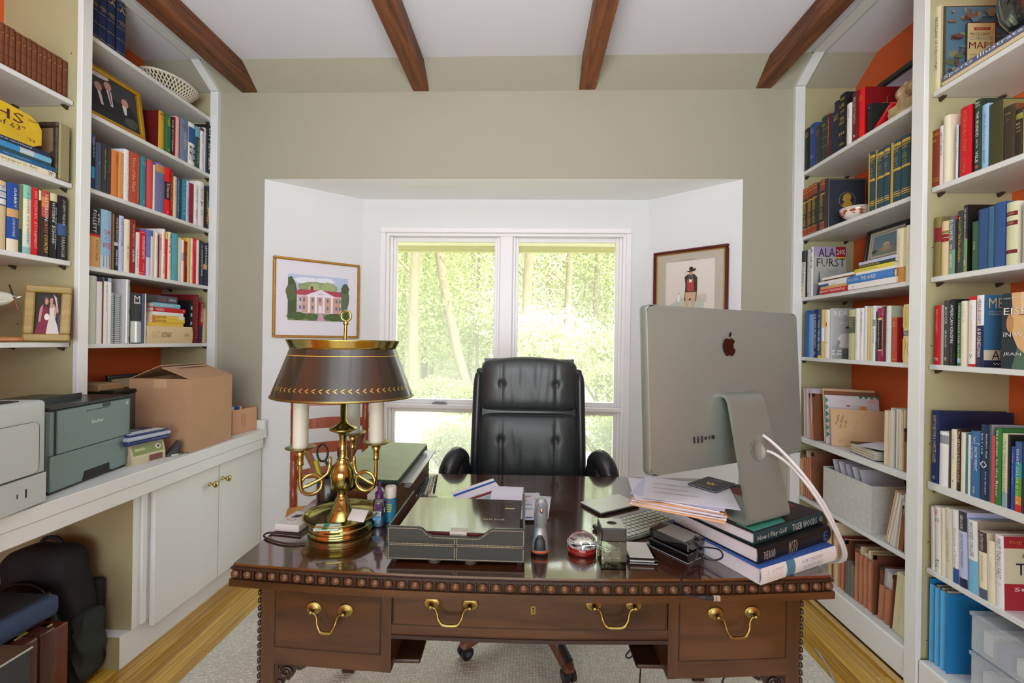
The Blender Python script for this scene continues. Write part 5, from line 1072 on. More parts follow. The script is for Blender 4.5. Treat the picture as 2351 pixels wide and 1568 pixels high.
# pens leaning on the tray's far corner
for k, (c, lab) in enumerate((('#22282a', 'black pen, leftmost of the pens behind the tray'), ('#3c4a48', 'dark green pen second from the left behind the tray'), ('#c9cccb', 'silver pen in the middle behind the tray'), ('#b9a58a', 'bronze and silver pen behind the tray'), ('#2a2a2a', 'black pen, rightmost of the pens behind the tray'))):
    a = U(955+k*10, 1140-k*1, Z=ZD+.012); b_ = U(975+k*6.5, 1100+k*.6, Z=ZD+.035)
    o = thing('pen', lab, 'pen', (0, 0, 0), group='pens behind the tray')
    a, b_ = Vector(a), Vector(b_); d = (b_-a).normalized(); b_ = a+d*.135
    pm = mat('pen_'+c[1:], c, .2, .3)
    MB().cyl(a, a+d*.012, .001, CHROME, .003, 8).cyl(a+d*.012, a+d*.06, .0045, pm, .0048, 10).build('tip_and_grip', o)
    MB().cyl(a+d*.06, a+d*.13, .005, pm, .0045, 10).cyl(a+d*.058, a+d*.062, .0052, CHROME, seg=10).build('barrel', o)
    MB().cyl(a+d*.08+Vector((0, 0, .006)), a+d*.125+Vector((0, 0, .006)), .0009, CHROME, seg=6).cyl(a+d*.13, a+d*.136, .0035, CHROME, seg=8).build('clip', o)
# wooden letter box with green pad
WB = wood('walnut_box', '#4a2c18', '#7a4e2a', .4, axis=1, ring=10)
wbM = T(-.535, 1.43, ZD) @ RZ(-.03)
wb_ = thing('letter_box', 'open brown wooden letter box behind the lamp, piled with papers', 'box', M=wbM)
bw, bd2, bh = .19, .42, .068
MB().rbox(-bw/2, bw/2, 0, .009, .001, bh, WB, .002).build('front_panel', wb_)
for s in (-1, 1):
    o = MB().prism([(0.0095, .001), (bd2, .001), (bd2, bh*1.15), (bd2-.03, bh*1.75), (bd2-.07, bh*1.5), (.0095, bh)], -.0045, .0045, WB, T(s*(bw/2-.0045), 0, 0) @ Matrix(((0, 0, 1, 0), (1, 0, 0, 0), (0, 1, 0, 0), (0, 0, 0, 1)))).build('side_panel', wb_); fixn(o)
MB().box(-bw/2+.0095, bw/2-.0095, .0095, bd2, .001, .008, WB).build('box_floor', wb_)
tag(MB().rbox(-.078, .078, .03, .36, .009, .060, mat('manila_files', '#c9a070', .8, var=.1, scale=60, stretch=(1, 1, 20)), .002).build('file_stack', M=wbM), 'stack of manila files inside the wooden letter box', 'files')
gp = thing('green_pad', 'pale green ledger pad resting across the wooden letter box', 'pad', M=T(-.565, 1.47, ZD+.083) @ RX(.13) @ RZ(-.06))
MB().rbox(-.115, .12, .0, .34, 0, .014, mat('dark_green_binding', '#2f4a38', .5), .002).build('binding', gp)
MB().rbox(-.112, .118, .004, .345, .0142, .020, mat('pale_green_pages', '#b9cfa8', .7, var=.08, scale=10, stretch=(1, 12, 1)), .002).build('pages', gp)
for k in range(3): sheet('plastic_sleeve', 'clear sleeve of papers, %s beside the green pad' % ['lowest', 'middle', 'uppermost'][k], T(-.445+.006*k, 1.66, ZD+.079+.007*k) @ RX(.13) @ RZ(-.05), .07, .3, .004, mat('sleeve', '#b9c0bd', .2, coat=.5), 'sleeve', group='sleeves beside the green pad')
# bottle, glue stick, white spool, pencil cup
q = U(864, 1214, Z=ZD)
bt = thing('spray_bottle', 'clear lens cleaner bottle with a purple pump', 'bottle', (q.x, 1.33, ZD))
MB().lathe([(0, .001), (.017, .001), (.0195, .004), (.0195, .075), (.017, .083), (.010, .087), (0, .087)], glassy('bottle_plastic', (.86, .92, .95), .12, .05), 20).lathe([(0, .003), (.0175, .003), (.0175, .03), (0, .03)], mat('lens_fluid', '#7aa6c4', .2), 16).build('body', bt)
PUR = mat('purple_plastic', '#4a1f55', .35)
MB().lathe([(.013, .0875), (.013, .105), (.010, .107), (.006, .112), (.006, .135), (.004, .137), (0, .137)], PUR, 16).build('pump_cap', bt)
art('label', bt, T(0, -.0202, .05) @ RX(math.pi/2), .026, .05, [('#b7c9d6', R4(0, 0, 1, .55)), ('#5a2a68', R4(.3, .6, 1, 1)), ('#6aa0c4', R4(0, 0, 1, .25))])
text('LENS', flat('#2a4a8a'), 0, T(0, -.0206, .045) @ RX(math.pi/2), bt, fit=(.022, .007)); text('CLEANER', flat('#2a4a8a'), 0, T(0, -.0206, .037) @ RX(math.pi/2), bt, fit=(.024, .006))
q = U(896, 1195, Z=ZD)
gs = thing('glue_stick', 'blue glue stick with a white cap beside the lens cleaner', 'glue', (q.x, 1.37, ZD))
MB().cyl((0, 0, .001), (0, 0, .077), .0185, flat('#2f86a8', .35), seg=20).build('body', gs); MB().lathe([(.018, .0772), (.0185, .108), (.016, .112), (0, .112)], flat('#d5d2c2', .35), 20).build('cap', gs)
art('label', gs, T(.002, -.0192, .05) @ RX(math.pi/2), .02, .05, [('#c23a3a', R4(.2, .82, .8, .92)), ('#c9c24a', R4(.1, .62, .9, .7)), ('#c9c24a', R4(.1, .48, .9, .56)), ('#c9c24a', R4(.1, .34, .9, .42)), ('#c9c24a', R4(.2, .2, .8, .28))])
q = U(820, 1165, Z=ZD)
td = thing('tape_dispenser', 'white rounded box standing behind the lamp arm', 'dispenser', (-.497, 1.40, ZD))
MB().rbox(-.035, .03, 0, .03, .001, .072, flat('#d3d3c6', .4), .004).build('body', td)
MB().lathe([(0, 0), (.024, 0), (.024, .012), (0, .012)], flat('#c7c7bb', .4), 20, M=T(-.003, .009, .070) @ RX(-math.pi/2)).build('dome', td)
text('Dymo', flat('#33333a'), 0, T(-.005, -.0005, .03) @ RX(math.pi/2), td, fit=(.012, .004))
pc = thing('pencil_cup', 'dark pencil cup with pens behind the brass lamp', 'cup', (-.685, 1.46, ZD))
MB().lathe([(0, .001), (.042, .001), (.043, .004), (.043, .11), (.041, .112), (.040, .108), (.040, .006), (0, .006)], mat('black_cup', '#26221f', .3, coat=.4), 24).build('cup', pc)
def up(name, lab, a, b_, w_, t_, m, cat):
    a, b_ = Vector(a), Vector(b_); d = (b_-a).normalized(); s_ = Vector((0, 1, 0)).cross(d).normalized(); n_ = d.cross(s_)
    L = (b_-a).length; M = Matrix((s_, n_, d)).transposed().to_4x4(); M.translation = a
    return tag(MB().rbox(-w_/2, w_/2, -t_/2, t_/2, 0, L, m, min(.001, t_*.3)).build(name, M=M), lab, cat)
c0 = Vector((-.685, 1.46, ZD))
up('wooden_ruler', 'wooden ruler tilted left in the pencil cup', c0+Vector((.01, 0, .01)), c0+Vector((-.105, .0, .235)), .026, .003, wood('ruler_wood', '#6b4a26', '#8a6434', .5, axis=2), 'ruler')
up('letter_opener', 'broad dark wooden letter opener tilted right in the pencil cup', c0+Vector((-.02, .01, .01)), c0+Vector((.105, .01, .262)), .030, .004, wood('opener_wood', '#4a2618', '#6b3a24', .4, axis=2), 'letter opener')
up('blue_pen', 'blue pen with a silver top in the pencil cup', c0+Vector((.0, -.02, .01)), c0+Vector((.052, -.02, .19)), .010, .010, flat('#264a8a', .3), 'pen')
up('yellow_marker', 'yellow-ended marker in the pencil cup', c0+Vector((0, -.01, .01)), c0+Vector((-.045, -.01, .165)), .012, .012, flat('#b9b22a', .4), 'marker')
scs = thing('scissors', 'black-handled scissors standing in the pencil cup', 'scissors', c0+Vector((-.005, .015, .01)))
MB().rbox(-.008, .008, -.001, .001, 0, .13, CHROME, .0005).build('blades', scs)
for s in (-1, 1):
    cx = -.03 if s < 0 else .045
    MB().tube([(cx+.019*math.cos(t_), 0, .175+.030*math.sin(t_)) for t_ in [i*math.tau/20 for i in range(20)]], .0038, BLACKP, 8, closed=True).cyl((0, 0, .115), (cx*.7, 0, .15), .005, BLACKP).build('handle_loop', scs)
# white boxes on the far left
q = U(668, 1222, Z=ZD)
ap = thing('white_box', 'small white earphone box on the left corner of the desk', 'box', M=T(-.718, 1.262, ZD) @ RZ(-.10))
MB().rbox(-.046, .034, 0, .105, .0008, .022, mat('white_card', '#d2d4cc', .45), .002).build('box_body', ap)
art('label', ap, T(-.01, .055, .0224), .05, .05, [('#3a3f46', [(.1, .45), (.6, .55), (.7, 1), (.2, .9)]), ('#b06a6a', EL(.35, .2, .3, .14)), ('#d2d4cc', EL(.35, .2, .25, .10))])
# ------------------------------------------------------------------ keyboard, trackpad
KA = Vector(U(1346, 1212, Z=ZD+.012)); KB_ = Vector(U(1440, 1240, Z=ZD+.008)); KC = Vector(U(1545, 1212, Z=ZD+.008))
kd = (KC-KB_); ang = math.atan2(kd.y, kd.x)
kM = T(KB_.x-.16*math.cos(ang)*0, KB_.y, ZD) @ RZ(ang)
KM = T(.296, 1.268, ZD+.0) @ RZ(.56)
kb = thing('keyboard', 'silver keyboard with grey keys partly under the book stack', 'keyboard', M=KM)
KSIL = mat('keyboard_silver', '#aab5a8', .3, .6)
kbM = RX(.05)
MB().rbox(-.028, .233, .004, .121, .002, .0141, flat('#39403b', .4), .002).rbox(-.03, .235, -.002, .0035, .003, .0145, KSIL, .001).rbox(-.0302, .2352, -.0006, .1, .0005, .0105, mat('keyboard_base', '#3f4843', .4), .002).build('body', kb)
kk = MB().rbox(-.0075, .0075, -.0072, .0072, 0, .003, mat('key_grey', '#c6cfbe', .5), .001).mesh('key')
for r_ in range(6):
    for c_ in range(14):
        o = bpy.data.objects.new('key', kk); COL.objects.link(o); o.parent = kb; o.location = (-.018+c_*.0186, .012+r_*.0182, .0142)
pad = [U(1330, 1153, Z=ZD+.012), U(1380, 1176, Z=ZD+.01), U(1471, 1153, Z=ZD+.012), U(1419, 1136, Z=ZD+.014)]
cpx = sum((Vector(p) for p in pad), Vector())/4; e1 = (Vector(pad[2])-Vector(pad[1])); a1 = math.atan2(e1.y, e1.x)
tp = thing('trackpad', 'square silver trackpad lying behind the paperclip holder', 'trackpad', M=T(cpx.x, cpx.y, ZD) @ RZ(a1))
MB().rbox(-.09, .09, -.055, .055, .001, .0075, mat('trackpad_edge', '#4a4f4c', .3, .5), .002).build('base', tp)
MB().rbox(-.091, .091, -.056, .056, .0078, .0125, mat('trackpad_top', '#c6c9bd', .3, .2), .002).build('touch_surface', tp)
# paperweight
q = U(1336, 1275, Z=ZD)
pw = thing('paperweight', 'clear domed paperweight with a red base and gold line', 'paperweight', (.158, 1.212, ZD))
MB().lathe([(0, .0006), (.038, .0006), (.0405, .003), (.041, .018), (.040, .0195), (0, .0195)], mat('red_lacquer', '#8c1218', .2, coat=.6), 32).lathe([(.0411, .011), (.0413, .012)], GOLD, 32).build('base', pw)
gd = mat('crystal_glass', '#ffffff', .02, trans=1)
MB().lathe([(0, .020), (.0395, .020), (.0402, .022), (.0395, .026), (.036, .035), (.029, .044), (.018, .0505), (.008, .0525), (0, .053)], gd, 32).build('glass_dome', pw)
rb_ = MB()
for i in range(44):
    a = math.tau*i/44; rb_.cyl((.040*math.cos(a), .040*math.sin(a), .0197), (.0405*math.cos(a), .0405*math.sin(a), .0262), .0016, mat('ribbed_silver', '#c9ccc4', .2, .5), seg=5)
rb_.build('ribbed_collar', pw)['kind'] = 'stuff'
# paperclip holder
q = U(1408, 1306, Z=ZD)
cp = thing('paperclip_holder', 'tall square paperclip dispenser with black top and clear lower half', 'holder', M=T(.2275, 1.148, ZD) @ RZ(.02))
cw = .0325; CG = glassy('smoky_plastic', (.88, .92, .84), .06, .03)
for (x0, x1, y0, y1) in ((-cw, cw, -cw, -cw+.002), (-cw, cw, cw-.002, cw), (-cw, -cw+.002, -cw+.002, cw-.002), (cw-.002, cw, -cw+.002, cw-.002)): MB().box(x0, x1, y0, y1, .002, .072, CG).build('clear_wall', cp)
MB().box(-cw, cw, -cw, cw, .0006, .002, CG).build('bottom', cp)
MB().rbox(-cw, cw, -cw, cw, .0722, .107, mat('holder_black', '#25292b', .25, coat=.5), .003).build('black_cap', cp)
MB().rbox(-cw+.002, cw-.002, -cw+.002, cw-.002, .1072, .1082, mat('holder_lid', '#aeb3a2', .2, .4), .001).lathe([(.011, .1084), (.009, .1086), (.0088, .1083), (0, .1083)], BLACKM, 20, sx=1.2).build('lid', cp)
pcm = mat('steel_wire', '#b9bcae', .25, .8); pcl = MB()
for _ in range(70):
    c = Vector((random.uniform(-.022, .022), random.uniform(-.022, .022), random.uniform(.006, .036))); R_ = Matrix.Rotation(random.uniform(0, 6), 3, 'X') @ Matrix.Rotation(random.uniform(0, 6), 3, 'Y')
    pts = [c+(R_ @ Vector(v_)) for v_ in ((-.008, -.003, 0), (.008, -.003, 0), (.010, 0, 0), (.008, .003, 0), (-.010, .003, 0), (-.012, 0, 0), (-.008, -.0018, 0), (.005, -.0018, 0))]
    pcl.tube([(max(-.029, min(.029, p.x)), max(-.029, min(.029, p.y)), max(.004, min(.045, p.z))) for p in pts], .0005, pcm, 3)
x = pcl.build('paperclips', M=cp.matrix_world.copy() if False else T(.2275, 1.148, ZD)); tag(x, 'heap of steel paperclips inside the dispenser', 'paperclips'); x['kind'] = 'stuff'
# clear card case
cd = thing('card_case', 'clear plastic card case holding pale cards beside the dispenser', 'case', M=T(.312, 1.142, ZD) @ RZ(-.02))
MB().rbox(-.038, .038, -.0, .105, .0006, .006, glassy('clear_case', (.85, .87, .9), .15, .03), .002).rbox(-.038, .038, 0, .105, .013, .0145, glassy('clear_case', (.85, .87, .9), .15, .03), .001).build('case_shell', cd)
MB().rbox(-.034, .030, .006, .1, .0065, .012, mat('card_stack', '#c2c8bd', .3), .001).rbox(-.034, .030, .012, .1, .0147, .0160, mat('card_top', '#c6ccc0', .25), .0005).build('cards', cd)
# hard drives
HA = Vector(U(1480, 1247, Z=ZD+.02)); HBv = Vector(U(1572, 1300, Z=ZD+.01)); ha = math.atan2((HBv-HA).y, (HBv-HA).x)
HS = mat('glossy_black', '#101112', .12, coat=1); HG = mat('brushed_silver', '#aeb3ac', .3, .5)
hM = T(.432, 1.155, ZD) @ RZ(ha)     # x runs from back-left to front
for k, (z0, dx, lab, m) in enumerate(((.001, .0, 'black external drive with silver rim, underneath', HS), (.030, -.006, 'black external drive with silver top, lying on the other one', HS))):
    o = thing('hard_drive', lab, 'drive', M=T(.0, .0, z0) @ T(dx*0, 0, 0) @ hM)
    L_, W_2 = (.125, .080)
    MB().rbox(-L_, .0, 0, W_2, 0, .024, m, .003).build('body', o)
    MB().rbox(-L_-.001, .001, -.001, W_2+.001, .0, .0022, HG, .001).build('silver_rim', o) if k == 0 else MB().rbox(-L_+.025, -.012, .003, W_2-.003, .0242, .0252, HG, .0004).build('silver_top', o)
BC = mat('black_cable', '#14161a', .35)
hp = hM @ Vector((0, .05, .02)); 
cable([hp+Vector((0, 0, .016)), hp+Vector((.03, -.015, .02)), tuple(U(1655, 1262, Z=ZD+.05)), tuple(U(1662, 1280, Z=ZD+.045)), tuple(U(1640, 1288, Z=ZD+.04)), tuple(U(1610, 1280, Z=ZD+.04)), hp+Vector((.004, .01, -.005))], .0022, BC, 'drive_cable', 'short black cable looping from the upper drive against the books')
dpt = [hp+Vector((0, .02, .035)), tuple(U(1590, 1240, Z=ZD+.07)), tuple(U(1603, 1262, Z=ZD+.06)), tuple(U(1598, 1285, Z=ZD+.035)), tuple(U(1577, 1310, Z=ZD+.012)), tuple(U(1562, 1335, Y=1.048)), tuple(U(1560, 1352, Y=1.046)), tuple(U(1575, 1366, Y=1.046)), tuple(U(1603, 1370, Y=1.046))]
uc = thing('usb_cable', 'black USB cable hanging over the desk edge', 'cable', (0, 0, 0))
MB().tube(dpt, .0024, BC, 8, smoothn=2).build('cord', uc)
a = Vector(U(1603, 1370, Y=1.046)); b_ = Vector(U(1637, 1373, Y=1.046)); c = Vector(U(1653, 1372, Y=1.046))
MB().cyl(a, a.lerp(b_, .4), .003, BC, .0055, 10).cyl(a.lerp(b_, .4), b_, .0058, BC, .006, 10).build('plug_grip', uc)
MB().rbox(0, (c-b_).length, -.003, .003, -.006, .006, mat('usb_metal', '#b9b8ac', .35, .5), .0005).box(.005, .008, -.0033, -.003, -.004, -.0015, BLACKM).box(.005, .008, -.0033, -.003, .0015, .004, BLACKM).build('metal_plug', uc, M=T(*b_))
# ------------------------------------------------------------------ stack of big books, papers, passport
def lay(C, ang, L, D, Tk, col, label, group, t_=(), b__=(), front=None, pagecol=None):
    "C: corner at spine's near end; ang: direction of the spine; pages go to the left of it"
    d1 = Vector((math.cos(ang), math.sin(ang), 0)); d2 = Vector((-d1.y, d1.x, 0))
    # book frame: x up (thickness), y away from spine viewer (d2), z along the spine towards the viewer's left (-d1)
    M = Matrix((Vector((0, 0, 1)), d2, -d1)).transposed().to_4x4(); M.translation = Vector(C)+d1*L
    return book(label, M, Tk-.0005, L, D, col, True, b__, t_, group, front=front, pagecol=pagecol)
PGW = mat('white_page_edges', '#cfd0d6', .8, bump=.2, bscale=300)
BA = .50
lay((.575, 1.068, ZD+.0005), .47, .305, .30, .041, '#cfd2cd', 'large white book lettered OUR CENTURY IN PICTURES, lowest of the desk stack', 'books under the computer', [v('LIFE', .72, .93, 'pink', .55), v('OUR CENTURY', .17, .45, 'silver', .28, .15), v('IN PICTURES', .2, .45, 'silver', .25, -.2)][0:0] + [('LIFE', .07, .27, '#d9c4c4', .55), ('OUR CENTURY', .5, .8, '#a9aca8', .25, .18), ('IN PICTURES', .53, .8, '#a9aca8', .25, -.18)], [(.58, .69, '#4a7890')], front='#3a5fa8', pagecol=PGW)
lay((.578, 1.088, ZD+.0415), .50, .315, .27, .040, '#16181a', 'thick black glossy novel in the middle of the desk stack', 'books under the computer', [('THE ROAD', .05, .2, '#a9aaa8', .5), ('MOTO', .38, .5, '#a39a7c', .8), ('E', .88, .94, '#3a5aa8', .6)], (), front='#101214', pagecol=PGW)
lay((.577, 1.104, ZD+.0815), .525, .315, .26, .031, '#1f3b3f', 'green and red golf book on top of the desk stack', 'books under the computer', [('How I Play Golf', .02, .42, '#b9c0bd', .55), ('TIGER WOODS', .5, .88, '#b9c0bd', .6), ('Q', .92, .97, '#d0d0d0', .5)], (), front='#2a2424', pagecol=PGW)
ZT = ZD+.113
gM = T(.577, 1.104, ZT-.0002) @ RZ(.525)
gb = art('cover_print', bpy.data.objects.get('book'), Matrix.Identity(4), .001, .001, [('#2a2424', R4(0, 0, 1, 1))]); bpy.data.objects.remove(gb)
cvp = thing('golf_cover', 'x', 'x', M=gM); bpy.data.objects.remove(cvp)
gob = [o for o in COL.objects if o.get('label', '').startswith('green and red golf')][0]
art('cover_print', gob, gob.matrix_basis.inverted() @ gM @ T(.157, .13, 0), .30, .25, [('#2b2326', R4(0, 0, 1, 1)), ('#6b2a2c', [(.35, .3), (.95, .2), (1, .9), (.6, 1), (.3, .7)]), ('#3f8f7a', [(.0, 0), (.45, 0), (.55, .12), (.2, .3), (.0, .2)]), ('#8a3a38', [(.55, .4), (.85, .35), (.9, .7), (.6, .75)]), ('#241f22', EL(.3, .6, .2, .2))])
# folders and papers
q1 = Vector(U(1470, 1150, Z=ZT+.02)); q2 = Vector(U(1700, 1198, Z=ZT+.012))
pa = math.atan2((q2-q1).y, (q2-q1).x)
PM = T(.455, 1.285, 0) @ RZ(pa+.02)
FO = [('#e0b080', 'orange-edged manila folder'), ('#d9dbe2', 'white file'), ('#e3b98a', 'manila folder'), ('#cfd0e6', 'pale lavender file'), ('#d8a878', 'tan folder'), ('#dcdce4', 'white printed sheaf')]
zz = ZT+.001
nm = ['bottom', 'second', 'third', 'fourth', 'fifth', 'sixth']
for k, (c, lab) in enumerate(FO):
    o = tag(MB().rbox(-.135+.004*k, .125-.003*k, -.09+.003*(k % 3), .13, 0, .0045, flat(c, .7), .001).build('file_folder', M=T(0, 0, zz) @ PM @ RZ(.03*((k*7 % 5)-2))), '%s, %s up in the pile under the passport' % (lab, nm[k]), 'folder', 'file pile by the computer'); zz += .0047
for k in range(3):
    sheet('paper_sheet', ['white sheet poking out left at the top of the pile', 'lavender-edged sheet second from the top of the pile', 'loose white sheet under the passport'][k], T(0, 0, zz) @ PM @ T(-.02+.02*k, .02, 0) @ RZ((.28, -.08, .12)[k]), .25, .2, .0012, flat(['#dcdce6', '#c9cbe4', '#e0e0e8'][k], .7), 'paper', [('#b9bac8', .1, .3, .6, .33), ('#b9bac8', .1, .5, .5, .53), ('#b9bac8', .1, .7, .55, .73)]); zz += .0016
pz = zz+.001
c4 = [Vector(U(x, y, Z=pz+.004)) for x, y in ((1563, 1107), (1645, 1141), (1705, 1116), (1627, 1083))]
pcx = sum(c4, Vector())/4; e = c4[0]-c4[3]; pa2 = math.atan2(e.y, e.x)
pp_ = thing('passport', 'dark blue passport with gold crest lying on the papers', 'passport', M=T(pcx.x, pcx.y, pz) @ RZ(math.atan2((c4[2]-c4[1]).y, (c4[2]-c4[1]).x)))
PN = mat('passport_blue', '#1a2236', .5, bump=.1, bscale=300)
MB().rbox(-.062, .062, -.044, .044, .0034, .0046, PN, .0004).rbox(-.062, .062, -.044, .044, 0, .0008, PN, .0003).rbox(-.062, .062, .0425, .0442, 0, .0046, PN, .0004).build('cover', pp_)
MB().box(-.060, .060, -.043, .042, .001, .0033, flat('#a9c4d2')).build('page_block', pp_)
PT = Matrix.Identity(4) @ RZ(-math.pi/2)
text('PASSPORT', GOLD, 0, T(-.045, 0, .0049) @ RZ(-math.pi/2), pp_, fit=(.05, .008))
text('United States', GOLD, 0, T(.035, 0, .0049) @ RZ(-math.pi/2), pp_, fit=(.034, .005)); text('of America', GOLD, 0, T(.043, 0, .0049) @ RZ(-math.pi/2), pp_, fit=(.026, .005)); text('[o]', GOLD, 0, T(.054, 0, .0049) @ RZ(-math.pi/2), pp_, fit=(.008, .004))
art('gold_crest', pp_, T(-.006, 0, .0049) @ RZ(-math.pi/2), .036, .036, [(GOLD, [(.5, .95), (.58, .85), (.7, .7), (.98, .9), (.9, .6), (.75, .45), (.85, .2), (.6, .3), (.5, .05), (.4, .3), (.15, .2), (.25, .45), (.1, .6), (.02, .9), (.3, .7), (.42, .85)]), (PN, [(.42, .62), (.58, .62), (.58, .42), (.5, .34), (.42, .42)]), (GOLD, R4(.45, .5, .55, .6))])
# ------------------------------------------------------------------ computer seen from behind
ALU = mat('bead_blasted_aluminium', '#8b968d', .36, .4, bump=.04, bscale=500)
A_ = Vector((.2955, 1.155, 0)); B_ = Vector((.8885, 1.470, 0))
xd = (B_-A_).normalized(); IW = .65
IM = Matrix((xd, Vector((-xd.y, xd.x, 0)), Vector((0, 0, 1)))).transposed().to_4x4(); IM.translation = Vector(((A_.x+B_.x)/2, (A_.y+B_.y)/2-.022, ZT))
im = thing('desktop_computer', 'large aluminium all-in-one computer seen from behind on stacked books', 'computer', M=IM)
zb, ztp = 1.001-ZT, 1.452-ZT; tl = RX(-.055)   # leans a little
BM_ = T(0, 0, (zb+ztp)/2) @ tl
def rrect(w_, h_, r_, n=6):
    P = []
    for (cx, cz, a0) in ((w_/2-r_, h_/2-r_, 0), (-w_/2+r_, h_/2-r_, 90), (-w_/2+r_, -h_/2+r_, 180), (w_/2-r_, -h_/2+r_, 270)):
        for i in range(n+1): a = math.radians(a0+90*i/n); P.append((cx+r_*math.cos(a), cz+r_*math.sin(a)))
    return P
bdm = MB(); Hh = ztp-zb; outl = rrect(IW, Hh, .018); k = len(outl)
lay_ = [(.010, 1.0, 0), (-.014, 1.0, 0), (-.017, .997, .0)]
def ring(y, s): return [(p[0]*s, y, p[1]*s) for p in outl]
vs = ring(.013, .992)+ring(.010, 1)+ring(-.010, 1)+ring(-.0145, .99)
fs = [(i+r_*k, (i+1) % k+r_*k, (i+1) % k+(r_+1)*k, i+(r_+1)*k) for r_ in range(3) for i in range(k)]
bdm.add(vs, fs, ALU, True); bdm.add(vs[:k], [tuple(range(k))], BLACKP)
# gently domed back
G = 22; gv = []; 
for j in range(G+1):
    for i in range(G+1):
        u_, v_ = 2*i/G-1, 2*j/G-1
        x_, z_ = u_*(IW*.495-.0), v_*(Hh*.495)
        cxr = IW*.495-.018; czr = Hh*.495-.018
        if abs(x_) > cxr and abs(z_) > czr:
            dx_, dz_ = abs(x_)-cxr, abs(z_)-czr; d = math.hypot(dx_, dz_)
            m_ = max(dx_, dz_)
            if d > 0: x_ = math.copysign(cxr+dx_*m_/d, x_); z_ = math.copysign(czr+dz_*m_/d, z_)
        dome = .016*(1-abs(u_)**3)*(1-abs(v_)**3)
        gv.append((x_, -.0145-dome, z_))
bdm.add(gv, [(j*(G+1)+i, j*(G+1)+i+1, (j+1)*(G+1)+i+1, (j+1)*(G+1)+i) for j in range(G) for i in range(G)], ALU, True)
ib = fixn(bdm.build('body', im, M=BM_))
LG = mat('glossy_black_logo', '#0b0b0c', .08, coat=1)
ap_ = [(.5, .80), (.60, .84), (.72, .84), (.86, .76), (.92, .68), (.82, .58), (.80, .45), (.86, .33), (.95, .27), (.88, .12), (.76, -.02), (.66, -.04), (.5, .02), (.36, -.04), (.24, 0), (.10, .16), (.03, .38), (.05, .6), (.16, .78), (.30, .85), (.42, .82)]
art('fruit_logo', ib, T(-.030, -.0318, .118) @ RX(math.pi/2), .058, .058, [(LG, ap_), (LG, [(.50, .90), (.50, 1.02), (.60, 1.16), (.68, 1.16), (.68, 1.04), (.60, .92)])])
ph = MB(); pxm = T(0, -.0285, 0)
for i, (w_, h_) in enumerate(((.004, .018), (.004, .018), (.004, .018), (.006, .012), (.003, .012), (.010, .014))):
    x_ = -.178+i*.0145; ph.rbox(x_-w_/2, x_+w_/2, -.0303, -.0275, -.1405-h_/2+(.004 if i > 2 else 0), -.1405+h_/2, BLACKM, .0005)
    ph.add([(x_-.002, -.0305, -.122), (x_+.002, -.0305, -.122), (x_+.002, -.0305, -.119), (x_-.002, -.0305, -.119)], [(0, 1, 2, 3)], flat('#8a8d84'))
ph.lathe([(0, 0), (.003, 0), (0, .001)], BLACKM, 10, M=T(-.012, -.0308, -.155) @ RX(math.pi/2)); ph.build('ports', ib)
# stand: one bent plate
SW = .17; sx = -.005; prof = []
path = [(-.028, .335), (-.052, .335), (-.066, .318), (-.075, .28), (-.135, .03), (-.138, .012), (-.130, .003), (-.115, .0), (.06, .0)]
P2 = [Vector((a, b_)) for a, b_ in path]
for _ in range(2):
    Q = [P2[0]]
    for a, b_ in zip(P2, P2[1:]): Q += [a*.75+b_*.25, a*.25+b_*.75]
    Q.append(P2[-1]); P2 = Q
tk = .009; inn = []
for i, p in enumerate(P2):
    t_ = (P2[min(i+1, len(P2)-1)]-P2[max(i-1, 0)]).normalized(); inn.append(p+Vector((-t_.y, t_.x))*tk)
sd = MB(); n = len(P2); z_off = .001
def sv(x, lst): return [(x, p.x, p.y+z_off) for p in lst]
wfun = lambda p: SW/2*(.86+.14*(1-min(1, max(0, p.y/.335))))
vs = []
for i in range(n):
    for (L, s) in ((P2, -1), (P2, 1), (inn, 1), (inn, -1)): p = L[i]; vs.append((sx+s*wfun(P2[i]), p.x, max(p.y, 0)+z_off if L is P2 else p.y+z_off))
fs = []
for i in range(n-1):
    for a in range(4): fs.append((i*4+a, i*4+(a+1) % 4, (i+1)*4+(a+1) % 4, (i+1)*4+a))
fs += [(0, 1, 2, 3), ((n-1)*4+3, (n-1)*4+2, (n-1)*4+1, (n-1)*4)]
sd.add(vs, fs, ALU, False); sdo = fixn(sd.build('stand', im))
hz_ = .185; hy = -.075-(.28-hz_)/.25*.06-.012
MB().lathe([(0, 0), (.027, 0), (.028, -.001), (.0265, .0015), (.0265, .0005), (0, .0005)], mat('cable_hole_grey', '#8f948a', .5, .3), 28, M=T(sx+.0, hy+.010, hz_) @ RX(math.pi/2-.235)).build('cable_hole', sdo)  # grey disc with a rim marks the cable hole
WC = mat('white_cable', '#d9dcdc', .35)
WP = lambda px, py, Y: tuple(U(px, py, Y=Y))
cable([WP(1747, 997, 1.235), WP(1765, 1008, 1.21), WP(1800, 1040, 1.18), WP(1850, 1095, 1.15), WP(1895, 1160, 1.16), WP(1925, 1225, 1.19), WP(1943, 1265, 1.24), WP(1940, 1288, 1.28), WP(1915, 1290, 1.34), WP(1890, 1283, 1.40)], .0042, WC, 'power_cord', 'upper white cable running from the computer stand down past the books', seg=10)
cable([WP(1749, 1034, 1.235), WP(1772, 1037, 1.21), WP(1812, 1065, 1.185), WP(1848, 1105, 1.155), WP(1880, 1150, 1.15), WP(1905, 1195, 1.165), WP(1930, 1245, 1.20), WP(1938, 1275, 1.25), WP(1925, 1290, 1.30), WP(1900, 1290, 1.38)], .0042, WC, 'video_cable', 'lower white cable running from the computer stand down past the books', seg=10)
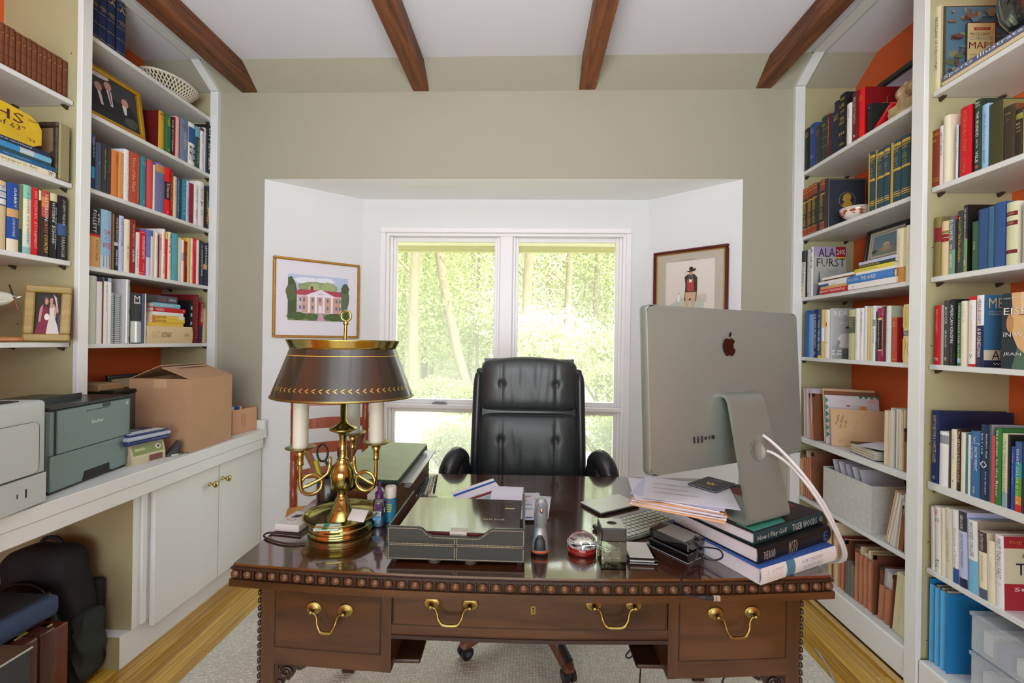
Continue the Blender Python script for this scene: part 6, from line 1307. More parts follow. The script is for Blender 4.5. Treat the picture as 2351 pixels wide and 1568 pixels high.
# ------------------------------------------------------------------ office chair
LEA = mat('black_leather', '#2a302e', .38, spec=.6, bump=.25, bscale=160)
LEB = mat('black_leather_side', '#1f2326', .3, spec=.6, bump=.2, bscale=160)
THR = mat('grey_thread', '#7d817c', .7)
CHM = T(.005, 2.02, 0) @ RZ(.02)
ch = thing('office_chair', 'black leather executive office chair with tufted back behind the desk', 'chair', M=CHM)
def cushion(w_, h_, D_, bx, bz, seed, m=LEA, wr=.0022, arch=0):
    rnd = random.Random(seed); G1, G2 = 56, 40; mb = MB(); vs = []
    wr_ = [(rnd.uniform(-.6, .6), rnd.uniform(-.9, .4), rnd.uniform(-.5, .5), rnd.uniform(.5, 1)) for _ in range(9)]
    for j in range(G2+1):
        for i in range(G1+1):
            u_, v_ = 2*i/G1-1, 2*j/G2-1
            # rounded rectangle outline
            x = u_*w_/2; z = v_*h_/2
            sq = (1-abs(u_)**5)**.5 if abs(u_) < 1 else 0; sv_ = (1-abs(v_)**5)**.5 if abs(v_) < 1 else 0
            x *= 1-.05*abs(v_)**6; z = z*(1-.06*abs(u_)**6)-arch*u_*u_*max(0, v_)
            y = -D_*sq*sv_
            for b_ in bx:
                fade = 1
                y += .006*math.exp(-((x-b_)/.006)**2)*sq*sv_
                for z_ in bz: y += .010*math.exp(-(((x-b_)**2+(z-z_)**2)**.5/.016)**2)
            for (cx, cz, sl, a_) in wr_:
                dd = (x-cx*w_/2)-sl*(z-cz*h_/2)*.5; y += wr*a_*math.exp(-(dd/.010)**2)*math.exp(-((z-cz*h_/2)/.09)**2)*sq*sv_
            vs.append((x, y, z))
    mb.add(vs, [(j*(G1+1)+i, j*(G1+1)+i+1, (j+1)*(G1+1)+i+1, (j+1)*(G1+1)+i) for j in range(G2) for i in range(G1)], m, True)
    mb.add([(-w_/2*.93, 0, -h_/2*.93), (w_/2*.93, 0, -h_/2*.93), (w_/2*.93, 0, h_/2*.93), (-w_/2*.93, 0, h_/2*.93)], [(0, 1, 2, 3)], m)
    for b_ in bx:
        for z_ in bz: mb.lathe([(0, -.004), (.005, -.0035), (.0075, 0), (.0075, .003)], LEB, 12, M=T(b_, -D_+.0135, z_) @ RX(-math.pi/2) @ RX(math.pi))
    return mb
def seam(mb, w_, h_, y, M=None):
    P = rrect(w_, h_, .03, 5); P = [(p[0], y, p[1]) for p in P]; L = len(P)
    for i in range(L):
        a, b_ = Vector(P[i]), Vector(P[(i+1) % L]); n = max(1, int((b_-a).length/.006))
        for k in range(n):
            q = a.lerp(b_, k/n); r_ = a.lerp(b_, (k+.6)/n); mb.cyl(q, r_, .0006, THR, seg=3, caps=False)
    return mb
BT = T(0, .06, 0) @ RX(-.06)
zt_ = 1.272; hw = .252
sh_ = MB()
shell = [(-.285, .62), (-.283, .78), (-.277, .98), (-.272, 1.10), (-.262, 1.215), (-.236, 1.208), (-.222, 1.222), (-.16, 1.25), (0, 1.268), (.16, 1.25), (.222, 1.222), (.236, 1.208), (.262, 1.215), (.272, 1.10), (.277, .98), (.283, .78), (.285, .62)]
sh_.prism([(p[0], p[1]) for p in shell], -.03, .06, LEB, RX(math.pi/2) @ T(0, 0, -.03))
bo = bmesh.new(); tmp = sh_.mesh('x'); bo.from_mesh(tmp); bmesh.ops.remove_doubles(bo, verts=bo.verts, dist=1e-5); bmesh.ops.recalc_face_normals(bo, faces=bo.faces)
bmesh.ops.bevel(bo, geom=[e for e in bo.edges if len(e.link_faces) == 2 and e.calc_face_angle(0) > 1], offset=.016, segments=3, profile=.5, affect='EDGES')
MB().bm(bo, LEB, None, True).build('back_shell', ch, M=BT)
for s in (-1, 1):
    bl = MB(); n = 24; vs = []
    for i in range(n+1):
        z = .60+(1.205-.60)*i/n; cx = s*(.262-.012*(i/n)); cap = (1-abs(2*i/n-1)**10)**.5
        for k in range(12):
            a = math.tau*k/12; vs.append((cx+.026*math.cos(a)*cap, -.022+.036*math.sin(a)*cap, z))
    bl.add(vs, [(i*12+k, i*12+(k+1) % 12, (i+1)*12+(k+1) % 12, (i+1)*12+k) for i in range(n) for k in range(12)], LEB, True)
    fixn(bl.build('side_bolster', ch, M=BT))
hc = cushion(.478, .268, .055, (-.133, .133), (-.0,), 3, wr=.003, arch=.022).build('head_cushion', ch, M=BT @ T(-.0, -.028, 1.137)); fixn(hc)
seam(MB(), .462, .252, -.036).build('stitching', hc)['kind'] = 'stuff'
lc = cushion(.488, .42, .055, (-.133, .133), (.082,), 8, wr=.005).build('back_cushion', ch, M=BT @ T(0, -.028, .785)); fixn(lc)
seam(MB(), .472, .404, -.036).build('stitching', lc)['kind'] = 'stuff'
st_ = MB().rbox(-.27, .27, -.42, .05, .43, .55, LEB, .045, seg=4).rbox(-.235, .235, -.40, .0, .53, .585, LEA, .028, seg=3); st_.build('seat', ch)
for s in (-1, 1):
    am = MB(); cx = s*.322
    pts = [(cx*.90, .06, .62), (cx*.97, .04, .73), (cx*1.0, .01, .80), (cx*1.06, -.03, .805), (cx*1.12, -.07, .77), (cx*1.16, -.09, .71), (cx*1.14, -.09, .64), (cx*1.02, -.08, .56), (cx*.85, -.08, .50)]
    am.tube(pts, [.033, .036, .04, .044, .045, .042, .034, .028, .026], LEB, 12, smoothn=2); a_o = am.build('arm', ch)
    stm = MB(); 
    for dx in (-.012, .012): stm.tube([(p[0]+dx, p[1]-.005, p[2]+.042) for p in pts[2:6]], .0012, THR, 4, smoothn=2)
    stm.build('stitching', a_o)['kind'] = 'stuff'
MB().cyl((0, -.17, .10), (0, -.17, .43), .028, BLACKP, seg=16).rbox(-.1, .1, -.27, -.07, .40, .435, BLACKP, .01).build('gas_column', ch)
BW = wood('chair_base_wood', '#5a3826', '#7d5238', .35, axis=0)
HC = Vector((0, -.02, 0)); hub = CHM.inverted() @ Vector((.035, 2.03, 0)); hub = Vector((hub.x, hub.y, 0))
bsm = MB().cyl(hub+Vector((0, 0, .085)), hub+Vector((0, 0, .15)), .04, BW, .034, seg=18); bsm.build('base_hub', ch)
for k in range(5):
    a = math.radians(219+72*k); d = Vector((math.cos(a), math.sin(a), 0)); n = Vector((-d.y, d.x, 0)); L = .38
    lg = MB(); vs = []
    sec = [(0, .042, .13, .10), (.12, .034, .128, .092), (.26, .028, .115, .078), (.355, .025, .098, .062), (L, .024, .085, .058), (L+.014, .012, .075, .062)]
    for (r_, w_, zt2, zb2) in sec:
        for (sg, z) in ((-1, zb2), (1, zb2), (.7, zt2), (-.7, zt2)): vs.append(hub+d*r_+n*(sg*w_)+Vector((0, 0, z)))
    m_ = len(sec)
    lg.add(vs, [(i*4+j, i*4+(j+1) % 4, (i+1)*4+(j+1) % 4, (i+1)*4+j) for i in range(m_-1) for j in range(4)]+[(3, 2, 1, 0), tuple(range((m_-1)*4, m_*4))], BW)
    lo = fixn(lg.build('base_leg', ch))
    MB().cyl(hub+d*(L-.075)+Vector((0, 0, .115)), hub+d*(L-.005)+Vector((0, 0, .096)), .014, BLACKP, .016, 12).build('foot_pad', lo)
    cs_ = MB(); c0_ = hub+d*(L-.01)
    for sg in (-1, 1): cs_.cyl(c0_+n*(sg*.007)+Vector((0, 0, .0385)), c0_+n*(sg*.024)+Vector((0, 0, .0385)), .0265, BLACKP, seg=20)
    cs_.cyl(c0_+Vector((0, 0, .03)), c0_+Vector((0, 0, .08)), .008, BLACKP); cs_.cyl(c0_+n*.026+Vector((0, 0, .0385)), c0_-n*.026+Vector((0, 0, .0385)), .012, flat('#4a4d55', .3), seg=12)
    cs_.rbox(-.02, .02, -.006, .006, .0, .02, BLACKP, .002, M=T(*(c0_+Vector((0, 0, .05)))) @ RZ(a)); cs_.build('caster', ch)
# cable tangle under the desk
cable([tuple(U(x, y, Y=1.5)) for x, y in ((1455, 1455), (1450, 1470), (1458, 1485), (1446, 1492), (1434, 1508), (1448, 1512), (1458, 1495), (1462, 1480), (1450, 1490), (1464, 1505), (1472, 1530), (1468, 1568), (1470, 1600))], .003, BLACKP, 'dangling_cable', 'black cable dangling in loops under the desk')
cable([tuple(U(x, y, Y=1.45)) for x, y in ((1672, 1540), (1662, 1555), (1655, 1575), (1650, 1600))], .003, BLACKP, 'black_lead', 'short black lead hanging near the right desk leg')
cable([tuple(U(x, y, Z=.014)) for x, y in ((1872, 1490), (1892, 1515), (1908, 1545), (1920, 1575), (1925, 1600))], .0035, flat('#9a9d9f'), 'extension_cable', 'grey cord running over the floor right of the desk')
# ladder-back chair
CW = wood('cherry_wood', '#6e2c18', '#9a4a2a', .3, axis=2, coat=.3)
A0 = Vector(U(676, 1000, Y=2.17)); A1 = Vector(U(811, 1000, Y=2.17))
lc_ = thing('ladder_back_chair', 'reddish wooden ladder-back chair with a rush seat behind the lamp', 'chair', M=T(A0.x, 2.17, .0108) @ RZ(.45) @ T(.175, 0, 0))
w2 = .175
for s in (-1, 1):
    pf = [(.017, .001), (.020, .05), (.018, .06)]
    for z in (.2, .45, .56, .70, .84, .98): pf += [(.0195, z-.012), (.0165, z-.009), (.0195, z-.004), (.0165, z), (.0195, z+.004), (.0195, z+.06)]
    pf += [(.019, 1.06), (.012, 1.09), (.016, 1.11), (.010, 1.13), (0, 1.135)]
    MB().lathe(pf, CW, 16, M=T(s*w2, 0, 0)).build('back_post', lc_)
for z in (.60, .73, .86, .98):
    sl = MB(); N = 12
    P = [(-w2+.01+(2*w2-.02)*i/N, .035+.012*math.sin(math.pi*i/N)) for i in range(N+1)]
    sl.prism([(p[0], z) for p in P]+[(p[0], z+p[1]+.010) for p in P[::-1]], -.006, .006, CW, RX(math.pi/2)); fixn(sl.build('ladder_slat', lc_))
RU = mat('rush_seat', '#b07238', .85, col2='#cf9550', scale=4, stretch=(3, 60, 3), bump=.8, bscale=80)
MB().rbox(-w2-.03, w2+.03, -.37, .0, .425, .465, RU, .018, seg=2).build('rush_seat', lc_)
for s in (-1, 1): MB().cyl((s*(w2+.03), -.37, .001), (s*(w2+.03), -.37, .47), .019, wood('honey_leg', '#a8692e', '#c98a48', .35, axis=2), seg=14).build('front_leg', lc_)
for z in (.15, .28): MB().cyl((-w2-.03, -.37, z), (w2+.03, -.37, z), .011, CW).cyl((-w2, 0, z), (w2, 0, z), .011, CW).build('rung', lc_)
# ------------------------------------------------------------------ pictures on the bay walls
def wallhit(px, py, p0, p1, off=0):
    p0, p1 = Vector((*p0, 0)), Vector((*p1, 0)); e_ = (p1-p0).normalized(); n_ = Vector((e_.y, -e_.x, 0))
    d = FW+RT*((px-CX)/F_)+UPV*((CY-py)/F_); t_ = ((p0+n_*off)-Vector((0, 0, EYE))).dot(n_)/d.dot(n_)
    return Vector((0, 0, EYE))+d*t_
def picture(label, p0, p1, c, fm, fw, matw, shapes, mat_c='#dcdce2', inner=None, name='framed_picture', ratio=None):
    P = [wallhit(x, y, p0, p1, .0) for x, y in c]
    e_ = (Vector((*p1, 0))-Vector((*p0, 0))).normalized(); n_ = Vector((e_.y, -e_.x, 0))
    if n_.y > 0: n_ = -n_
    w_ = (P[1]-P[0]).dot(e_); zt2 = (P[0].z+P[1].z)/2; h_ = ratio or (zt2-(P[2].z+P[3].z)/2)
    ctr = (P[0]+P[1])/2; ctr.z = zt2-h_/2
    M = Matrix((e_, -n_, Vector((0, 0, 1)))).transposed().to_4x4()   # x along wall, y into the wall
    M.translation = ctr+n_*.003
    t = thing(name, label, 'picture', M=M)
    f = MB()
    for (x0, x1, z0, z1) in ((-w_/2, w_/2, h_/2-fw, h_/2), (-w_/2, w_/2, -h_/2, -h_/2+fw), (-w_/2, -w_/2+fw, -h_/2+fw, h_/2-fw), (w_/2-fw, w_/2, -h_/2+fw, h_/2-fw)): f.rbox(x0, x1, -.020, 0, z0, z1, fm, .005)
    f.build('frame', t)
    if inner:
        g = MB(); a = fw; b_ = fw+.006
        for (x0, x1, z0, z1) in ((-w_/2+a, w_/2-a, h_/2-b_, h_/2-a), (-w_/2+a, w_/2-a, -h_/2+a, -h_/2+b_), (-w_/2+a, -w_/2+b_, -h_/2+b_, h_/2-b_), (w_/2-b_, w_/2-a, -h_/2+b_, h_/2-b_)): g.rbox(x0, x1, -.015, -.003, z0, z1, inner, .002)
        g.build('inner_moulding', t)
    MB().box(-w_/2+fw, w_/2-fw, -.006, -.002, -h_/2+fw, h_/2-fw, flat(mat_c, .8)).build('mat_board', t)
    l, r_, b_, u_ = matw; pw, phh = w_-2*fw, h_-2*fw
    art('print', t, T((l+r_)/2*pw-pw/2, -.0065, (b_+u_)/2*phh-phh/2) @ RX(math.pi/2), (r_-l)*pw, (u_-b_)*phh, shapes)
    MB().box(-w_/2+fw, w_/2-fw, -.0105, -.010, -h_/2+fw, h_/2-fw, glassy('picture_glass', (1, 1, 1), .0, .0, 1.1)).build('glazing', t)
    return t, w_, h_
GF = mat('gold_leaf_frame', '#b98f45', .35, .6, var=.1, scale=40)
def blob(c, cx, cy, rx, ry, sd): rnd = random.Random(sd); return (c, [(cx+rx*math.cos(t_)*(.8+.35*rnd.random()), cy+ry*math.sin(t_)*(.8+.35*rnd.random())) for t_ in [i*math.tau/18 for i in range(18)]])
house = [('#b4c4dc', R4(0, 0, 1, 1)), blob('#dfe3ec', .3, .88, .2, .08, 1), blob('#dfe3ec', .6, .9, .15, .07, 2), ('#7f8f5a', R4(0, 0, 1, .22)), blob('#8fa070', .5, .75, .35, .12, 3), blob('#a8b880', .42, .72, .10, .12, 41), blob('#9fb078', .66, .75, .12, .14, 42),
 ('#4a5a3a', [(0, .12), (0, .92), (.06, .95), (.12, .8), (.15, .6), (.16, .3), (.12, .12)]), blob('#5a6a44', .05, .6, .08, .2, 4), blob('#5f7050', .92, .5, .1, .25, 5), blob('#4f6040', .95, .75, .07, .12, 6),
 ('#b0485a', [(.12, .55), (.16, .68), (.84, .68), (.9, .55)]), ('#7a3a44', R4(.36, .68, .40, .76)), ('#cfc0c4', R4(.14, .16, .88, .56)), ('#c9a494', R4(.22, .18, .86, .54)), ('#e0dce8', [(.28, .56), (.53, .70), (.76, .56)]), ('#c4bcd0', EL(.53, .60, .05, .02)),
 ('#e4e0ec', R4(.3, .53, .76, .57))]
for x in (.32, .43, .56, .70): house.append(('#e9e6f0', R4(x, .18, x+.035, .54)))
for x in (.18, .24, .38, .50, .63, .78, .84):
    for y in (.25, .42): house.append(('#6f7488', R4(x, y, x+.03, y+.08)))
house += [('#e4e0ea', R4(.49, .18, .55, .34)), blob('#4c6238', .15, .10, .16, .09, 7), blob('#56693e', .38, .09, .12, .08, 8), blob('#4c6238', .78, .09, .2, .09, 9), ('#c49ab0', [(.47, 0), (.50, .18), (.55, .18), (.6, 0)]), blob('#3f5530', .95, .12, .07, .13, 10)]
picture('gold-framed print of a white-columned house on the bay wall behind the lamp', (XJL, YW), (XBL, YB), ((626, 590), (825, 607), (824, 775), (626, 777)), GF, .016, (.14, .88, .20, .82), house)
WF = mat('dark_red_wood_frame', '#4e1a16', .25, coat=.5)
man = [('#d6d1c6', R4(0, 0, 1, 1)), ('#c9c3b6', R4(.03, .02, .97, .03)), ('#b9c2b0', blob('', .5, .25, .35, .14, 21)[1]), ('#aeb6a0', R4(.2, .12, .8, .16))]
for i in range(6): man.append(('#bfb8a8', EL(.66+i*.035, .34, .012, .08)))
man += [('#a9a294', EL(.28, .36, .04, .1)), ('#e6e2d6', EL(.28, .36, .03, .085)), ('#3f342c', [(.40, .30), (.42, .58), (.40, .72), (.46, .76), (.60, .76), (.66, .70), (.66, .5), (.64, .28), (.58, .34), (.5, .3)]),
 ('#c4a884', [(.43, .12), (.42, .45), (.64, .45), (.60, .10), (.55, .10), (.54, .34), (.50, .34), (.48, .12)]), ('#a8463a', [(.46, .46), (.45, .68), (.59, .68), (.60, .46)]), ('#e0dccc', [(.50, .62), (.49, .72), (.57, .72), (.55, .62)]), ('#3a4a4a', [(.48, .70), (.53, .66), (.58, .70), (.53, .73)]),
 ('#b98a6c', EL(.53, .78, .035, .04)), ('#3a2c24', [(.43, .815), (.52, .83), (.62, .86), (.64, .84), (.6, .81), (.5, .80)]), ('#3a2c24', EL(.535, .86, .045, .03)), ('#3a2c24', R4(.43, .08, .50, .12)), ('#3a2c24', R4(.55, .06, .62, .10))]
pt, pw_, ph_ = picture('red wood framed print of a standing man in a brown coat above the computer', (XBRR, YB), (XJR, YW), ((1503, 584), (1676, 557), (1678, 710), (1503, 710)), WF, .020, (.15, .86, .10, .88), man, mat_c='#b5ae9e', inner=GF, ratio=.50)
text('THE UNIVERSITY', flat('#5a554a'), 0, T(0, -.0072, ph_*.36) @ RX(math.pi/2), pt, fit=(.08, .005))
# ------------------------------------------------------------------ cover art on shelved books
def find(sub): return [v_ for k_, v_ in BOOKS.items() if sub in k_][0]
def cover(sub, shapes=(), texts=(), bg=None, left=False):
    t, Wd, Hh, D = find(sub)
    M = frame((Wd+.0004, D/2, Hh/2), (0, 1, 0), (0, 0, 1)) if not left else frame((-.0004, D/2, Hh/2), (0, -1, 0), (0, 0, 1))
    sh = ([(bg, R4(0, 0, 1, 1))] if bg else [])+list(shapes)
    if sh: art('cover_print', t, M, D, Hh, sh)
    for (s, x, y, w_, h_, c) in texts:
        mm = GOLD if c == 'gold' else dress(c)
        text(s, mm, 0, M @ T((x-.5)*D, (y-.5)*Hh, .00012*(len(sh)+2)), t, 'cover_lettering', fit=(w_*D, h_*Hh))
cover('tall bright red book', [(GOLD, R4(.49, .45, .505, .8)), (GOLD, R4(.38, .66, .62, .668))], bg='#7c0a14')
cover('small black prayer', [(GOLD, R4(.49, .5, .51, .8)), (GOLD, R4(.35, .68, .66, .69))], bg='#202322')
cover('gold profile portrait', [(GOLD, R4(.03, .01, .04, .99)), (GOLD, R4(.96, .01, .97, .99)), (GOLD, R4(.03, .98, .97, .987)), (GOLD, EL(.5, .56, .21, .165, 30)), ('#2b3340', EL(.5, .56, .20, .158, 30)), (GOLD, [(.36, .44), (.40, .50), (.44, .53), (.40, .545), (.38, .57), (.40, .60), (.395, .64), (.44, .68), (.52, .70), (.59, .67), (.60, .60), (.57, .555), (.62, .50), (.64, .44), (.55, .41), (.44, .41)])], bg='#2b3340')
cover('black letters and a red 20% corner', [('#9a8fb0', R4(0, .8, 1, 1)), ('#a5a9a4', R4(0, .25, 1, .8)), ('#8e8e9a', R4(0, 0, 1, .25)), ('#5a5a62', [(.14, .22), (.17, .5), (.19, .5), (.23, .22), (.28, 0), (.10, 0)]), ('#8a1c28', R4(.68, .79, .98, 1)), ('#d6b83a', R4(.68, .765, .98, .79))],
      [('ALA', .4, .88, .5, .17, 'brownblack'), ('FURST', .53, .68, .86, .17, 'brownblack'), ('20%', .83, .89, .24, .1, 'white'), ('NEW YORK TIMES', .6, .53, .35, .018, 'charcoal'), ('BESTSELLING', .6, .495, .26, .016, 'charcoal'), ('AUTHOR', .6, .46, .16, .016, 'charcoal'), ('A', .6, .40, .07, .04, 'charcoal')], bg='#c2c4bc')
cover('grey book cover showing', [('#a4a8aa', R4(0, 0, 1, .28)), ('#dfe0e0', R4(0, .14, 1, .17)), ('#dfe0e0', R4(0, .08, 1, .11)), ('#dfe0e0', [(.2, .25), (.15, .40), (.22, .48), (.42, .51), (.62, .50), (.78, .44), (.82, .34), (.72, .22), (.3, .22)]), ('#9a9c9c', [(.15, .38), (.06, .1), (.12, .08), (.24, .34)]), ('#9a9c9c', [(.76, .38), (.92, .12), (.86, .08), (.68, .34)]), ('#6e7070', R4(.28, .0, .68, .2)), ('#b4b4b2', EL(.44, .57, .085, .055)), ('#3a3b3c', [(.36, .60), (.40, .64), (.5, .64), (.54, .58), (.5, .60), (.42, .60)])],
      [('REAGAN', .5, .90, .94, .1, 'white'), ('An American Journey', .5, .78, .7, .02, 'grey'), ('BOB SPITZ', .5, .71, .55, .03, 'white')], bg='#b4b7b8')
cover('right end of the', bg=None) if False else None
cover('reads MEA and ALBE', [('#20242a', [(.42, 0), (.46, .3), (.5, .45), (.42, .55), (.4, .72), (.5, .9), (.6, 1), (1, 1), (1, 0)]), ('#7a4a38', [(.44, .35), (.48, .5), (.44, .62), (.5, .75), (.7, .7), (.7, .4)]), ('#c8c4ac', R4(0, .10, .62, .24)), ('#1e2a44', R4(0, 0, 1, .1))],
      [('MEA', .26, .89, .38, .14, 'beige'), ('HOW I SA', .27, .77, .38, .02, 'beige'), ('MAKE GO', .27, .735, .38, .02, 'beige'), ('ALBE', .34, .17, .42, .12, 'black'), ('WITH', .3, .05, .3, .03, 'cream')], bg='#2f6a90')
cover('HOOKED ON LIFE', [('#8f8672', R4(0, .86, 1, 1)), ('#5c5648', R4(0, .80, 1, .805))], [('HOOKED', .62, .70, .65, .12, 'black')], bg='#cfcbb4')
cover('FIRST THINGS FIRST', [('#9c2430', R4(0, .84, 1, 1)), ('#9c2430', R4(0, 0, 1, .36)), ('#7a6f58', EL(.42, .74, .14, .055)), ('#cfcbb0', EL(.42, .74, .10, .04)), ('#7a6f58', EL(.55, .71, .10, .04)), ('#cfcbb0', EL(.55, .71, .07, .03))],
      [('THE NEW YO', .42, .92, .7, .04, 'gold'), ('TH', .35, .56, .34, .16, 'navy'), ('H', .6, .44, .14, .12, 'navy'), ('Step', .35, .28, .4, .07, 'white'), ('A', .5, .17, .1, .05, 'white'), ('Re', .5, .09, .16, .05, 'white')], bg='#c9c8a8')
cover('THE SPLENDID', [('#6a7a6a', R4(.1, .93, .9, .935)), ('#6a7a6a', R4(.1, .5, .105, .93))], bg='#26342c')
cover('GREAT VIRGINIA FLOODS', [('#6a6a66', [(.32, .84), (.40, .7), (.48, .84), (.44, .84), (.40, .76), (.36, .84)])], [('VI', .5, .78, .2, .1, 'grey')], bg='#151515')
cover('dark red book with gold spine', bg='#5a1210', left=True)
cover('tall dark green photo album', [('#2a3a30', R4(0, .7, 1, 1)), ('#5a7a44', R4(0, .3, 1, .7)), ('#7a9a54', R4(0, .5, 1, .58))], bg='#3f5a38', left=True)
# big portrait book, cover to the room
a = U(2301, 675, X=1.552); z0 = RZs[3]; hh = a.z-z0
eb = thing('book', 'large book with a man\'s face on its cover, turned outwards', 'book', M=Matrix(((0, -1, 0), (1, 0, 0), (0, 0, 1))).transposed().to_4x4())
eb.matrix_world = T(1.552, a.y, z0+.0005) @ Matrix(((0, 1, 0, 0), (-1, 0, 0, 0), (0, 0, 1, 0), (0, 0, 0, 1))) @ RX(-.0)
ew = .155
MB().box(0, ew, 0, .0028, 0, hh, flat('#23394a')).box(0, ew, .030, .033, 0, hh, flat('#23394a')).box(0, .003, .0029, .0299, 0, hh, flat('#23394a')).build('cover', eb); MB().box(.004, ew-.004, .003, .0298, .003, hh-.003, PAGE).build('page_block', eb)
art('cover_print', eb, T(ew/2, -.0004, hh/2) @ RX(math.pi/2), ew, hh, [('#1f2a30', R4(0, 0, 1, 1)), ('#d9b07c', [(.18, 1), (.2, .8), (.16, .62), (.2, .45), (.3, .28), (.5, .16), (.9, .12), (1, .2), (1, 1)]), ('#c08a58', EL(.16, .60, .07, .12)), ('#e3c292', R4(.35, .80, 1, 1)), ('#8a6a40', [(.3, .70), (.45, .74), (.62, .72), (.6, .69), (.4, .70)]), ('#e9e4d6', EL(.5, .615, .10, .028)), ('#5f8a62', EL(.5, .615, .035, .026)), ('#b98458', [(.8, .6), (.74, .42), (.82, .38), (.9, .42)]), ('#a85c48', [(.6, .30), (.8, .33), (.95, .30), (.8, .28)]), ('#4f6a58', [(.3, .28), (.2, 0), (1, 0), (1, .14), (.6, .1)]), ('#e6e6dc', [(.62, .14), (.7, 0), (.95, 0), (.9, .12)])])
for (s, x, y, w_, h_) in (('NATIONAL BE', .35, .93, .6, .02), ('EISENH', .46, .76, .82, .09), ('IN WAR AN', .46, .45, .82, .06), ('JEAN EDWA', .46, .19, .82, .05)):
    text(s, flat('#dfe0d8'), 0, T(x*ew, -.0026, y*hh) @ RX(math.pi/2), eb, 'cover_lettering', fit=(w_*ew, h_*hh))
# atlas-like maps book on the top shelf at right edge
a = U(2146, 2, X=1.556); b_ = U(2161, 2, X=1.556)
M = Matrix(((0, -1, 0), (1, 0, 0), (0, 0, 1))).transposed().to_4x4(); M.translation = (1.556, a.y, RZs[0])
book('large maps book with a colourful cover on the top shelf at the right edge', M, a.y-b_.y, .325, .27, 'beige', True, [(0, 1, '#d8cfae')], [('MISCELLANY OF CURIOUS MAPS', .12, .75, 'charcoal', .4)], 'books on the top shelf at right edge', front='#b9ad7c')
rnd = random.Random(4); sea = [('#4a4a3a', R4(.03, .02, .98, .985)), ('#4f7486', R4(.07, .04, .97, .97))]
for i in range(110): sea.append(blob(('#6a4440', '#7f7a5a', '#5a6448', '#7a5a4a', '#8a8468', '#5a7c8a')[i % 6], rnd.uniform(.12, .92), rnd.uniform(.08, .93), rnd.uniform(.015, .075), rnd.uniform(.012, .05), i))
sea += [('#4a2f38', R4(.3, .30, .70, .76)), ('#c9bd86', R4(.315, .31, .685, .75)), ('#a8323a', [(.40, .70), (.62, .70), (.62, .665), (.40, .665)])]
cover('large maps book', sea, [("VARGIC'S", .5, .683, .17, .02, 'beige'), ('MISCELLANY', .48, .62, .27, .035, 'charcoal'), ('CURIOUS', .5, .57, .31, .04, 'teal'), ('MAPS', .5, .49, .33, .08, 'maroon'), ('MAPPING THE', .47, .38, .24, .02, 'olive'), ('MODERN WORLD', .48, .345, .26, .02, 'olive')])
lying(1, 1.556, RZs[0], [
 (2163, 2420, 190, 200, 'olive', 'thin olive book lying lowest on the top shelf at right edge', {'tk': .008, 'd': .24}),
 (2163, 2420, 180, 190, 'beige', 'tan book lying on the top shelf at right edge', {'tk': .014, 'd': .24, 'h': 0}),
 (2166, 2420, 170, 180, 'navy', 'magazine with big slanted white lettering lying on the top shelf at right edge', {'tk': .022, 'd': .24, 'h': 1, 'b': [(0, 1, '#5a6480')], 't': [('Sports Illustrated 50', .02, .98, 'white', .75)]})], 'books lying on the top shelf at right edge')
vz = thing('glass_vase', 'dark glass vase on the lying books at the top right corner', 'vase', (1.635, 1.475, RZs[0]+.0445))
MB().lathe([(0, 0), (.032, 0), (.034, .006), (.014, .016), (.014, .02), (.045, .04), (.066, .08), (.075, .13), (.07, .2), (.06, .26), (.064, .28), (.06, .28), (.056, .26), (.066, .2), (.071, .13), (.062, .08), (.04, .044), (0, .03)], mat('dark_vase_glass', '#1a2420', .05, spec=.9, coat=1), 32).build('vase_body', vz)
# ------------------------------------------------------------------ framed pictures and ornaments on the shelves
def easel(label, M, w_, h_, fm, fw, shapes, name='photo_frame', inner=None):
    "frame leaning back; M: x along the bottom edge, y away from the viewer, z up"
    t = thing(name, label, 'picture frame', M=M); f = MB()
    for (x0, x1, z0, z1) in ((0, w_, h_-fw, h_), (0, w_, 0, fw), (0, fw, fw, h_-fw), (w_-fw, w_, fw, h_-fw)): f.rbox(x0, x1, -.016, .004, z0, z1, fm, .004)
    f.build('frame', t); MB().box(fw, w_-fw, -.002, .003, fw, h_-fw, flat('#cfcbb8')).build('backing', t)
    art('photograph', t, T(w_/2, -.0025, h_/2) @ RX(math.pi/2), w_-2*fw, h_-2*fw, shapes)
    if inner: MB().box(fw*.8, w_-fw*.8, -.0168, -.016, fw*.75, fw*.85, inner).box(fw*.8, w_-fw*.8, -.0168, -.016, h_-fw*.85, h_-fw*.75, inner).build('gold_line', t)
    return t
def leanM(a, b_, z, tilt):
    a, b_ = Vector((a[0], a[1], z)), Vector((b_[0], b_[1], z)); x = (b_-a).normalized(); y = Vector((-x.y, x.x, 0))
    M = Matrix((x, y, Vector((0, 0, 1)))).transposed().to_4x4(); M.translation = a
    return M @ RX(-tilt)
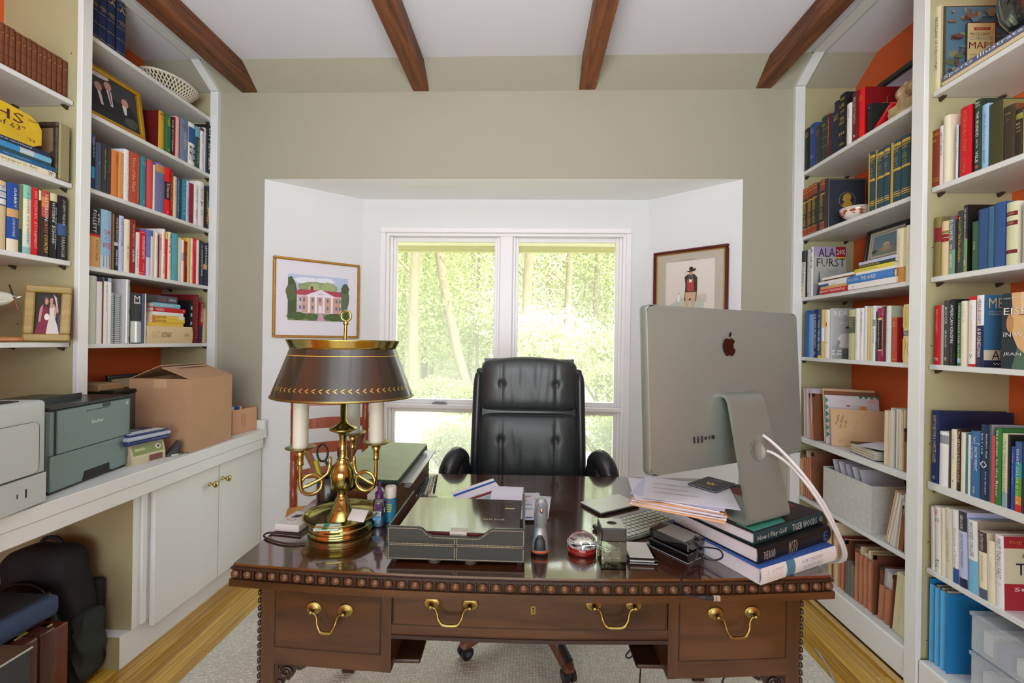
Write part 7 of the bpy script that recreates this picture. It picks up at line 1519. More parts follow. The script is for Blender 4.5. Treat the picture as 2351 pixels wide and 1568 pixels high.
# three men in a gold frame, left bay
g0 = U(205, 258, X=-1.965); g1 = U(331, 322, X=-1.965)
men = [('#3a3c42', R4(0, 0, 1, 1)), ('#c9c4c8', EL(.32, .97, .22, .08)), ('#24262c', [(.0, 0), (.02, .55), (.2, .62), (.35, .7), (.5, .7), (.6, .55), (.85, .6), (.98, .4), (1, 0)]), ('#b98a80', EL(.34, .68, .06, .10)), ('#b98a80', EL(.50, .80, .06, .10)), ('#b98a80', EL(.78, .62, .06, .10)),
  ('#c9c9cc', [(.32, .58), (.37, .58), (.40, .3), (.36, .3)]), ('#c9c9cc', [(.47, .70), (.55, .70), (.56, .36), (.52, .36)]), ('#c9c9cc', [(.72, .54), (.8, .54), (.79, .34), (.75, .34)]), ('#8a4048', [(.50, .69), (.525, .69), (.545, .4), (.525, .4)]), ('#2a2c30', R4(0, 0, 1, .2)), blob('#454c48', .85, .2, .12, .12, 5)]
easel('gold framed photograph of three men in dark suits on the second left shelf', leanM((-1.972, g0.y-.06), (-1.966, g1.y), LZ[1]+.004, .14), g1.y-g0.y+.06, .252, mat('gilt_frame', '#b98e1e', .3, .5), .022, men, inner=GOLD)
# wedding photograph, near left bay
p0 = U(52, 784, Y=1.585); p1 = U(150, 786, Y=1.66)
wed = [('#2c2622', R4(0, 0, 1, 1)), ('#3a4458', R4(.88, 0, 1, .5)), ('#7a2440', [(.02, 0), (.15, .35), (.25, .66), (.45, .68), (.52, .55), (.5, .3), (.45, 0)]), ('#c08c76', [(.14, .3), (.18, .62), (.30, .74), (.28, .6), (.22, .3)]), ('#c08c76', EL(.42, .80, .07, .085)), ('#5a3a26', EL(.40, .85, .085, .07)), ('#c08c76', EL(.42, .80, .06, .075)),
  ('#b9b4b4', [(.66, .98), (.80, .9), (.9, .55), (.86, .5), (.76, .8)]), ('#c08c76', [(.55, .66), (.55, .74), (.7, .74), (.84, .62), (.8, .4), (.6, .3), (.62, .36), (.74, .45)]), ('#cfcac2', [(.45, 0), (.5, .25), (.56, .45), (.54, .64), (.74, .66), (.74, .45), (.88, .2), (.96, 0)]), ('#2e211c', EL(.63, .88, .085, .08)), ('#c08c76', EL(.61, .81, .065, .08)), ('#e2dfcf', EL(.46, .42, .10, .08))]
easel('wooden framed photograph of a bride and a woman in a magenta dress', leanM((p0.x, p0.y), (p1.x, p1.y), LZN[3]+.004, .18), (Vector(p1)-Vector(p0)).length+.012, .225, wood('gold_wood_frame', '#8c7434', '#b0954c', .4, axis=0), .028, wed)
# dark ornate frame facing the camera, near left bay
p0 = U(92, 408, Y=1.69); p1 = U(148, 408, Y=1.69); p2 = U(148, 288, Y=1.69)
t = easel('dark carved frame with a faded print standing by the yellow sign', T(p1.x-.19, 1.675, LZN[1]+.001), .19, p2.z-LZN[1], mat('carved_dark_silver_frame', '#3f372a', .5, .3, var=.4, scale=60, bump=1, bscale=90), .020, [('#8a7c5c', R4(0, 0, 1, 1)), ('#5a4c38', EL(.5, .55, .12, .08)), ('#4c4030', [(.7, .1), (.85, .5), (.95, .5), (.95, .1)])])
MB().rbox(.1901, .2, -.012, .026, .0, p2.z-LZN[1]-.003, flat('#8c8560'), .003).build('side_edge', t)
# stack of lying books and yellow sign
zt = lying(-1, XL, LZN[1], [
 (-120, 129, 395, 410, 'cream', 'cream book lettered Newspaper in Art at the bottom of the near left stack', {'tk': .026, 'h': 1, 'd': .24, 't': [('Newspaper in Art', .35, .78, 'olive', .6), ('W', .9, .95, 'navy', .6)]}),
 (-120, 128, 385, 395, 'teal', 'blue-teal book lettered with a guild history, second up in the near left stack', {'tk': .018, 'h': 1, 'd': .24, 'b': [(0, 1, '#1a5a8a')], 't': [('Guild of Company Histories', .45, .72, 'skyblue', .5)]}),
 (-120, 118, 378, 385, 'charcoal', 'thin dark grey book in the near left stack', {'tk': .011, 'd': .22, 'b': [(0, 1, '#2a4a50')]}),
 (-120, 117, 365, 378, 'skyblue', 'thick sky-patterned blue book in the near left stack', {'tk': .022, 'h': 1, 'd': .22, 'b': [(0, .2, '#6aaed0'), (.2, .35, '#b9c8d0'), (.35, .6, '#3a8ac0'), (.6, .8, '#a9b4c0'), (.8, 1, '#2f7ab8')]}),
 (-120, 115, 350, 365, 'navy', 'navy book with white lettering on top of the near left stack', {'tk': .018, 'h': 1, 'd': .22, 't': [('Camping In Town with W. Camel Hume III', .15, .78, 'white', .4)]})], 'books lying in the near left stack')
YS = mat('yellow_painted_wood', '#cfae1e', .5, var=.15, scale=10)
sg0 = U(92, 330, X=-1.945)
sgn = thing('wooden_sign', 'yellow painted sign reading HS of 63 above the lying books', 'sign', M=T(-1.945, sg0.y, zt+.0005) @ RX(-.0) @ Matrix(((0, -1, 0, 0), (-1, 0, 0, 0), (0, 0, 1, 0), (0, 0, 0, 1))) @ Matrix.Scale(1, 4))
sgn.matrix_world = T(-1.948, sg0.y, zt+.0005) @ RZ(math.pi/2)
sz = U(60, 258, X=-1.945).z-zt
oc = [(-.42, 0), (-.03, 0), (0, .018), (0, sz*.62), (-.012, sz*.8), (-.04, sz*.93), (-.12, sz), (-.42, sz*1.08)]
fixn(MB().prism(oc, -.009, .009, YS, RX(math.pi/2)).build('board', sgn))
for (s, x, z, w_, h_) in (('HS', -.108, .7, .095, .30), ('of 63"', -.100, .42, .09, .17), ("'93", -.035, .18, .026, .10), ('=', -.032, .78, .03, .05)):
    text(s, flat('#4a1f28'), 0, T(x, -.0094, z*sz) @ RX(math.pi/2), sgn, fit=(w_, h_*sz))
# model airplane
am_ = thing('model_airplane', 'white model propeller airplane on a stand, cut off by the left edge', 'model', M=T(-1.985, 1.475, 1.49) @ RZ(math.radians(70)) @ RY(-.30))
AW = mat('model_white', '#cfcfbe', .25, coat=.6)
am_.matrix_world = T(-1.99, 1.565, LZN[3]+.172) @ RZ(math.radians(62)) @ RY(-.22)
loft(MB(), [(0, 0, 0, .012, .014), (.02, 0, 0, .022, .026), (.06, 0, 0, .026, .032), (.13, 0, .004, .028, .040), (.18, 0, .004, .024, .036), (.30, 0, 0, .010, .016)], AW, 18).build('fuselage', am_, M=RY(-math.pi/2) @ RZ(math.pi/2))
MB().rbox(-.14, -.06, -.26, .26, -.020, -.013, AW, .003).build('wing', am_)
MB().prism([(-.17, .03), (-.08, .022), (-.10, .052), (-.14, .055)], -.018, .018, mat('canopy_glass', '#3a4238', .1, coat=1), RX(math.pi/2)).build('canopy', am_)
pr_ = MB().lathe([(.012, 0), (.010, .010), (.005, .022), (0, .028)], CHROME, 16, M=RY(math.pi/2))
pr_.rbox(.002, .005, -.006, .006, .008, .05, BLACKP, .001).rbox(.002, .005, -.006, .006, -.05, -.008, CHROME, .001); pr_.build('propeller', am_)
stn = thing('display_stand', 'copper-coloured wooden display base under the model airplane', 'stand', (-2.0, 1.55, LZN[3]))
MB().rbox(-.05, .045, -.10, .045, .001, .022, wood('copper_wood', '#8a4c22', '#c07a3c', .25, coat=.6, axis=1), .008, seg=2).build('plinth', stn)
gw = thing('green_figure', 'dark green ornament post at the left edge under the airplane', 'ornament', (-2.02, 1.50, LZN[3]+.0225))
MB().lathe([(0, 0), (.02, 0), (.024, .01), (.016, .02), (.02, .03), (.014, .045), (.018, .06), (.012, .07), (0, .072)], mat('green_bronze', '#2a3a2c', .5), 14).rbox(-.008, .008, -.01, .045, .072, .082, mat('green_bronze', '#2a3a2c', .5), .003).build('post', gw)
# woven basket with fruit, top left shelf
b0 = U(310, 160, X=-2.05); b1 = U(449, 230, X=-1.99)
byc = (b0.y+b1.y)/2+.02
bk_ = thing('fruit_basket', 'white lattice basket of fruit at the window end of the top left shelf', 'basket', (-2.03, byc, LZ[0]))
RB = .155
wv = MB(); BMt = mat('white_ceramic_weave', '#d6d0be', .4)
def bp_(t_, h): r_ = .07+(RB-.07)*(h**.75); return Vector((r_*math.cos(t_)*.75, r_*math.sin(t_), .004+.085*h))
for k in range(44):
    for s in (-1, 1): wv.tube([bp_(math.tau*k/44+s*h*.42/1, h) for h in [i/7 for i in range(8)]], .0028, BMt, 5)
for h in (0, .98, 1.0): wv.tube([bp_(math.tau*i/40, h) for i in range(40)], .0045, BMt, 6, closed=True)
wv.lathe([(0, .002), (.07, .003)], BMt, 30, sx=.75); wv.build('lattice_bowl', bk_)
for k, (dx, dy, dz_, r_, c, nm_, lab) in enumerate(((-.02, -.09, .095, .036, '#6e6230', 'gourd', 'olive brown fruit at the left of the basket'), (.0, -.02, .10, .034, '#4f6a30', 'apple', 'green fruit in the middle of the basket'), (.02, .055, .09, .03, '#8a8a48', 'pear', 'yellow-green fruit toward the right of the basket'), (.0, .11, .082, .028, '#4a1a20', 'plum', 'dark purple fruit at the right end of the basket'), (-.05, .03, .085, .034, '#5a4a28', 'nut', 'brown fruit at the back of the basket'))):
    tag(MB().lathe([(0, -r_*.9), (r_*.6, -r_*.75), (r_, -.1*r_), (r_*.85, r_*.55), (r_*.3, r_*.85), (0, r_*.72)], mat('fruit_'+nm_, c, .5, var=.2, scale=20), 16).cyl((0, 0, r_*.7), (.003, 0, r_*1.15), .0018, flat('#4a3a20'), seg=5).build(nm_, loc=(-2.03+dx, byc+dy, LZ[0]+dz_)), lab, 'fruit', 'fruit in the lattice basket')
# right top shelf: red leaning book, stone slab, cat, black framed picture
a = Vector(U(1999, 297, X=1.552)); 
rbk = T(1.552, a.y-.0, RZs[0]+.001)
Mx = Matrix(((0, -1, 0), (1, 0, 0), (0, 0, 1))).transposed().to_4x4()
M = T(1.553, a.y+.004, RZs[0]+.0006) @ Mx @ T(.112, 0, 0) @ RY(math.radians(0)) 
M = T(1.553, a.y+.004, RZs[0]+.0006) @ Mx @ T(.012, 0, 0) @ RY(math.radians(52))
book('small red book tilted against the black prayer book on the top right shelf', M, .016, .125, .10, 'red', True, (), [('NT', .12, .26, 'pink', .4)], 'prayer books on the top right shelf')
ss = thing('stone_slab', 'rough beige stone slab with a sleeping cat figure at the stile', 'slab', (1.60, 1.85, RZs[0]))
p0 = U(2046, 270, X=1.56); p1 = U(2106, 230, X=1.56)
stn_ = mat('beige_stone', '#a8966c', .85, var=.25, scale=20, bump=1, bscale=40)
ss.location = (1.60, (p0.y+p1.y)/2-.02, RZs[0])
b = bmesh.new(); bmesh.ops.create_cube(b, size=1); bmesh.ops.subdivide_edges(b, edges=b.edges, cuts=6, use_grid_fill=True)
for v_ in b.verts: v_.co = Vector((v_.co.x*.10, v_.co.y*.17, v_.co.z*.045+.0235))+Vector((random.uniform(-.003, .003), random.uniform(-.003, .003), random.uniform(-.001, .002) if v_.co.z > -.4 else 0))
MB().bm(b, stn_).build('stone', ss)
# resting cat, one continuous surface over joined spheres
FUR = mat('tabby_fur', '#8a6a48', .9, col2='#c4ab88', scale=25, bump=.6, bscale=150)
mbd = bpy.data.metaballs.new('cat_mb'); mbd.resolution = .006; mbd.threshold = .3
for (x, y, z, r_) in ((0, -.03, .05, .055), (0, .0, .045, .05), (0, .03, .05, .038), (-.012, .055, .055, .034), (-.015, .062, .05, .03), (-.03, .045, .018, .018), (-.03, .06, .012, .016), (.02, .05, .02, .018), (-.015, .07, .08, .010), (-.018, .045, .085, .010), (-.03, -.05, .015, .02), (.03, -.06, .015, .02), (-.03, -.02, .012, .018)):
    e_ = mbd.elements.new(); e_.co = (x, y, z); e_.radius = r_*1.25
mo = bpy.data.objects.new('cat_mb', mbd); COL.objects.link(mo); bpy.context.view_layer.update()
cme = bpy.data.meshes.new_from_object(mo.evaluated_get(bpy.context.evaluated_depsgraph_get())); bpy.data.objects.remove(mo)
cme.materials.clear(); cme.materials.append(FUR)
for p in cme.polygons: p.use_smooth = True
catm = thing('cat_figurine', 'brown tabby cat figurine curled on the stone slab', 'figurine', (1.60, (p0.y+p1.y)/2-.03, RZs[0]+.046))
o = bpy.data.objects.new('cat_body', cme); COL.objects.link(o); o.parent = catm; o.rotation_euler = (0, 0, 0)
fc = MB()
for dy in (.052, .072): fc.lathe([(0, 0), (.003, 0), (0, .003)], BLACKM, 8, M=T(-.046, dy, .066) @ RY(-math.pi/2))
fc.lathe([(0, 0), (.003, 0), (0, .003)], flat('#7a3a34'), 6, M=T(-.049, .062, .055) @ RY(-math.pi/2)); fc.build('face', catm)
p0 = U(2003, 195, X=1.80)
fp_ = thing('framed_picture', 'black framed landscape leaning on the orange wall behind the cat', 'picture', M=T(1.80, p0.y, RZs[0]+.001) @ RZ(-math.pi/2) @ RX(-.10))
w_, h_ = .46, p0.z-RZs[0]; f = MB()
for (x0, x1, z0, z1) in ((0, w_, h_-.035, h_), (0, w_, 0, .035), (0, .035, .035, h_-.035), (w_-.035, w_, .035, h_-.035)): f.rbox(x0, x1, -.02, .005, z0, z1, mat('black_frame', '#191b1d', .3, coat=.4), .006)
f.build('frame', fp_); art('print', fp_, T(w_/2, -.004, h_/2) @ RX(math.pi/2), w_-.07, h_-.07, [('#b4aebc', R4(0, 0, 1, 1)), blob('#2f3a2c', .12, .3, .16, .25, 3), blob('#3f4a30', .4, .2, .25, .18, 6), ('#5a5a40', R4(0, 0, 1, .15))])
# bowl and spoon, capitol picture
p0 = U(1964, 497, X=1.60)
bw_ = thing('porcelain_bowl', 'white porcelain bowl painted with red dragons before the navy book', 'bowl', (1.607, p0.y, RZs[1]))
CER = mat('white_porcelain', '#dcd9d0', .15, coat=.6)
MB().lathe([(0, .001), (.026, .001), (.027, .006), (.036, .010), (.055, .024), (.067, .044), (.071, .062), (.0695, .063), (.065, .046), (.052, .028), (.030, .014), (0, .013)], CER, 36).build('bowl_body', bw_)
rg = MB().lathe([(.0712, .0585), (.0712, .0575)], flat('#3a3a4a'), 36).lathe([(.0705, .053), (.0707, .0525)], flat('#8a3a3a'), 36)
rd_ = flat('#a84a2a')
for k in range(5):
    a0 = math.pi+.5*k-1.0
    for j in range(9):
        t_ = a0+random.uniform(0, .38); z = .024+.026*random.random(); r_ = .0555+(z-.024)*.62+.0006; s = .003+.004*random.random()
        q = [(t_-s/.06, z), (t_, z-s*.8), (t_+s/.06, z), (t_, z+s*.8)]
        rg.add([((.0558+(zz-.024)*.6+.0012)*math.cos(tt), (.0558+(zz-.024)*.6+.0012)*math.sin(tt), zz) for tt, zz in q], [(0, 1, 2, 3)], rd_)
rg.build('painted_decoration', bw_)
tag(MB().tube([(-.02, .01, .03), (.01, -.03, .062), (.02, -.055, .085), (.022, -.062, .088)], [.004, .003, .004, .005], flat('#c9c0a0', .2), 8, smoothn=2).build('porcelain_spoon', M=T(1.607, p0.y, RZs[1]) @ RZ(.6)), 'porcelain spoon resting in the painted bowl', 'spoon')
c0_ = U(1978, 618, X=1.73); c1_ = U(2056, 600, X=1.73)
cap_ = [('#c9c7b4', R4(0, 0, 1, 1)), ('#4a3a34', R4(.06, .36, .94, .95)), ('#c9c7b4', R4(.07, .37, .93, .94)), ('#7a98a8', R4(.12, .60, .88, .90)), ('#8f9a88', R4(.12, .42, .88, .60)), ('#b8a888', R4(.36, .50, .64, .60)), ('#cfc4a8', EL(.5, .64, .10, .07)), ('#b8a888', R4(.41, .60, .59, .64)), blob('#4f5a40', .18, .52, .08, .05, 1), blob('#9a6a54', .82, .58, .08, .05, 2), ('#4a3a34', R4(.06, .05, .94, .33)), ('#c9c7b4', R4(.07, .06, .93, .32))]
cp_ = easel('framed print of a domed building leaning behind the lying books', leanM((1.74, c0_.y), (1.74, c0_.y-.24), RZs[2]+.085, .12), .245, .24, mat('black_frame', '#191b1d', .3, coat=.4), .014, cap_)
text('The Newe Blue', BLACKM, 0, T(.1225, -.0042, .05) @ RX(math.pi/2), cp_, fit=(.11, .014))
tag(MB().rbox(-.0, .2, -.22, 0, .001, .083, wood('dark_box', '#3a2418', '#5a3a26', .5), .003).build('wooden_box', loc=(1.725-.06+.05, c0_.y-.02, RZs[2])), 'dark box hidden behind the lying books carrying the framed print', 'box') if False else None
# ------------------------------------------------------------------ files and boxes on the lower right shelves
KR = mat('kraft_brown_folder', '#7a4a30', .75, var=.08, scale=8); KR2 = mat('kraft_gusset', '#b07858', .8, var=.1, scale=8); MAN = mat('manila', '#cfae84', .8, var=.05, scale=6); MANL = mat('pale_manila', '#d8cba8', .8)
def ywid(x0, x1, yt, X): a = U(x0, yt, X=X); b_ = U(x1, yt, X=X); return a.y, b_.y, (a.z+b_.z)/2
def bundle(x0, x1, yt, z, label, cols, X=1.556, D=.235, name='file_bundle', cat='files', group=None, lean=0, jag=.006, wave=.004, n=None):
    "a bundle of separate folders/sheets standing on a shelf, edges to the room"
    ya, yb, zt2 = ywid(x0, x1, yt, X); wd = ya-yb; h_ = zt2-z; n = n or max(2, int(wd/.006))
    M = Matrix(((0, -1, 0), (1, 0, 0), (0, 0, 1))).transposed().to_4x4(); M.translation = (X, ya, z+.0008)
    if lean: M = M @ (RY(-math.radians(lean)) if lean > 0 else T(wd, 0, 0) @ RY(-math.radians(lean)) @ T(-wd, 0, 0))
    t = thing(name, label, cat, M=M, group=group); tk = wd/n
    for i in range(n):
        c = cols[i % len(cols)]; m_ = c if not isinstance(c, str) else flat(c, .75)
        hh2 = h_*(1-.05*random.random()) if i % 3 else h_; d0 = random.random()*jag
        MB().box(i*tk+.0002, (i+1)*tk-.0003, d0, D-random.random()*.02, 0, hh2, m_).build('folder', t)
    return t
def accordion(x0, x1, yt, z, label, X=1.556, D=.24, side=KR, gus=KR2, pleats=4, fill=None, name='expanding_folder', lean=0, group=None, hfr=.86):
    ya, yb, zt2 = ywid(x0, x1, yt, X); wd = ya-yb; h_ = zt2-z
    M = Matrix(((0, -1, 0), (1, 0, 0), (0, 0, 1))).transposed().to_4x4(); M.translation = (X, ya, z+.0008)
    if lean: M = M @ (RY(-math.radians(lean)) if lean > 0 else T(wd, 0, 0) @ RY(-math.radians(lean)) @ T(-wd, 0, 0))
    t = thing(name, label, 'folder', M=M, group=group)
    MB().box(0, .0015, 0, D, 0, h_, side).build('back_cover', t); MB().box(wd-.0015, wd, 0, D, 0, h_, side).build('front_cover', t)
    g = MB(); n = pleats*2; 
    for yy, sg in ((.001, 1),):
        for i in range(n):
            xa, xb = .0016+(wd-.0032)*i/n, .0016+(wd-.0032)*(i+1)/n; ya_, yb_ = (0, .014) if i % 2 == 0 else (.014, 0)
            g.quad((xa, ya_, 0), (xb, yb_, 0), (xb, yb_, h_*hfr), (xa, ya_, h_*hfr), gus)
    g.build('pleated_gusset', t)
    for x in (0, wd-.003): MB().box(x, x+.003, -.001, .016, h_*.93, h_+.001, flat('#3f2c24')).build('corner_tape', t)
    cols = fill or [MAN, '#d9d6cf', MANL]; n2 = max(2, int(wd/.008))
    for i in range(n2):
        c = cols[i % len(cols)]; m_ = c if not isinstance(c, str) else flat(c, .8)
        x_ = .003+(wd-.006)*i/n2; MB().box(x_, x_+(wd-.006)/n2*.7, .018, D-.01, .002, h_*(.9+.12*random.random()), m_).build('sheet_bundle', t)
    return t
ZE, ZF, ZG = RZs[4], RZs[5], .1485
LAV = '#c9c0cc'
bundle(1846, 1864, 893, ZE, 'loose lavender-grey papers standing at the left end of the file shelf', [LAV, '#d6d0d6', MAN, LAV, '#bdb4c0'], lean=2, group='files on the long right shelf', D=.27)
accordion(1864, 1872, 905, ZE, 'narrow brown pocket folder left of the envelope with green triangles', pleats=1, lean=6, group='files on the long right shelf', D=.22)
ev = thing('envelope', 'white mail envelope with green triangles along its edges, propped upright', 'envelope', M=T(1.575, 2.315, ZE+.001) @ RZ(-.32) @ RX(-.16))
EW, EH = .235, .255
MB().rbox(0, EW, 0, .006, 0, EH, flat('#cfcdd2', .7), .001).build('envelope_body', ev)
tri = []
for i in range(6): tri.append(('#2f8a6a', [(.005, .12+i*.14), (.07, .19+i*.14), (.005, .26+i*.14)]))
for i in range(4): tri.append(('#2f8a6a', [(.62+i*.1, 1), (.67+i*.1, .94), (.72+i*.1, 1)]))
tri += [('#b04a5a', R4(.4, .78, .47, .81)), ('#c9a0a8', R4(.5, .79, .75, .80)), ('#d9b0b4', R4(.8, .86, .93, .93))]
art('printed_edge', ev, T(EW/2, -.0004, EH/2) @ RX(math.pi/2), EW, EH, tri)
MB().rbox(.0, EW+.005, .008, .012, .005, EH+.022, KR, .001).build('brown_folder_behind', ev); MB().rbox(-.005, EW-.01, .013, .017, .005, EH+.034, MAN, .001).build('manila_folder_behind', ev)
mnv = thing('manila_envelope', 'manila envelope with black handwriting in front of the green-edged one', 'envelope', M=T(1.567, 2.265, ZE+.001) @ RZ(-.34) @ RX(-.14))
MB().rbox(0, .225, 0, .004, 0, .19, MAN, .001).build('envelope_body', mnv)
for i, (s, w_) in enumerate((('Possible', .05), ('Curr. Policies', .07), ('to sort', .035))): text(s, BLACKM, 0, T(.028+i*.017, -.0006, .135-i*.01) @ RX(math.pi/2) @ RZ(math.radians(78)), mnv, 'handwriting', fit=(w_, .011), shear=.3)
text('Misc N', flat('#b98a78'), 0, T(.105, -.0006, .11) @ RX(math.pi/2) @ RZ(math.radians(75)), mnv, 'handwriting', fit=(.045, .010)); text('file', flat('#c05a48'), 0, T(.04, -.0006, .03) @ RX(math.pi/2) @ RZ(.6), mnv, 'stamp', fit=(.02, .008))
MB().rbox(.13, .155, .003, .007, .188, .207, flat('#c9752a'), .002).build('orange_clip', mnv)
bb = thing('ring_binder', 'black binder lying flat and stuffed with curling papers', 'binder', M=T(1.60, 1.985, ZE+.001) @ RZ(-.12))
MB().rbox(-.04, .20, -.02, .165, 0, .003, BLACKP, .001).rbox(-.04, .20, -.02, .165, .046, .049, BLACKP, .001).rbox(-.04, .20, .162, .165, .003, .046, BLACKP, .001).build('cover', bb)
for i in range(12): MB().box(-.045-.004*math.sin(i*1.7), .19, -.015+.002*(i % 3), .155, .004+i*.0033, .0065+i*.0033, flat(['#d9d6cf', '#cfcdd6', '#d6c79c'][i % 3], .8)).build('sheet', bb)
for i in range(4): sheet('loose_paper', 'loose white paper on the black binder, %s' % ['lowest of four', 'second of four', 'third of four', 'topmost of four'][i], T(1.65+.01*i, 2.03-.02*i, ZE+.0535+.006*i) @ RZ(.5-.25*i) @ RY(-.04*(i)), .2, .15, .0012, flat('#d3d2da', .8), group='loose papers on the black binder')
for i, (a, b_, yt, c, lab) in enumerate(((2030, 2044, 943, MANL, 'cream manila folders left of the file row by the stile'), (2044, 2062, 938, '#cfcdc0', 'white paper folders in the middle of the row by the stile'), (2062, 2076, 940, MANL, 'pale manila folders beside the brown pocket by the stile'))):
    bundle(a, b_, yt, ZE, lab, [c, '#d9d6cc', c, '#8a9494' if i == 1 else '#d6cba8'], group='files on the long right shelf')
accordion(2076, 2108, 988, ZE, 'brown pocket folder standing against the stile on the file shelf', pleats=3, fill=['#d8d2ba', '#d9d6cf', '#6a7a6a', MANL], group='files on the long right shelf', hfr=.7)
# shelf below
accordion(1833, 1846, 1040, ZF, 'tan expanding folder at the far left of the shelf with the white bin', side=MAN, gus=MAN, lean=3, group='files beside the white bin')
accordion(1847, 1868, 1040, ZF, 'large brown expanding folder behind the white bin', lean=4, group='files beside the white bin', D=.27)
# white fabric bin
p0 = Vector(U(1900, 1172, Z=ZF)); p1 = Vector(U(2000, 1232, Z=ZF))
fb = thing('fabric_bin', 'pale grey fabric bin with a metal ring handle holding papers', 'bin', M=T(1.556, U(1890, 1100, X=1.556).y, ZF+.001))
LIN = mat('grey_linen', '#c4c6c2', .9, var=.06, scale=60, bump=.4, bscale=300); LIN2 = mat('grey_lining', '#77777c', .85)
L_, Dp, Hb = U(1890, 1100, X=1.556).y-U(2001, 1160, X=1.556).y, .25, .215
for (nm_, a) in (('front_panel', (0, .006, -L_, 0, 0, Hb)), ('back_panel', (Dp-.006, Dp, -L_, 0, 0, Hb)), ('end_panel', (.0061, Dp-.0061, -.006, 0, 0, Hb)), ('end_panel', (.0061, Dp-.0061, -L_, -L_+.006, 0, Hb)), ('bin_floor', (.0061, Dp-.0061, -L_+.0061, -.0061, 0.0, .006))):
    mb = MB().box(*a, LIN); x0, x1, y0, y1, z0, z1 = a
    if nm_ == 'front_panel': mb.box(x1, x1+.0004, y0, y1, z0+.006, z1-.002, LIN2)
    if nm_ == 'end_panel' and y1 == 0: mb.box(x0, x1, y0-.0004, y0, z0+.006, z1-.002, LIN2)
    if nm_ == 'back_panel': mb.box(x0-.0004, x0, y0, y1, z0+.006, z1-.002, LIN2)
    mb.build(nm_, fb)
MB().tube([(.12+.026*math.cos(t_), -.0072, Hb-.045+.026*math.sin(t_)) for t_ in [i*math.tau/24 for i in range(24)]], .0035, CHROME, 8, closed=True).lathe([(0, 0), (.024, 0)], flat('#5a3a2a'), 20, M=T(.12, -.0068, Hb-.045) @ RX(math.pi/2)).build('ring_handle', fb)
for i in range(5): o = sheet('document', 'printed document standing in the fabric bin, %s from the left' % ['first', 'second', 'third', 'fourth', 'fifth'][i], T(1.68, fb.location.y-.06-.045*i, ZF+.165) @ RZ(-.1) @ RX(1.15), .18, .2, .003, flat(['#c9ccd8', '#d3d4de', '#bcc4d6', '#d0d2da', '#c4cad8'][i], .8), 'document', [('#6a6e7a', .45, .25, .95, .38), ('#9a9eae', .1, .6, .5, .63), ('#9a9eae', .1, .7, .6, .73)] if i == 3 else (), 'documents in the fabric bin')
bundle(2032, 2050, 1122, ZF, 'manila folder sheaf leaning in front of the bin', [MAN, '#d9d6cc', '#cfd0d6'], lean=-12, group='files beside the white bin', D=.2)
bundle(2052, 2062, 1140, ZF, 'crumpled white papers between the manila sheaf and the brown pocket', ['#d6d4d0', '#c9c8cc', MANL], lean=-8, group='files beside the white bin', D=.2)
accordion(2063, 2074, 1160, ZF, 'crinkled brown pocket left of the teal binder', pleats=2, lean=-6, group='files beside the white bin', hfr=.8)
a_, b__, zt2 = ywid(2077, 2108, 1137, 1.553)
tb = thing('teal_binder', 'white and teal binder standing against the stile', 'binder', M=T(1.553, b__, ZF+.001))
MB().rbox(0, .24, 0, (a_-b__)*.5, 0, zt2-ZF, flat('#1f7f92', .35), .003).build('teal_spine', tb); MB().rbox(0, .24, (a_-b__)*.5+.0005, (a_-b__), 0, zt2-ZF-.004, flat('#c9d6da', .4), .002).build('white_half', tb)
# bottom compartment
bundle(1900, 1925, 1196, ZG, 'row of manila folder tops at the back left of the bottom shelf', [MAN, MANL, '#cfc3a0', KR], lean=1, group='files on the bottom right shelf', D=.27, n=7)
accordion(1925, 1941, 1236, ZG, 'brown and cream pocket folder left of the grey one', pleats=2, fill=[MANL, '#8a2a34', '#d9d6cf'], group='files on the bottom right shelf')
bundle(1941, 1962, 1292, ZG, 'grey-green hanging folders near the middle of the bottom shelf', ['#77776a', '#6a6c60', '#84847a'], group='files on the bottom right shelf')
accordion(1963, 2006, 1262, ZG, 'wide brown accordion folder in the middle of the bottom shelf', pleats=4, group='files on the bottom right shelf', D=.26)
accordion(2016, 2046, 1308, ZG, 'open tan pocket with white papers on the bottom shelf', pleats=2, fill=['#d6d6da', '#cfcfd6', MANL], lean=-3, group='files on the bottom right shelf', hfr=.66)
bundle(2050, 2078, 1316, ZG, 'thick cream box file leaning on the tan pocket', ['#cfc9a4', '#d6d1b0'], lean=-5, n=2, group='files on the bottom right shelf', D=.22, jag=.001)
a_, b__, zt2 = ywid(2085, 2112, 1436, 1.57)
tag(MB().rbox(0, .12, b__, a_, 0, .055, flat('#cfd0d2', .5), .002).build('white_carton', loc=(1.565, 0, ZG+.0005)), 'small white box on the bottom shelf against the stile', 'box')
# near right bottom: blue accordion, plastic boxes
a_, b__, zt2 = ywid(2134, 2172, 1352, 1.55)
BL = mat('bright_blue_folder', '#1878b4', .55); BL2 = mat('light_blue_gusset', '#4fa8d8', .6)
bf = thing('blue_folder', 'big bright blue accordion file lettered TRAVEL at the bottom right', 'folder', M=T(1.552, a_, ZG+.001) @ RZ(-math.pi/2) @ Matrix.Scale(1, 4))
wd = a_-b__; h_ = zt2-ZG
g = MB(); n = 6
for i in range(n):
    xa, xb = wd*i/n, wd*(i+1)/n; ya_, yb_ = (0, .010) if i % 2 == 0 else (.010, 0); g.quad((xa, ya_, 0), (xb, yb_, 0), (xb, yb_, h_), (xa, ya_, h_), BL2)
g.build('pleated_gusset', bf); MB().box(wd, wd+.002, 0, .27, 0, h_, BL).build('front_cover', bf); MB().box(-.002, 0, 0, .27, 0, h_+.02, BL).build('back_cover', bf)
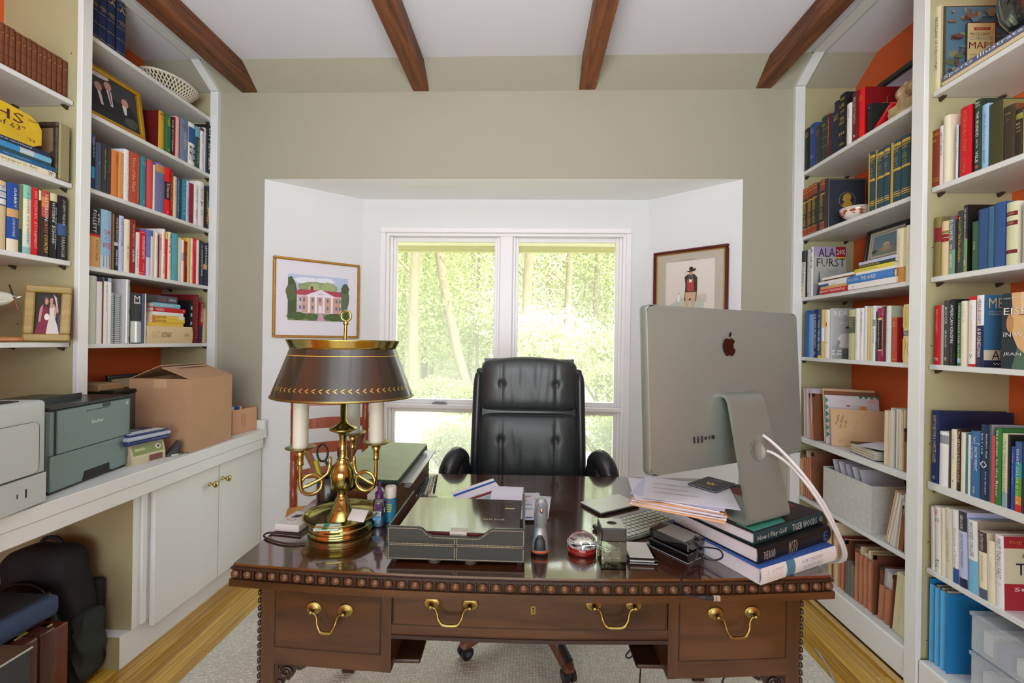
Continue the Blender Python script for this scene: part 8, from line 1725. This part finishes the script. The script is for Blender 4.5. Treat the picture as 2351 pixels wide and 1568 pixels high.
for i in range(6): MB().box(.004+i*wd/6.5, .004+i*wd/6.5+.006, .012, .25, .01, h_*.98+.012*(i % 2), flat(['#8f8a80', '#a8a49a'][i % 2], .8)).build('papers', bf)
text('TRAVEL', flat('#16304a'), 0, T(wd+.0026, .19, h_*.80) @ frame((0, 0, 0), (0, 1, 0), (0, 0, 1)), bf, 'handwriting', fit=(.12, .022), shear=.2)
PL = mat('translucent_plastic', '#dbe6ea', .25, alpha=.28, spec=.6)
for k, (z0, h2, lab) in enumerate(((ZG, .13, 'lower translucent plastic box at the bottom right corner'), (ZG+.152, .115, 'upper translucent plastic box holding papers at the right edge'))):
    p0 = U(2228, 1500, X=1.545)
    bx = thing('plastic_box', lab, 'box', M=T(1.556, p0.y+.008, z0+.001), group='translucent plastic boxes')
    L2, D2 = .30, .27
    for a in ((0, .003, -L2, 0, 0, h2), (D2-.003, D2, -L2, 0, 0, h2), (.0031, D2-.0031, -.003, 0, 0, h2), (.0031, D2-.0031, -L2, -L2+.003, 0, h2), (.0031, D2-.0031, -L2+.0031, -.0031, 0, .003)): MB().box(*a, PL).build('box_wall', bx)
    MB().rbox(-.006, D2+.006, -L2-.006, .006, h2+.0005, h2+.016, PL, .004).build('lid', bx)
    for i in range(4): MB().box(.02, .24, -.05-.05*i, -.02-.05*i, .004, h2*(.7-.1*i), flat(['#cfd2d6', '#8a86b0', '#d9d9d6', '#a9b0c0'][i], .8)).build('contents', bx)
# ------------------------------------------------------------------ counter: printers, scale, boxes
PR1 = mat('pale_grey_printer', '#b9c2c0', .45); PR2 = mat('blue_grey_printer', '#6f8584', .42); PR3 = mat('dark_printer_top', '#23282b', .3); LINE = flat('#3a4448')
a = U(301, 1066, Z=CT); b_ = U(111, 1140, Z=CT); zt1 = U(301, 905, X=a.x).z-CT
pa_ = math.atan2(a.y-b_.y, a.x-b_.x)
bp1 = thing('laser_printer', 'blue-grey laser printer on the countertop beside the postal scale', 'printer', M=Matrix.Translation((b_.x, b_.y, CT)) @ RZ(pa_))
PW = (Vector(a)-Vector(b_)).length; PH = zt1; PD = .36
MB().rbox(0, PW, .004, PD, .012, PH-.012, PR2, .006).rbox(.01, PW-.01, .01, PD-.02, .0006, .012, BLACKP, .002).build('housing', bp1)
pc_ = [(0.0, .012), (PW*.335, .012), (PW*.345, .020), (PW*.36, .045), (PW*.68, .045), (PW*.69, .020), (PW*.70, .012), (PW, .012), (PW, PH*.44), (0, PH*.44)]
fixn(MB().prism(pc_, -.003, .0035, PR2, RX(math.pi/2)).build('paper_drawer', bp1))
MB().rbox(PW*.07, PW*.945, -.003, .0035, PH*.448, PH*.95, PR2, .002).build('front_flap', bp1)
MB().box(0, PW, -.0004, .0036, PH*.437, PH*.447, LINE).box(PW*.062, PW*.069, -.0004, .0036, PH*.44, PH*.96, LINE).box(PW*.946, PW*.951, -.0004, .0036, PH*.44, PH*.96, LINE).box(PW*.38, PW*.66, -.0036, -.003, PH*.885, PH*.895, LINE).box(PW*.58, PW*.68, -.0037, -.003, PH*.90, PH*.95, LINE).box(PW*.92, PW*.932, -.0036, -.003, PH*.14, PH*.23, BLACKM).box(PW*.36, PW*.68, -.0004, .0036, .012, .044, BLACKM).build('seams', bp1)
tpm = MB().rbox(-.002, PW+.002, -.002, PD, PH-.012, PH, PR3, .004); tpm.build('top_panel', bp1)
MB().prism([(.04, PH), (.22, PH), (.22, PH+.001), (.04, PH+.022)], .04, PW-.12, flat('#15191b', .3), Matrix(((0, 0, 1, 0), (1, 0, 0, 0), (0, 1, 0, 0), (0, 0, 0, 1))) @ T(.06, 0, 0)).build('output_tray', bp1)
text('brother', flat('#c9d0ce'), 0, T(PW*.52, -.0036, PH*.74) @ RX(math.pi/2), bp1, fit=(.055, .015), bold=.02)
MB().rbox(PW*.90, PW*.93, -.0036, -.003, PH*.87, PH*.92, flat('#a9b8b6'), .0002).build('energy_label', bp1)
a = U(108, 1153, Z=CT); zt1 = U(108, 917, X=a.x).z-CT
bp2 = thing('colour_printer', 'large pale grey printer at the left frame edge on the countertop', 'printer', M=Matrix.Translation((a.x-.0, a.y, CT)) @ RZ(pa_))
MB().rbox(-.46, 0, .003, .38, .004, zt1, PR1, .014, seg=3).build('housing', bp2)
MB().rbox(-.455, -.004, -.001, .0035, .006, zt1*.305, PR1, .002).build('paper_drawer', bp2)
MB().prism(rrect(.33, zt1*.48, .018), -.0008, .0034, PR1, T(-.20, 0, zt1*.565) @ RX(math.pi/2)).build('front_flap', bp2)
sm_ = MB().box(-.455, -.001, -.0003, .0035, zt1*.306, zt1*.315, LINE)
rr_ = rrect(.335, zt1*.485, .02)
sm_.prism(rr_, -.0002, .0033, LINE, T(-.20, 0, zt1*.565) @ RX(math.pi/2)); sm_.box(-.075, -.070, -.0016, -.001, zt1*.12, zt1*.20, BLACKM); sm_.build('seams', bp2)
MB().rbox(-.44, -.06, .03, .33, zt1+.0002, zt1+.004, PR3, .002).build('top_tray', bp2)
text('1', flat('#4a5456'), 0, T(-.10, -.0016, zt1*.16) @ RX(math.pi/2), bp2, fit=(.005, .013)); text('O', flat('#4a5456'), 0, T(-.07, -.0016, zt1*.75) @ RX(math.pi/2), bp2, fit=(.012, .012))
art('color_mark', bp2, T(-.075, -.0016, zt1*.40) @ RX(math.pi/2), .02, .02, [('#6a8ac4', [(0, .5), (.5, 1), (.5, .5)]), ('#c46a6a', [(.5, .5), (.5, 1), (1, .6)]), ('#c4b04a', [(.1, .4), (.5, 0), (.9, .4)])])
# postal scale + label maker
a = U(302, 1071, Z=CT); b_ = U(380, 1050, Z=CT); sa_ = math.atan2(b_.y-a.y, b_.x-a.x); L2 = (Vector(b_)-Vector(a)).length; a = Vector(b_)-Vector((math.cos(sa_), math.sin(sa_), 0))*.15
scl = thing('postal_scale', 'cream postal scale with an olive dial panel under the label maker', 'scale', M=T(a.x, a.y, CT+.0005) @ RZ(sa_) @ T(.15-L2, 0, 0) @ Matrix.Diagonal((L2/.151, 1, 1, 1)))
CR = mat('cream_plastic', '#c4bf9a', .45)
MB().prism([(0, 0), (.14, 0), (.14, .03), (.125, .085), (.0, .085)], 0, .15, CR, Matrix(((0, 0, 1, 0), (-1, 0, 0, .14), (0, 1, 0, 0), (0, 0, 0, 1)))).build('case', scl)
pn = MB(); q = RX(math.radians(90-15.3))
pm_ = T(.075, .0075, .058) @ RX(math.radians(74.7))
pn.rbox(-.066, .066, -.020, .020, .0005, .0022, flat('#7c8a4c', .3), .002, M=pm_); pn.lathe([(0, .003), (.012, .003), (.0125, .0022)], flat('#d8d6c6'), 20, M=pm_ @ T(.045, .002, 0)); pn.lathe([(0, .004), (.005, .004), (.0055, .003)], BLACKM, 14, M=pm_ @ T(.045, .002, 0)); pn.rbox(-.058, -.015, -.003, .008, .0022, .003, flat('#b9c092'), .001, M=pm_); pn.build('dial_panel', scl)
MB().rbox(.075, .135, -.004, .0, .004, .030, flat('#7a4a44', .5), .002).build('brown_window', scl)
fixn(bpy.data.objects[scl.children[0].name])
lm = thing('label_maker', 'blue and silver label maker with small keys on top of the scale', 'label maker', M=T(a.x, a.y, CT+.087) @ RZ(sa_) @ T(.0, -.012, 0))
NB = flat('#2f3f6e', .35); SV = flat('#aeb6c4', .3)
MB().rbox(-.02, .165, .0, .155, 0, .018, NB, .012, seg=2).build('lower_body', lm); MB().rbox(-.022, .167, -.002, .157, .018, .036, SV, .010, seg=2).build('middle_shell', lm); MB().rbox(-.015, .16, .006, .15, .036, .044, NB, .006, seg=2).build('key_deck', lm)
km = MB().rbox(-.0045, .0045, -.004, .004, 0, .003, flat('#d0d4d8', .4), .001).mesh('key')
for r_ in range(4):
    for c_ in range(12):
        o = bpy.data.objects.new('key', km); COL.objects.link(o); o.parent = lm; o.location = (.005+c_*.0125, .02+r_*.014, .0442)
MB().rbox(.0, .1, .09, .13, .0442, .046, flat('#8f98a4', .2), .002).build('display', lm)
tag(MB().prism([(0, 0), (.045, 0), (.06, .06), (.052, .064), (.02, .02)], 0, .05, mat('grey_acrylic', '#4a4e52', .2, coat=.5), Matrix(((1, 0, 0, 0), (0, 0, 1, 0), (0, 1, 0, 0), (0, 0, 0, 1)))).build('card_stand', M=T(*U(378, 1050, Z=CT+.0006)) @ RZ(.9)), 'small dark acrylic stand between the scale and the cardboard box', 'stand')
q = U(402, 1044, Z=CT+.006); tag(MB().rbox(-.014, .014, -.006, .006, 0, .009, flat('#cfcfc6'), .004, seg=2).build('eraser', M=T(q.x, q.y, CT+.0005) @ RZ(.8)), 'small white eraser at the foot of the cardboard box', 'eraser')
cable([tuple(U(x, y, Z=CT+.003)) for x, y in ((408, 1040), (414, 1036), (420, 1041), (426, 1036), (432, 1040))], .0018, BLACKP, 'wire_coil', 'little dark wire coil at the foot of the cardboard box')
# cardboard box
CB = mat('corrugated_cardboard', '#b08c6a', .8, var=.04, scale=5, bump=.1, bscale=200); CBD = mat('cardboard_inside', '#8f6a48', .85)
A = Vector(U(438, 1040, Z=CT)); B = Vector(U(531, 1008, Z=CT)); zt1 = U(438, 873, Y=A.y).z-CT
ba = math.atan2(B.y-A.y, B.x-A.x); L1 = (B-A).length
Lh = Vector(U(323, 990, X=A.x-.30)); 
cb = thing('cardboard_box', 'tall cardboard box with half-closed flaps on the countertop', 'box', M=T(A.x, A.y, CT+.0008) @ RZ(ba))
wB = .30
for (nm_, a) in (('front_panel', (0, L1, 0, .004, 0, zt1)), ('back_panel', (0, L1, wB-.004, wB, 0, zt1)), ('side_panel', (0, .004, .0041, wB-.0041, 0, zt1)), ('side_panel', (L1-.004, L1, .0041, wB-.0041, 0, zt1)), ('bottom', (.0041, L1-.0041, .0041, wB-.0041, 0, .004))): MB().box(*a, CB).build(nm_, cb)
fl = .15
def flap(p, q_, up, inn): # p,q edge; rises 'up' and leans 'inn'
    p, q_ = Vector(p), Vector(q_); r_ = Vector(inn); return MB().add([p, q_, q_+r_, p+r_, p+Vector((0, 0, .004)), q_+Vector((0, 0, .004)), q_+r_+Vector((0, 0, .004)), p+r_+Vector((0, 0, .004))], [(0, 1, 2, 3), (7, 6, 5, 4), (0, 4, 5, 1), (1, 5, 6, 2), (2, 6, 7, 3), (3, 7, 4, 0)], CB)
fixn(flap((0, 0, zt1), (L1, 0, zt1), 0, (-.0, fl*.97, fl*.36)).build('flap', cb)); fixn(flap((0, wB, zt1), (L1, wB, zt1), 0, (0, -fl*.97, fl*.42)).build('flap', cb))
fixn(flap((0, .01, zt1), (0, wB-.01, zt1), 0, (.10, 0, -.03)).build('end_flap', cb)); fixn(flap((L1, .01, zt1), (L1, wB-.01, zt1), 0, (-.10, 0, -.03)).build('end_flap', cb))
MB().box(-.0006, 0, wB*.40, wB*.60, zt1-.04, zt1, mat('packing_tape', '#c4a27c', .25, coat=.5)).box(L1*.25, L1*.9, fl*.75, fl*.92, zt1+fl*.36+.0005, zt1+fl*.36+.001, flat('#d6cfc4')).build('tape', cb)
# small orange-brown box with card and bag
A = Vector(U(533, 1000, Z=CT)); B = Vector(U(589, 986, Z=CT)); zt1 = U(594, 932, X=B.x).z-CT; ba = math.atan2(B.y-A.y, B.x-A.x); L1 = (B-A).length
OB = mat('salmon_cardboard', '#c99a78', .75)
ob = thing('open_box', 'low salmon cardboard box with cartons at the window end', 'box', M=T(A.x, A.y, CT+.0008) @ RZ(ba))
dB = .16
for (nm_, a) in (('front_panel', (0, L1, 0, .003, 0, zt1)), ('back_panel', (0, L1, dB-.003, dB, 0, zt1)), ('side_panel', (0, .003, .0031, dB-.0031, 0, zt1)), ('side_panel', (L1-.003, L1, .0031, dB-.0031, 0, zt1)), ('bottom', (.0031, L1-.0031, .0031, dB-.0031, 0, .003))): MB().box(*a, OB).build(nm_, ob)
pm_ = MB()
for i in range(6): pm_.box(L1*.38, L1*.5, -.0005, 0, zt1*(.25+.1*i), zt1*(.25+.1*i)+.0012, flat('#5a3a2c'))
for x in (L1*.38, L1*.5): pm_.box(x, x+.0012, -.0005, 0, zt1*.25, zt1*.76, flat('#5a3a2c'))
pm_.build('printed_marks', ob)
tag(MB().rbox(0, .10, 0, .03, 0, .05, flat('#d3d3d8'), .001).rbox(.045, .083, -.0004, .0301, .0, .0501, flat('#1f4aa0'), .0002).build('carton', M=ob.matrix_world @ T(.01, .05, zt1*.75) @ RY(.1)), 'white and blue carton in the salmon box', 'carton')
tag(MB().rbox(0, .07, 0, .05, 0, .04, mat('teal_bag', '#7ab0a4', .4, var=.2, scale=30), .012, seg=2).build('teal_bag', M=ob.matrix_world @ T(.01, .006, zt1*.62)), 'crumpled teal bag in the salmon box', 'bag')
# behind: black framed picture, tan flat box, grey box
p0 = U(242, 862, X=-2.19)
fp2 = thing('framed_print', 'black framed print leaning on the orange back wall behind the cardboard box', 'picture', M=T(-2.15, p0.y, CT+.001) @ RZ(math.pi/2) @ RX(-.12))
w_, h_ = .42, p0.z-CT; f = MB()
for (x0, x1, z0, z1) in ((0, w_, h_-.02, h_), (0, w_, 0, .02), (0, .02, .02, h_-.02), (w_-.02, w_, .02, h_-.02)): f.rbox(x0, x1, -.015, .003, z0, z1, mat('black_frame', '#191b1d', .3, coat=.4), .003)
f.build('frame', fp2); MB().box(.02, w_-.02, -.003, .002, .02, h_-.02, flat('#c9b79a')).build('mat_board', fp2)
p0 = U(204, 905, X=-2.0); tag(MB().rbox(-2.12, -1.93, p0.y-.02, p0.y+.10, CT+.001, U(260, 880, X=-1.93).z, mat('tan_carton', '#a88a62', .8), .003).build('tan_carton'), 'long tan carton behind the blue-grey printer', 'box')
p0 = U(288, 890, X=-1.85); p1 = U(326, 890, X=-1.85)
gb_ = thing('grey_case', 'dark grey case with a black lid left of the cardboard box', 'case', (0, 0, 0)); zt2 = U(300, 893, X=-1.86).z
MB().rbox(-2.05, -1.86, p0.y-.04, p1.y+.03, CT+.001, zt2-.02, flat('#5a5852', .5), .004).build('case_body', gb_); MB().rbox(-2.055, -1.855, p0.y-.045, p1.y+.035, zt2-.0195, zt2, flat('#1d1f20', .3), .006).build('case_lid', gb_)
# ------------------------------------------------------------------ knee space: bags and case
NY = mat('black_nylon', '#15161a', .8, bump=.5, bscale=120); NY2 = mat('black_mesh', '#232a26', .85, bump=.8, bscale=260); NAV = mat('navy_canvas', '#33445f', .85, bump=.3, bscale=300)
pc1 = U(195, 1560, Z=0)
bpk = thing('backpack', 'black nylon backpack slumped in the knee space under the countertop', 'backpack', M=T(-1.86, 1.585, 0) @ RZ(math.radians(4)))
def softbox(w_, d_, h_, m, taper=.8, seed=1, cut=9, amp=.006, round_=.35):
    b = bmesh.new(); bmesh.ops.create_cube(b, size=2); bmesh.ops.subdivide_edges(b, edges=b.edges, cuts=cut, use_grid_fill=True); rnd = random.Random(seed)
    ph = [rnd.uniform(0, 6) for _ in range(6)]
    for v_ in b.verts:
        c = v_.co; p = 4.5; L = (abs(c.x)**p+abs(c.y)**p+abs(c.z)**p)**(1/p); q = c/L
        zf = (q.z+1)/2; k = 1-(1-taper)*zf**2
        w1 = amp*(math.sin(q.z*9+q.x*5+ph[0])+math.sin(q.x*11+q.z*4+ph[1])*.6)
        v_.co = Vector((q.x*w_/2*k+w1, q.y*d_/2*k+amp*math.sin(q.z*8+ph[2]+q.x*6), (q.z+1)*h_/2))
        if v_.co.z < .002: v_.co.z = .001
    return MB().bm(b, m, None, True)
softbox(.31, .15, .53, NY, .84, 3).build('main_compartment', bpk)
softbox(.24, .06, .34, NY, .85, 6).build('front_pocket', bpk, M=T(.02, -.085, .005)); softbox(.06, .12, .26, NY2, .9, 5).build('mesh_pocket', bpk, M=T(.165, -.01, .02))
MB().tube([(-.13, -.085, .03), (-.125, -.09, .3), (-.07, -.085, .42), (.05, -.085, .43), (.12, -.088, .35), (.135, -.09, .05)], .005, BLACKP, 6, smoothn=2).build('zipper', bpk)
MB().tube([(-.04, .02, .515), (-.03, .02, .55), (.03, .02, .55), (.04, .02, .515)], .008, NY, 8, smoothn=2).build('carry_loop', bpk)
MB().tube([(.10, -.1, .40), (.16, -.12, .25), (.15, -.12, .08), (.11, -.11, .02)], .014, NY, 8, smoothn=2).build('strap', bpk); MB().rbox(.10, .125, -.150, -.146, .145, .152, flat('#c9922a'), .001).build('zip_pull', bpk)
lsv = thing('laptop_sleeve', 'black padded case standing against the olive panel by the backpack', 'case', M=T(U(214, 1500, Y=1.665).x-.012, 1.672, .0))
MB().rbox(-.045, .045, -.02, .02, .001, .36, NY, .03, seg=3).build('case_body', lsv); MB().tube([(-.034, -.021, .03), (-.034, -.021, .33), (.034, -.021, .33), (.034, -.021, .03)], .003, flat('#2f3236'), 6, smoothn=2).build('piping', lsv)
LBR = mat('brown_leather_case', '#4a241a', .3, coat=.4, var=.1, scale=6)
bx0 = U(50, 1485, Y=1.30); hB = bx0.z
brf = thing('briefcase', 'brown leather briefcase with brass latches under the navy cushion', 'briefcase', M=T(bx0.x, 1.30, 0))
MB().rbox(-.44, 0, 0, .048, .001, hB, LBR, .006, seg=2).build('front_shell', brf); MB().rbox(-.435, -.004, .0485, .0515, .004, hB-.003, flat('#2a1512'), .001).build('seam_strip', brf); MB().rbox(-.44, 0, .052, .098, .001, hB, LBR, .006, seg=2).build('back_shell', brf)
for xx in (-.05, -.30): MB().rbox(xx-.035, xx, .02, .06, hB+.0005, hB+.006, BRASS, .002).rbox(xx-.025, xx-.01, .035, .075, hB+.006, hB+.012, BRASS, .002).build('brass_latch', brf)
MB().tube([(-.02, -.0005, .01), (-.02, -.0005, hB-.02), (-.4, -.0005, hB-.02)], .0012, flat('#b99a7c'), 4).build('stitching', brf)
wbx = thing('wooden_case', 'reddish wooden case standing behind the brown briefcase', 'case', M=T(U(157, 1433, Y=1.475).x, 1.402, 0))
MB().rbox(-.40, 0, 0, .075, .001, hB-.035, wood('red_wood', '#4a1c12', '#7a3a26', .3, axis=2, coat=.4, ring=20), .004).build('case_body', wbx); MB().rbox(-.06, -.03, .02, .05, hB-.0345, hB-.028, BRASS, .002).build('clasp', wbx)
f0 = U(0, 1488, Z=hB+.014); f1 = U(141, 1406, Z=hB+.014); ca_ = math.atan2(f1.y-f0.y, f1.x-f0.x)
tag(MB().rbox(-.42, 0, 0, .24, 0, .072, NAV, .018, seg=3).rbox(-.40, -.02, .02, .22, .0721, .078, flat('#23262e', .45), .01, seg=2).build('cushion', M=T(f1.x, f1.y, hB+.0135) @ RZ(ca_)), 'blue canvas cushion with dark top lying on the briefcase', 'cushion')
mc0 = U(37, 1506, Y=1.20)
gm = thing('metal_case', 'dark grey case with a metal rim at the very bottom left corner', 'case', M=T(mc0.x, 1.04, 0))
MB().rbox(-.35, 0, 0, .20, .001, mc0.z-.008, flat('#3a3c3e', .5), .006).build('case_body', gm); MB().rbox(-.353, .003, -.003, .203, mc0.z-.0075, mc0.z, CHROME, .002).build('metal_rim', gm)
# ------------------------------------------------------------------ woodland and shrubs outside
spec = [(926, 16, .07, .0), (951, 13.5, .16, -.1), (976, 18, .13, .0), (992, 22, .12, .1), (1015, 25, .12, .0), (1080, 19, .09, .1), (1098, 16, .06, -.15), (1122, 24, .12, 0), (1206, 14, .16, .1), (1232, 21, .08, 0), (1262, 18, .13, .0), (1303, 16, .13, .0), (1340, 23, .1, .1), (1366, 17, .12, .05), (1392, 24, .12, 0), (860, 15, .14, 0), (1460, 16, .14, 0)]
lab_t = ['slim pale trunk at the left edge of the left window pane', 'thickest pale trunk in the left window pane', 'brown trunk right of the thickest one in the left pane', 'far trunk in the left third of the window', 'distant trunk behind the leaning one', 'thin trunk right of the leaning one', 'young crooked tree near the window mullion', 'far trunk just left of the mullion', 'thick trunk at the left of the right window pane', 'thin vine-clad tree in the right pane', 'mid brown trunk in the right pane', 'straight trunk at the middle of the right pane', 'distant trunk in the right pane', 'trunk at the right of the right pane', 'far trunk near the right window frame', 'tree outside left of the window, mostly hidden', 'tree outside right of the window, mostly hidden']
for k, (px, Y, r_, ln2) in enumerate(spec):
    crowns = [(random.uniform(-.8, .8), 1.5+random.uniform(-.3, .8), 1.6, 1.4), (random.uniform(-1, 1), 3.2, 1.9, 1.5), (random.uniform(-1, 1), 5.2, 2.1, 1.7), (random.uniform(-1, 1), 7.6, 2.4, 2.0)]
    tree(px, Y, r_, ln2, lab_t[k], crowns, zt=11, ls=.04+.0016*Y, nl=1700, mi=((0, 1, 3), (0, 2, 1), (1, 3, 3))[k % 3])
# leaning trunk
lt2 = thing('tree', 'bare pale trunk leaning to the right in the left window pane', 'tree', (0, 0, 0), group=None)
MB().tube([tuple(U(1078, 905, Y=14)), tuple(U(1052, 820, Y=14)), tuple(U(1032, 720, Y=14)), tuple(U(1012, 610, Y=14)), tuple(U(995, 480, Y=14))], [.17, .165, .16, .15, .14], BARK, 10, smoothn=1).build('trunk', lt2)
def shrub(px, py, Y, rx, rz, label, mi, n=1500, ls=.05, lift=.0, name='shrub'):
    c = U(px, py, Y=Y); t = thing(name, label, 'shrub', (c.x, Y, -.45), group='shrubs outside the window'); f = MB(); h_ = c.z+.45
    for k in range(7): f.tube([(0, 0, 0), (random.uniform(-.3, .3)*rx, random.uniform(-.3, .3)*rx, h_*.5), (random.uniform(-.8, .8)*rx, random.uniform(-.5, .5)*rx, h_)], .015, BARK, 5)
    f.build('stems', t); g = MB()
    for k in range(6): leaves(g, (random.uniform(-.5, .5)*rx, random.uniform(-.3, .3)*rx, h_+random.uniform(-.35, .35)*rz), (rx*.7, rx*.6, rz*.7), n//6, ls, mi)
    g.build('foliage', t)['kind'] = 'stuff'
shrub(1255, 770, 9.5, 1.0, .75, 'pale flowering shrub filling the lower half of the right upper pane', (3, 1, 3), 3200, .05)
shrub(1395, 800, 10, .7, .8, 'pale green shrub at the right of the right upper pane', (3, 1, 0), 1800, .05)
shrub(985, 890, 11.5, 1.0, .3, 'grey-green low shrub at the wood edge in the left pane', (4, 1, 2), 2000, .05)
shrub(1090, 905, 10.5, .7, .25, 'green low shrub beside the leaning trunk', (0, 2), 1400, .05)
shrub(1390, 880, 7, .45, .35, 'green shrub seen right of the office chair above the sash rail', (2, 0, 1), 1800, .035)
shrub(1395, 1000, 4.9, .42, .38, 'dappled green shrub right of the chair in the lower pane', (0, 1, 2), 3200, .022)
shrub(1035, 1030, 4.7, .33, .32, 'white-leaved bush left of the chair in the lower pane', (3, 3, 1), 3600, .02)
shrub(1120, 990, 5.2, .4, .4, 'bush hidden mostly behind the office chair', (0, 2, 3), 1600, .024)
shrub(925, 1060, 4.6, .22, .16, 'low cream grassy plant at the left of the lower pane', (3, 1), 1400, .02)
hb = [-9, -6.5, -4, -1.5, 1, 3.5, 6, 8.5, 11]
for k, x in enumerate(hb):
    t = thing('tree', 'leafy background tree, %s from the left in the far row' % ['first', 'second', 'third', 'fourth', 'fifth', 'sixth', 'seventh', 'eighth', 'ninth'][k], 'tree', (x, 27+random.random(), -.45), group='far row of trees')
    MB().tube([(0, 0, 0), (.1, 0, 5), (0, 0, 11)], [.2, .15, .1], BARK, 7).build('trunk', t); g = MB()
    for z in (1.2, 3.4, 5.8, 8.2, 10.6): leaves(g, (random.uniform(-.5, .5), 0, z), (2.2, 1.2, 1.9), 1400, .10, ((0, 1), (1, 3), (0, 3))[k % 3])
    g.build('foliage', t)['kind'] = 'stuff'
flush_texts()
